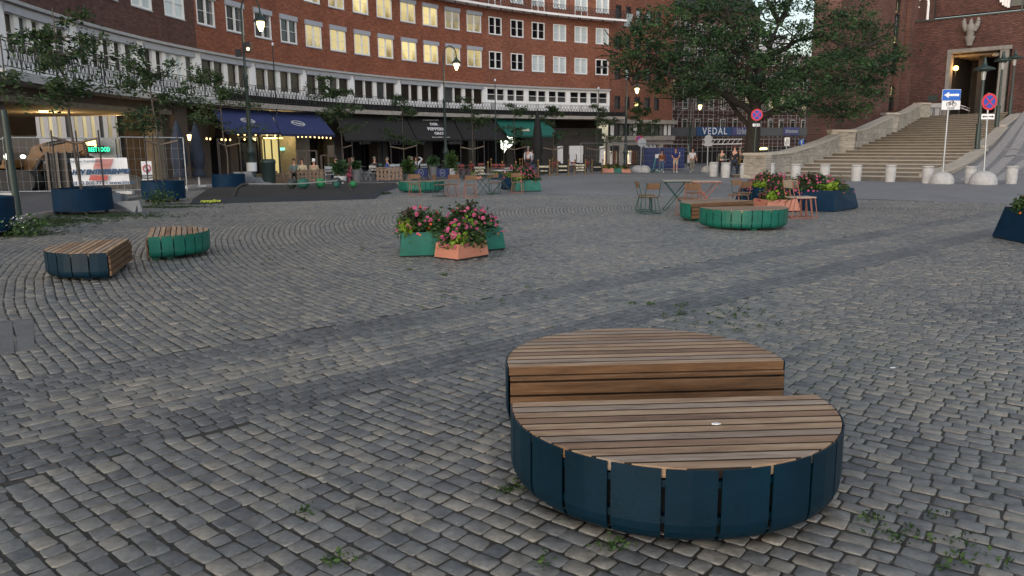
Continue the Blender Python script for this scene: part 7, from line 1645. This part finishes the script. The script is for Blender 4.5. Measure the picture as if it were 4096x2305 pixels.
# navy container
Yc = 73; A, B = AY(2575,690,Yc), AY(2737,690,Yc); zt = AY(2650,592,Yc).z; z0 = gz(A.x,Yc); r = thing('container','navy blue site container behind the walking people','container',(A.x,Yc,z0)); b = MB(); b.bbox((A.x,Yc,z0+.1),(B.x,Yc+2.6,zt)); b.build('box','awning_navy',r,bevel=.02); b = MB()
for i in range(14): x = A.x+(B.x-A.x)*(i+.5)/14; b.bbox((x-.04,Yc-.04,z0+.2),(x+.04,Yc-.003,zt-.12)) if i not in (2,3,4) else None
b.bbox((A.x,Yc-.035,z0+.12),(B.x,Yc-.003,z0+.2)); b.build('ribs','awning_navy',r); b = MB(); b.bbox((B.x-.75,Yc-.06,z0+1.0),(B.x-.70,Yc-.045,zt-.4)); b.bbox((B.x-.5,Yc-.06,z0+1.2),(B.x-.45,Yc-.045,zt-.4)); b.bbox((A.x+1.0,Yc-.05,zt-.9),(A.x+1.6,Yc-.045,zt-.55)); b.build('labels','sign_white',r)
# teal bars (scooters) by the fence
for i,x in enumerate((2612,2636)):
    P = G(x,689); r = thing('scooter','turquoise kick scooter parked at the fence, %s one'%('left','right')[i],'scooter',P,0,'turquoise scooters'); mat('turquoise',(.06,.42,.36),.5,.1); b = MB(); b.tube([(.0,0,.12),(.18,0,1.1)],.03,6); b.cyl((.18,-.25,1.1),(.18,.25,1.1),.02,n=6); b.box((-.3,0,.12),(.65,.16,.05)); b.build('frame','turquoise',r,False); b = MB(); b.cyl((.05,-.04,.12),(.05,.04,.12),.12,n=12); b.cyl((-.62,-.04,.12),(-.62,.04,.12),.12,n=12); b.build('wheel','rubber',r,False)
# dark bin posts of the side street
P = G(2745,676); r = thing('lamp_base_poster','white poster on the dark foot of the lamp by the container','poster',P); P2 = l4.location; b = MB(); b.cyl((P2.x,P2.y-.3,AY(2750,640,92).z-.3),(P2.x,P2.y-.3,AY(2750,632,92).z+.3),.3,n=12); b.build('sheet','sign_white',r)
# excavator
def excavator():
    Y = 32.5; c = AY(55,740,Y); g0 = gz(c.x,Y); r = thing('excavator','orange excavator working behind the mesh fence, its bent boom reaching right','excavator',(c.x,Y,g0))
    def e(x,y,dY=0): return AY(x,y,Y+dY)
    b = MB(); A, B = e(-60,752), e(106,752); z1 = e(50,675).z; q = [(A.x,g0+.9),(B.x,g0+.9),(B.x-.05,g0+1.3),(B.x-.35,z1),(A.x,z1)]
    b.add([(x,Y-1.2,z) for x,z in q]+[(x,Y+1.0,z) for x,z in q],[(0,1,2,3,4),(5,6,7,8,9)]+[(i,(i+1)%5,5+(i+1)%5,5+i) for i in range(5)]); b.build('body','excavator_orange',r,bevel=.05)
    b = MB(); q = [(A.x+.4,z1+.01),(B.x-.4,z1+.01),(B.x-.75,e(50,595).z),(A.x+.4,e(50,595).z)]; b.add([(x,Y-1.0,z) for x,z in q]+[(x,Y+.0,z) for x,z in q],[(0,1,2,3),(4,5,6,7)]+[(i,(i+1)%4,4+(i+1)%4,4+i) for i in range(4)]); cabn = b.build('cab','glass_dark',r,bevel=.03); b = MB()
    for i in range(4): b.cyl((q[i][0],Y-1.01,q[i][1]),(q[(i+1)%4][0],Y-1.01,q[(i+1)%4][1]),.06,n=6)
    b.build('cab_frame','black_cloth',cabn)
    for dy in (-1.2,.5):
        b = MB(); pts = []; xA, xB = A.x-.2, B.x+.7
        for i in range(13): t = -pi/2+pi*i/12; pts.append((xB+.38*cos(t),g0+.42+.40*sin(t)))
        for i in range(13): t = pi/2+pi*i/12; pts.append((xA+.38*cos(t),g0+.42+.40*sin(t)))
        n = len(pts); b.add([(x,Y+dy,z) for x,z in pts]+[(x,Y+dy+.6,z) for x,z in pts],[list(range(n)),list(range(n,2*n))]+[(i,(i+1)%n,n+(i+1)%n,n+i) for i in range(n)]); b.build('track','rubber',r)
    def arm(name, L, m, th=.35):
        b = MB()
        for i in range(len(L)-1):
            (p, w0), (q_, w1) = L[i], L[i+1]; d = (q_-p).normalized(); u = Vector((-d.z,0,d.x)); vs = [p+u*w0,p-u*w0,q_-u*w1,q_+u*w1]; vs = [v+Vector((0,-th/2,0)) for v in vs]+[v+Vector((0,th/2,0)) for v in vs]
            b.add(vs,[(0,1,2,3),(4,5,6,7)]+[(j,(j+1)%4,4+(j+1)%4,4+j) for j in range(4)]); b.cyl(q_+Vector((0,-th/2-.02,0)),q_+Vector((0,th/2+.02,0)),w1*1.05,n=12)
        return b.build(name,m,r)
    arm('boom',[(e(118,750),.20),(e(135,660),.26),(e(158,606),.24),(e(190,594),.20),(e(285,590),.20)],'excavator_orange')
    arm('stick',[(e(285,575),.12),(e(318,590),.24),(e(335,618),.13)],'excavator_orange',.3)
    arm('bucket',[(e(336,622),.26),(e(332,650),.18)],'rubber',.6)
    b = MB(); b.cyl(e(178,583,-.1),e(262,566,-.1),.11,n=8); b.cyl(e(262,566,-.1),e(300,572,-.1),.05,n=8); b.cyl(e(128,700,-.25),e(165,640,-.25),.09,n=8); b.build('ram','iron',r)
    b = MB(); b.ball(e(28,627,-1.2),.12,8,6); b.build('headlight','white_glow',r); b = MB(); b.ball(e(92,627,-1.0),.08,8,6,0,(1.5,1,1)); b.build('headlight','white_glow',r)
excavator()
P = AY(14,580,36); r = thing('traffic_light','red traffic light at the far left edge','traffic light',ground(P)); b = MB(); b.cyl(ground(P),P,.06,n=8); b.box(P+Vector((0,.05,-.35)),(.36,.25,1.1)); b.build('housing','iron',r); b = MB(); b.ball(P+Vector((0,-.12,0)),.13,10,6,0,(1.3,.5,.9)); b.build('red_light','traffic_red',r)
# pallet stack of grey blocks in front of the excavator and behind the fence
P = AY(250,740,31.5); r = thing('cement_hopper','grey steel cabinet on the building site between the excavator and the banner','cabinet',ground(P)); a, c = AY(215,745,31.5), AY(290,745,31.5); b = MB(); b.bbox((a.x,31.3,ground(P).z),(c.x,32.2,AY(250,612,31.5).z)); b.build('housing','dark_wall',r,bevel=.03); b = MB()
for x in (a.x,c.x,a.x+.4): b.bbox((x-.05,31.2,ground(P).z),(x+.05,31.28,AY(250,606,31.5).z))
b.build('posts','dark_panel',r)
a, c = AY(85,700,34), AY(215,700,34); b = MB(); b.bbox((a.x,34.5,gz(a.x,34)),(c.x,34.7,AY(150,656,34).z)); tag(b.build('hoarding','stone_grey'),'pale board hoarding behind the excavator arm','hoarding')
mat('gravel',(.10,.085,.065),.9,.4,5,.8,20)
b = MB(); c = AY(480,760,34); vs = []; rg = random.Random(9); b.lathe([(1.7,-.1),(1.3,.25),(.7,.55),(0,.7)],(c.x,c.y,gz(c.x,c.y)),14); tag(b.build('sand_heap','gravel'),'low heap of brown sand behind the banner fence','sand heap')

# ---------------------------------------------------------------- weeds and grass
def tuft_cloud(name, label, areas, size, m, cat, seed):
    rg = np.random.default_rng(seed); C_ = []
    for (x,y,rx,ry,n) in areas:
        P = G(x,y)
        for _ in range(n):
            px, py = P.x+rg.normal(0,rx), P.y+rg.normal(0,ry); k = rg.integers(5,11); q = np.array([px,py,gz(px,py)+.012])+rg.normal(0,1,(k,3))*np.array([.022,.022,.008]); C_.append(q)
    C_ = np.concatenate(C_); o = leaves(name,C_,None,size,m,None,seed,-.9 if name == 'grass' else -.5,5.0 if name == 'grass' else 2.2); tag(o,label,cat,kind='stuff'); return o
tuft_cloud('weeds','small green weeds growing in the joints of the setts',[(1640,1080,.02,.02,5),(1775,1102,.03,.03,7),(1900,1040,.3,.3,9),(2000,1200,.4,.25,14),(2535,1216,.02,.02,3),(2605,1220,.03,.03,6),(2720,1228,.08,.06,7),(2790,1262,.2,.12,14),(2950,1290,.3,.25,20),(3100,1250,.3,.3,9),(2440,2190,.03,.03,9),(1230,2050,.02,.02,4),(2010,1965,.02,.02,4),(2050,1950,.02,.02,4),(3500,2090,.02,.02,5),(3560,2150,.08,.03,5),(3760,2150,.10,.04,7),(3850,2250,.12,.04,8),(3650,2060,.08,.03,4),(1350,2250,.03,.03,6),(2900,2040,.02,.02,4),(2150,2250,.02,.02,3),(1500,1000,1.5,1.0,30),(700,1020,1.5,.6,20)],.026,'leaf_bed','weeds',5)
tuft_cloud('grass','rough grass and moss along the kerb and under the tree pots',[(420,865,.9,.5,500),(260,885,.6,.4,420),(120,905,.5,.5,380),(60,940,.4,.3,300),(640,830,.8,.2,260),(1060,760,1.2,.15,200),(1320,748,1.0,.1,100),(740,818,.5,.12,80),(1535,775,.2,.4,120)],.055,'leaf_young','grass',6)
P = G(640,822); b = MB(); rg = np.random.default_rng(3); Cn = np.array(P)+np.array([0,0,.22])+rg.normal(0,1,(260,3))*np.array([.25,.12,.14]); r = thing('weed_plant','leafy weed growing at the foot of the second navy pot','weed',P); leaves('foliage',Cn,None,.09,'leaf_bed',r,8,.1,1.8)
P = G(75,945); r = thing('flowering_weed','pale flowering weed by the leftmost navy pot','weed',P); Cn = np.array(P)+np.array([0,0,.15])+rg.normal(0,1,(320,3))*np.array([.3,.15,.10]); leaves('foliage',Cn,None,.08,'leaf_bed',r,9,.1,1.8); Cn = np.array(P)+np.array([0.05,-.05,.28])+rg.normal(0,1,(60,3))*np.array([.2,.1,.05]); leaves('blossoms',Cn,None,.03,'petal_white' if 'petal_white' in MT else 'sign_white',r,10,0,1.2)
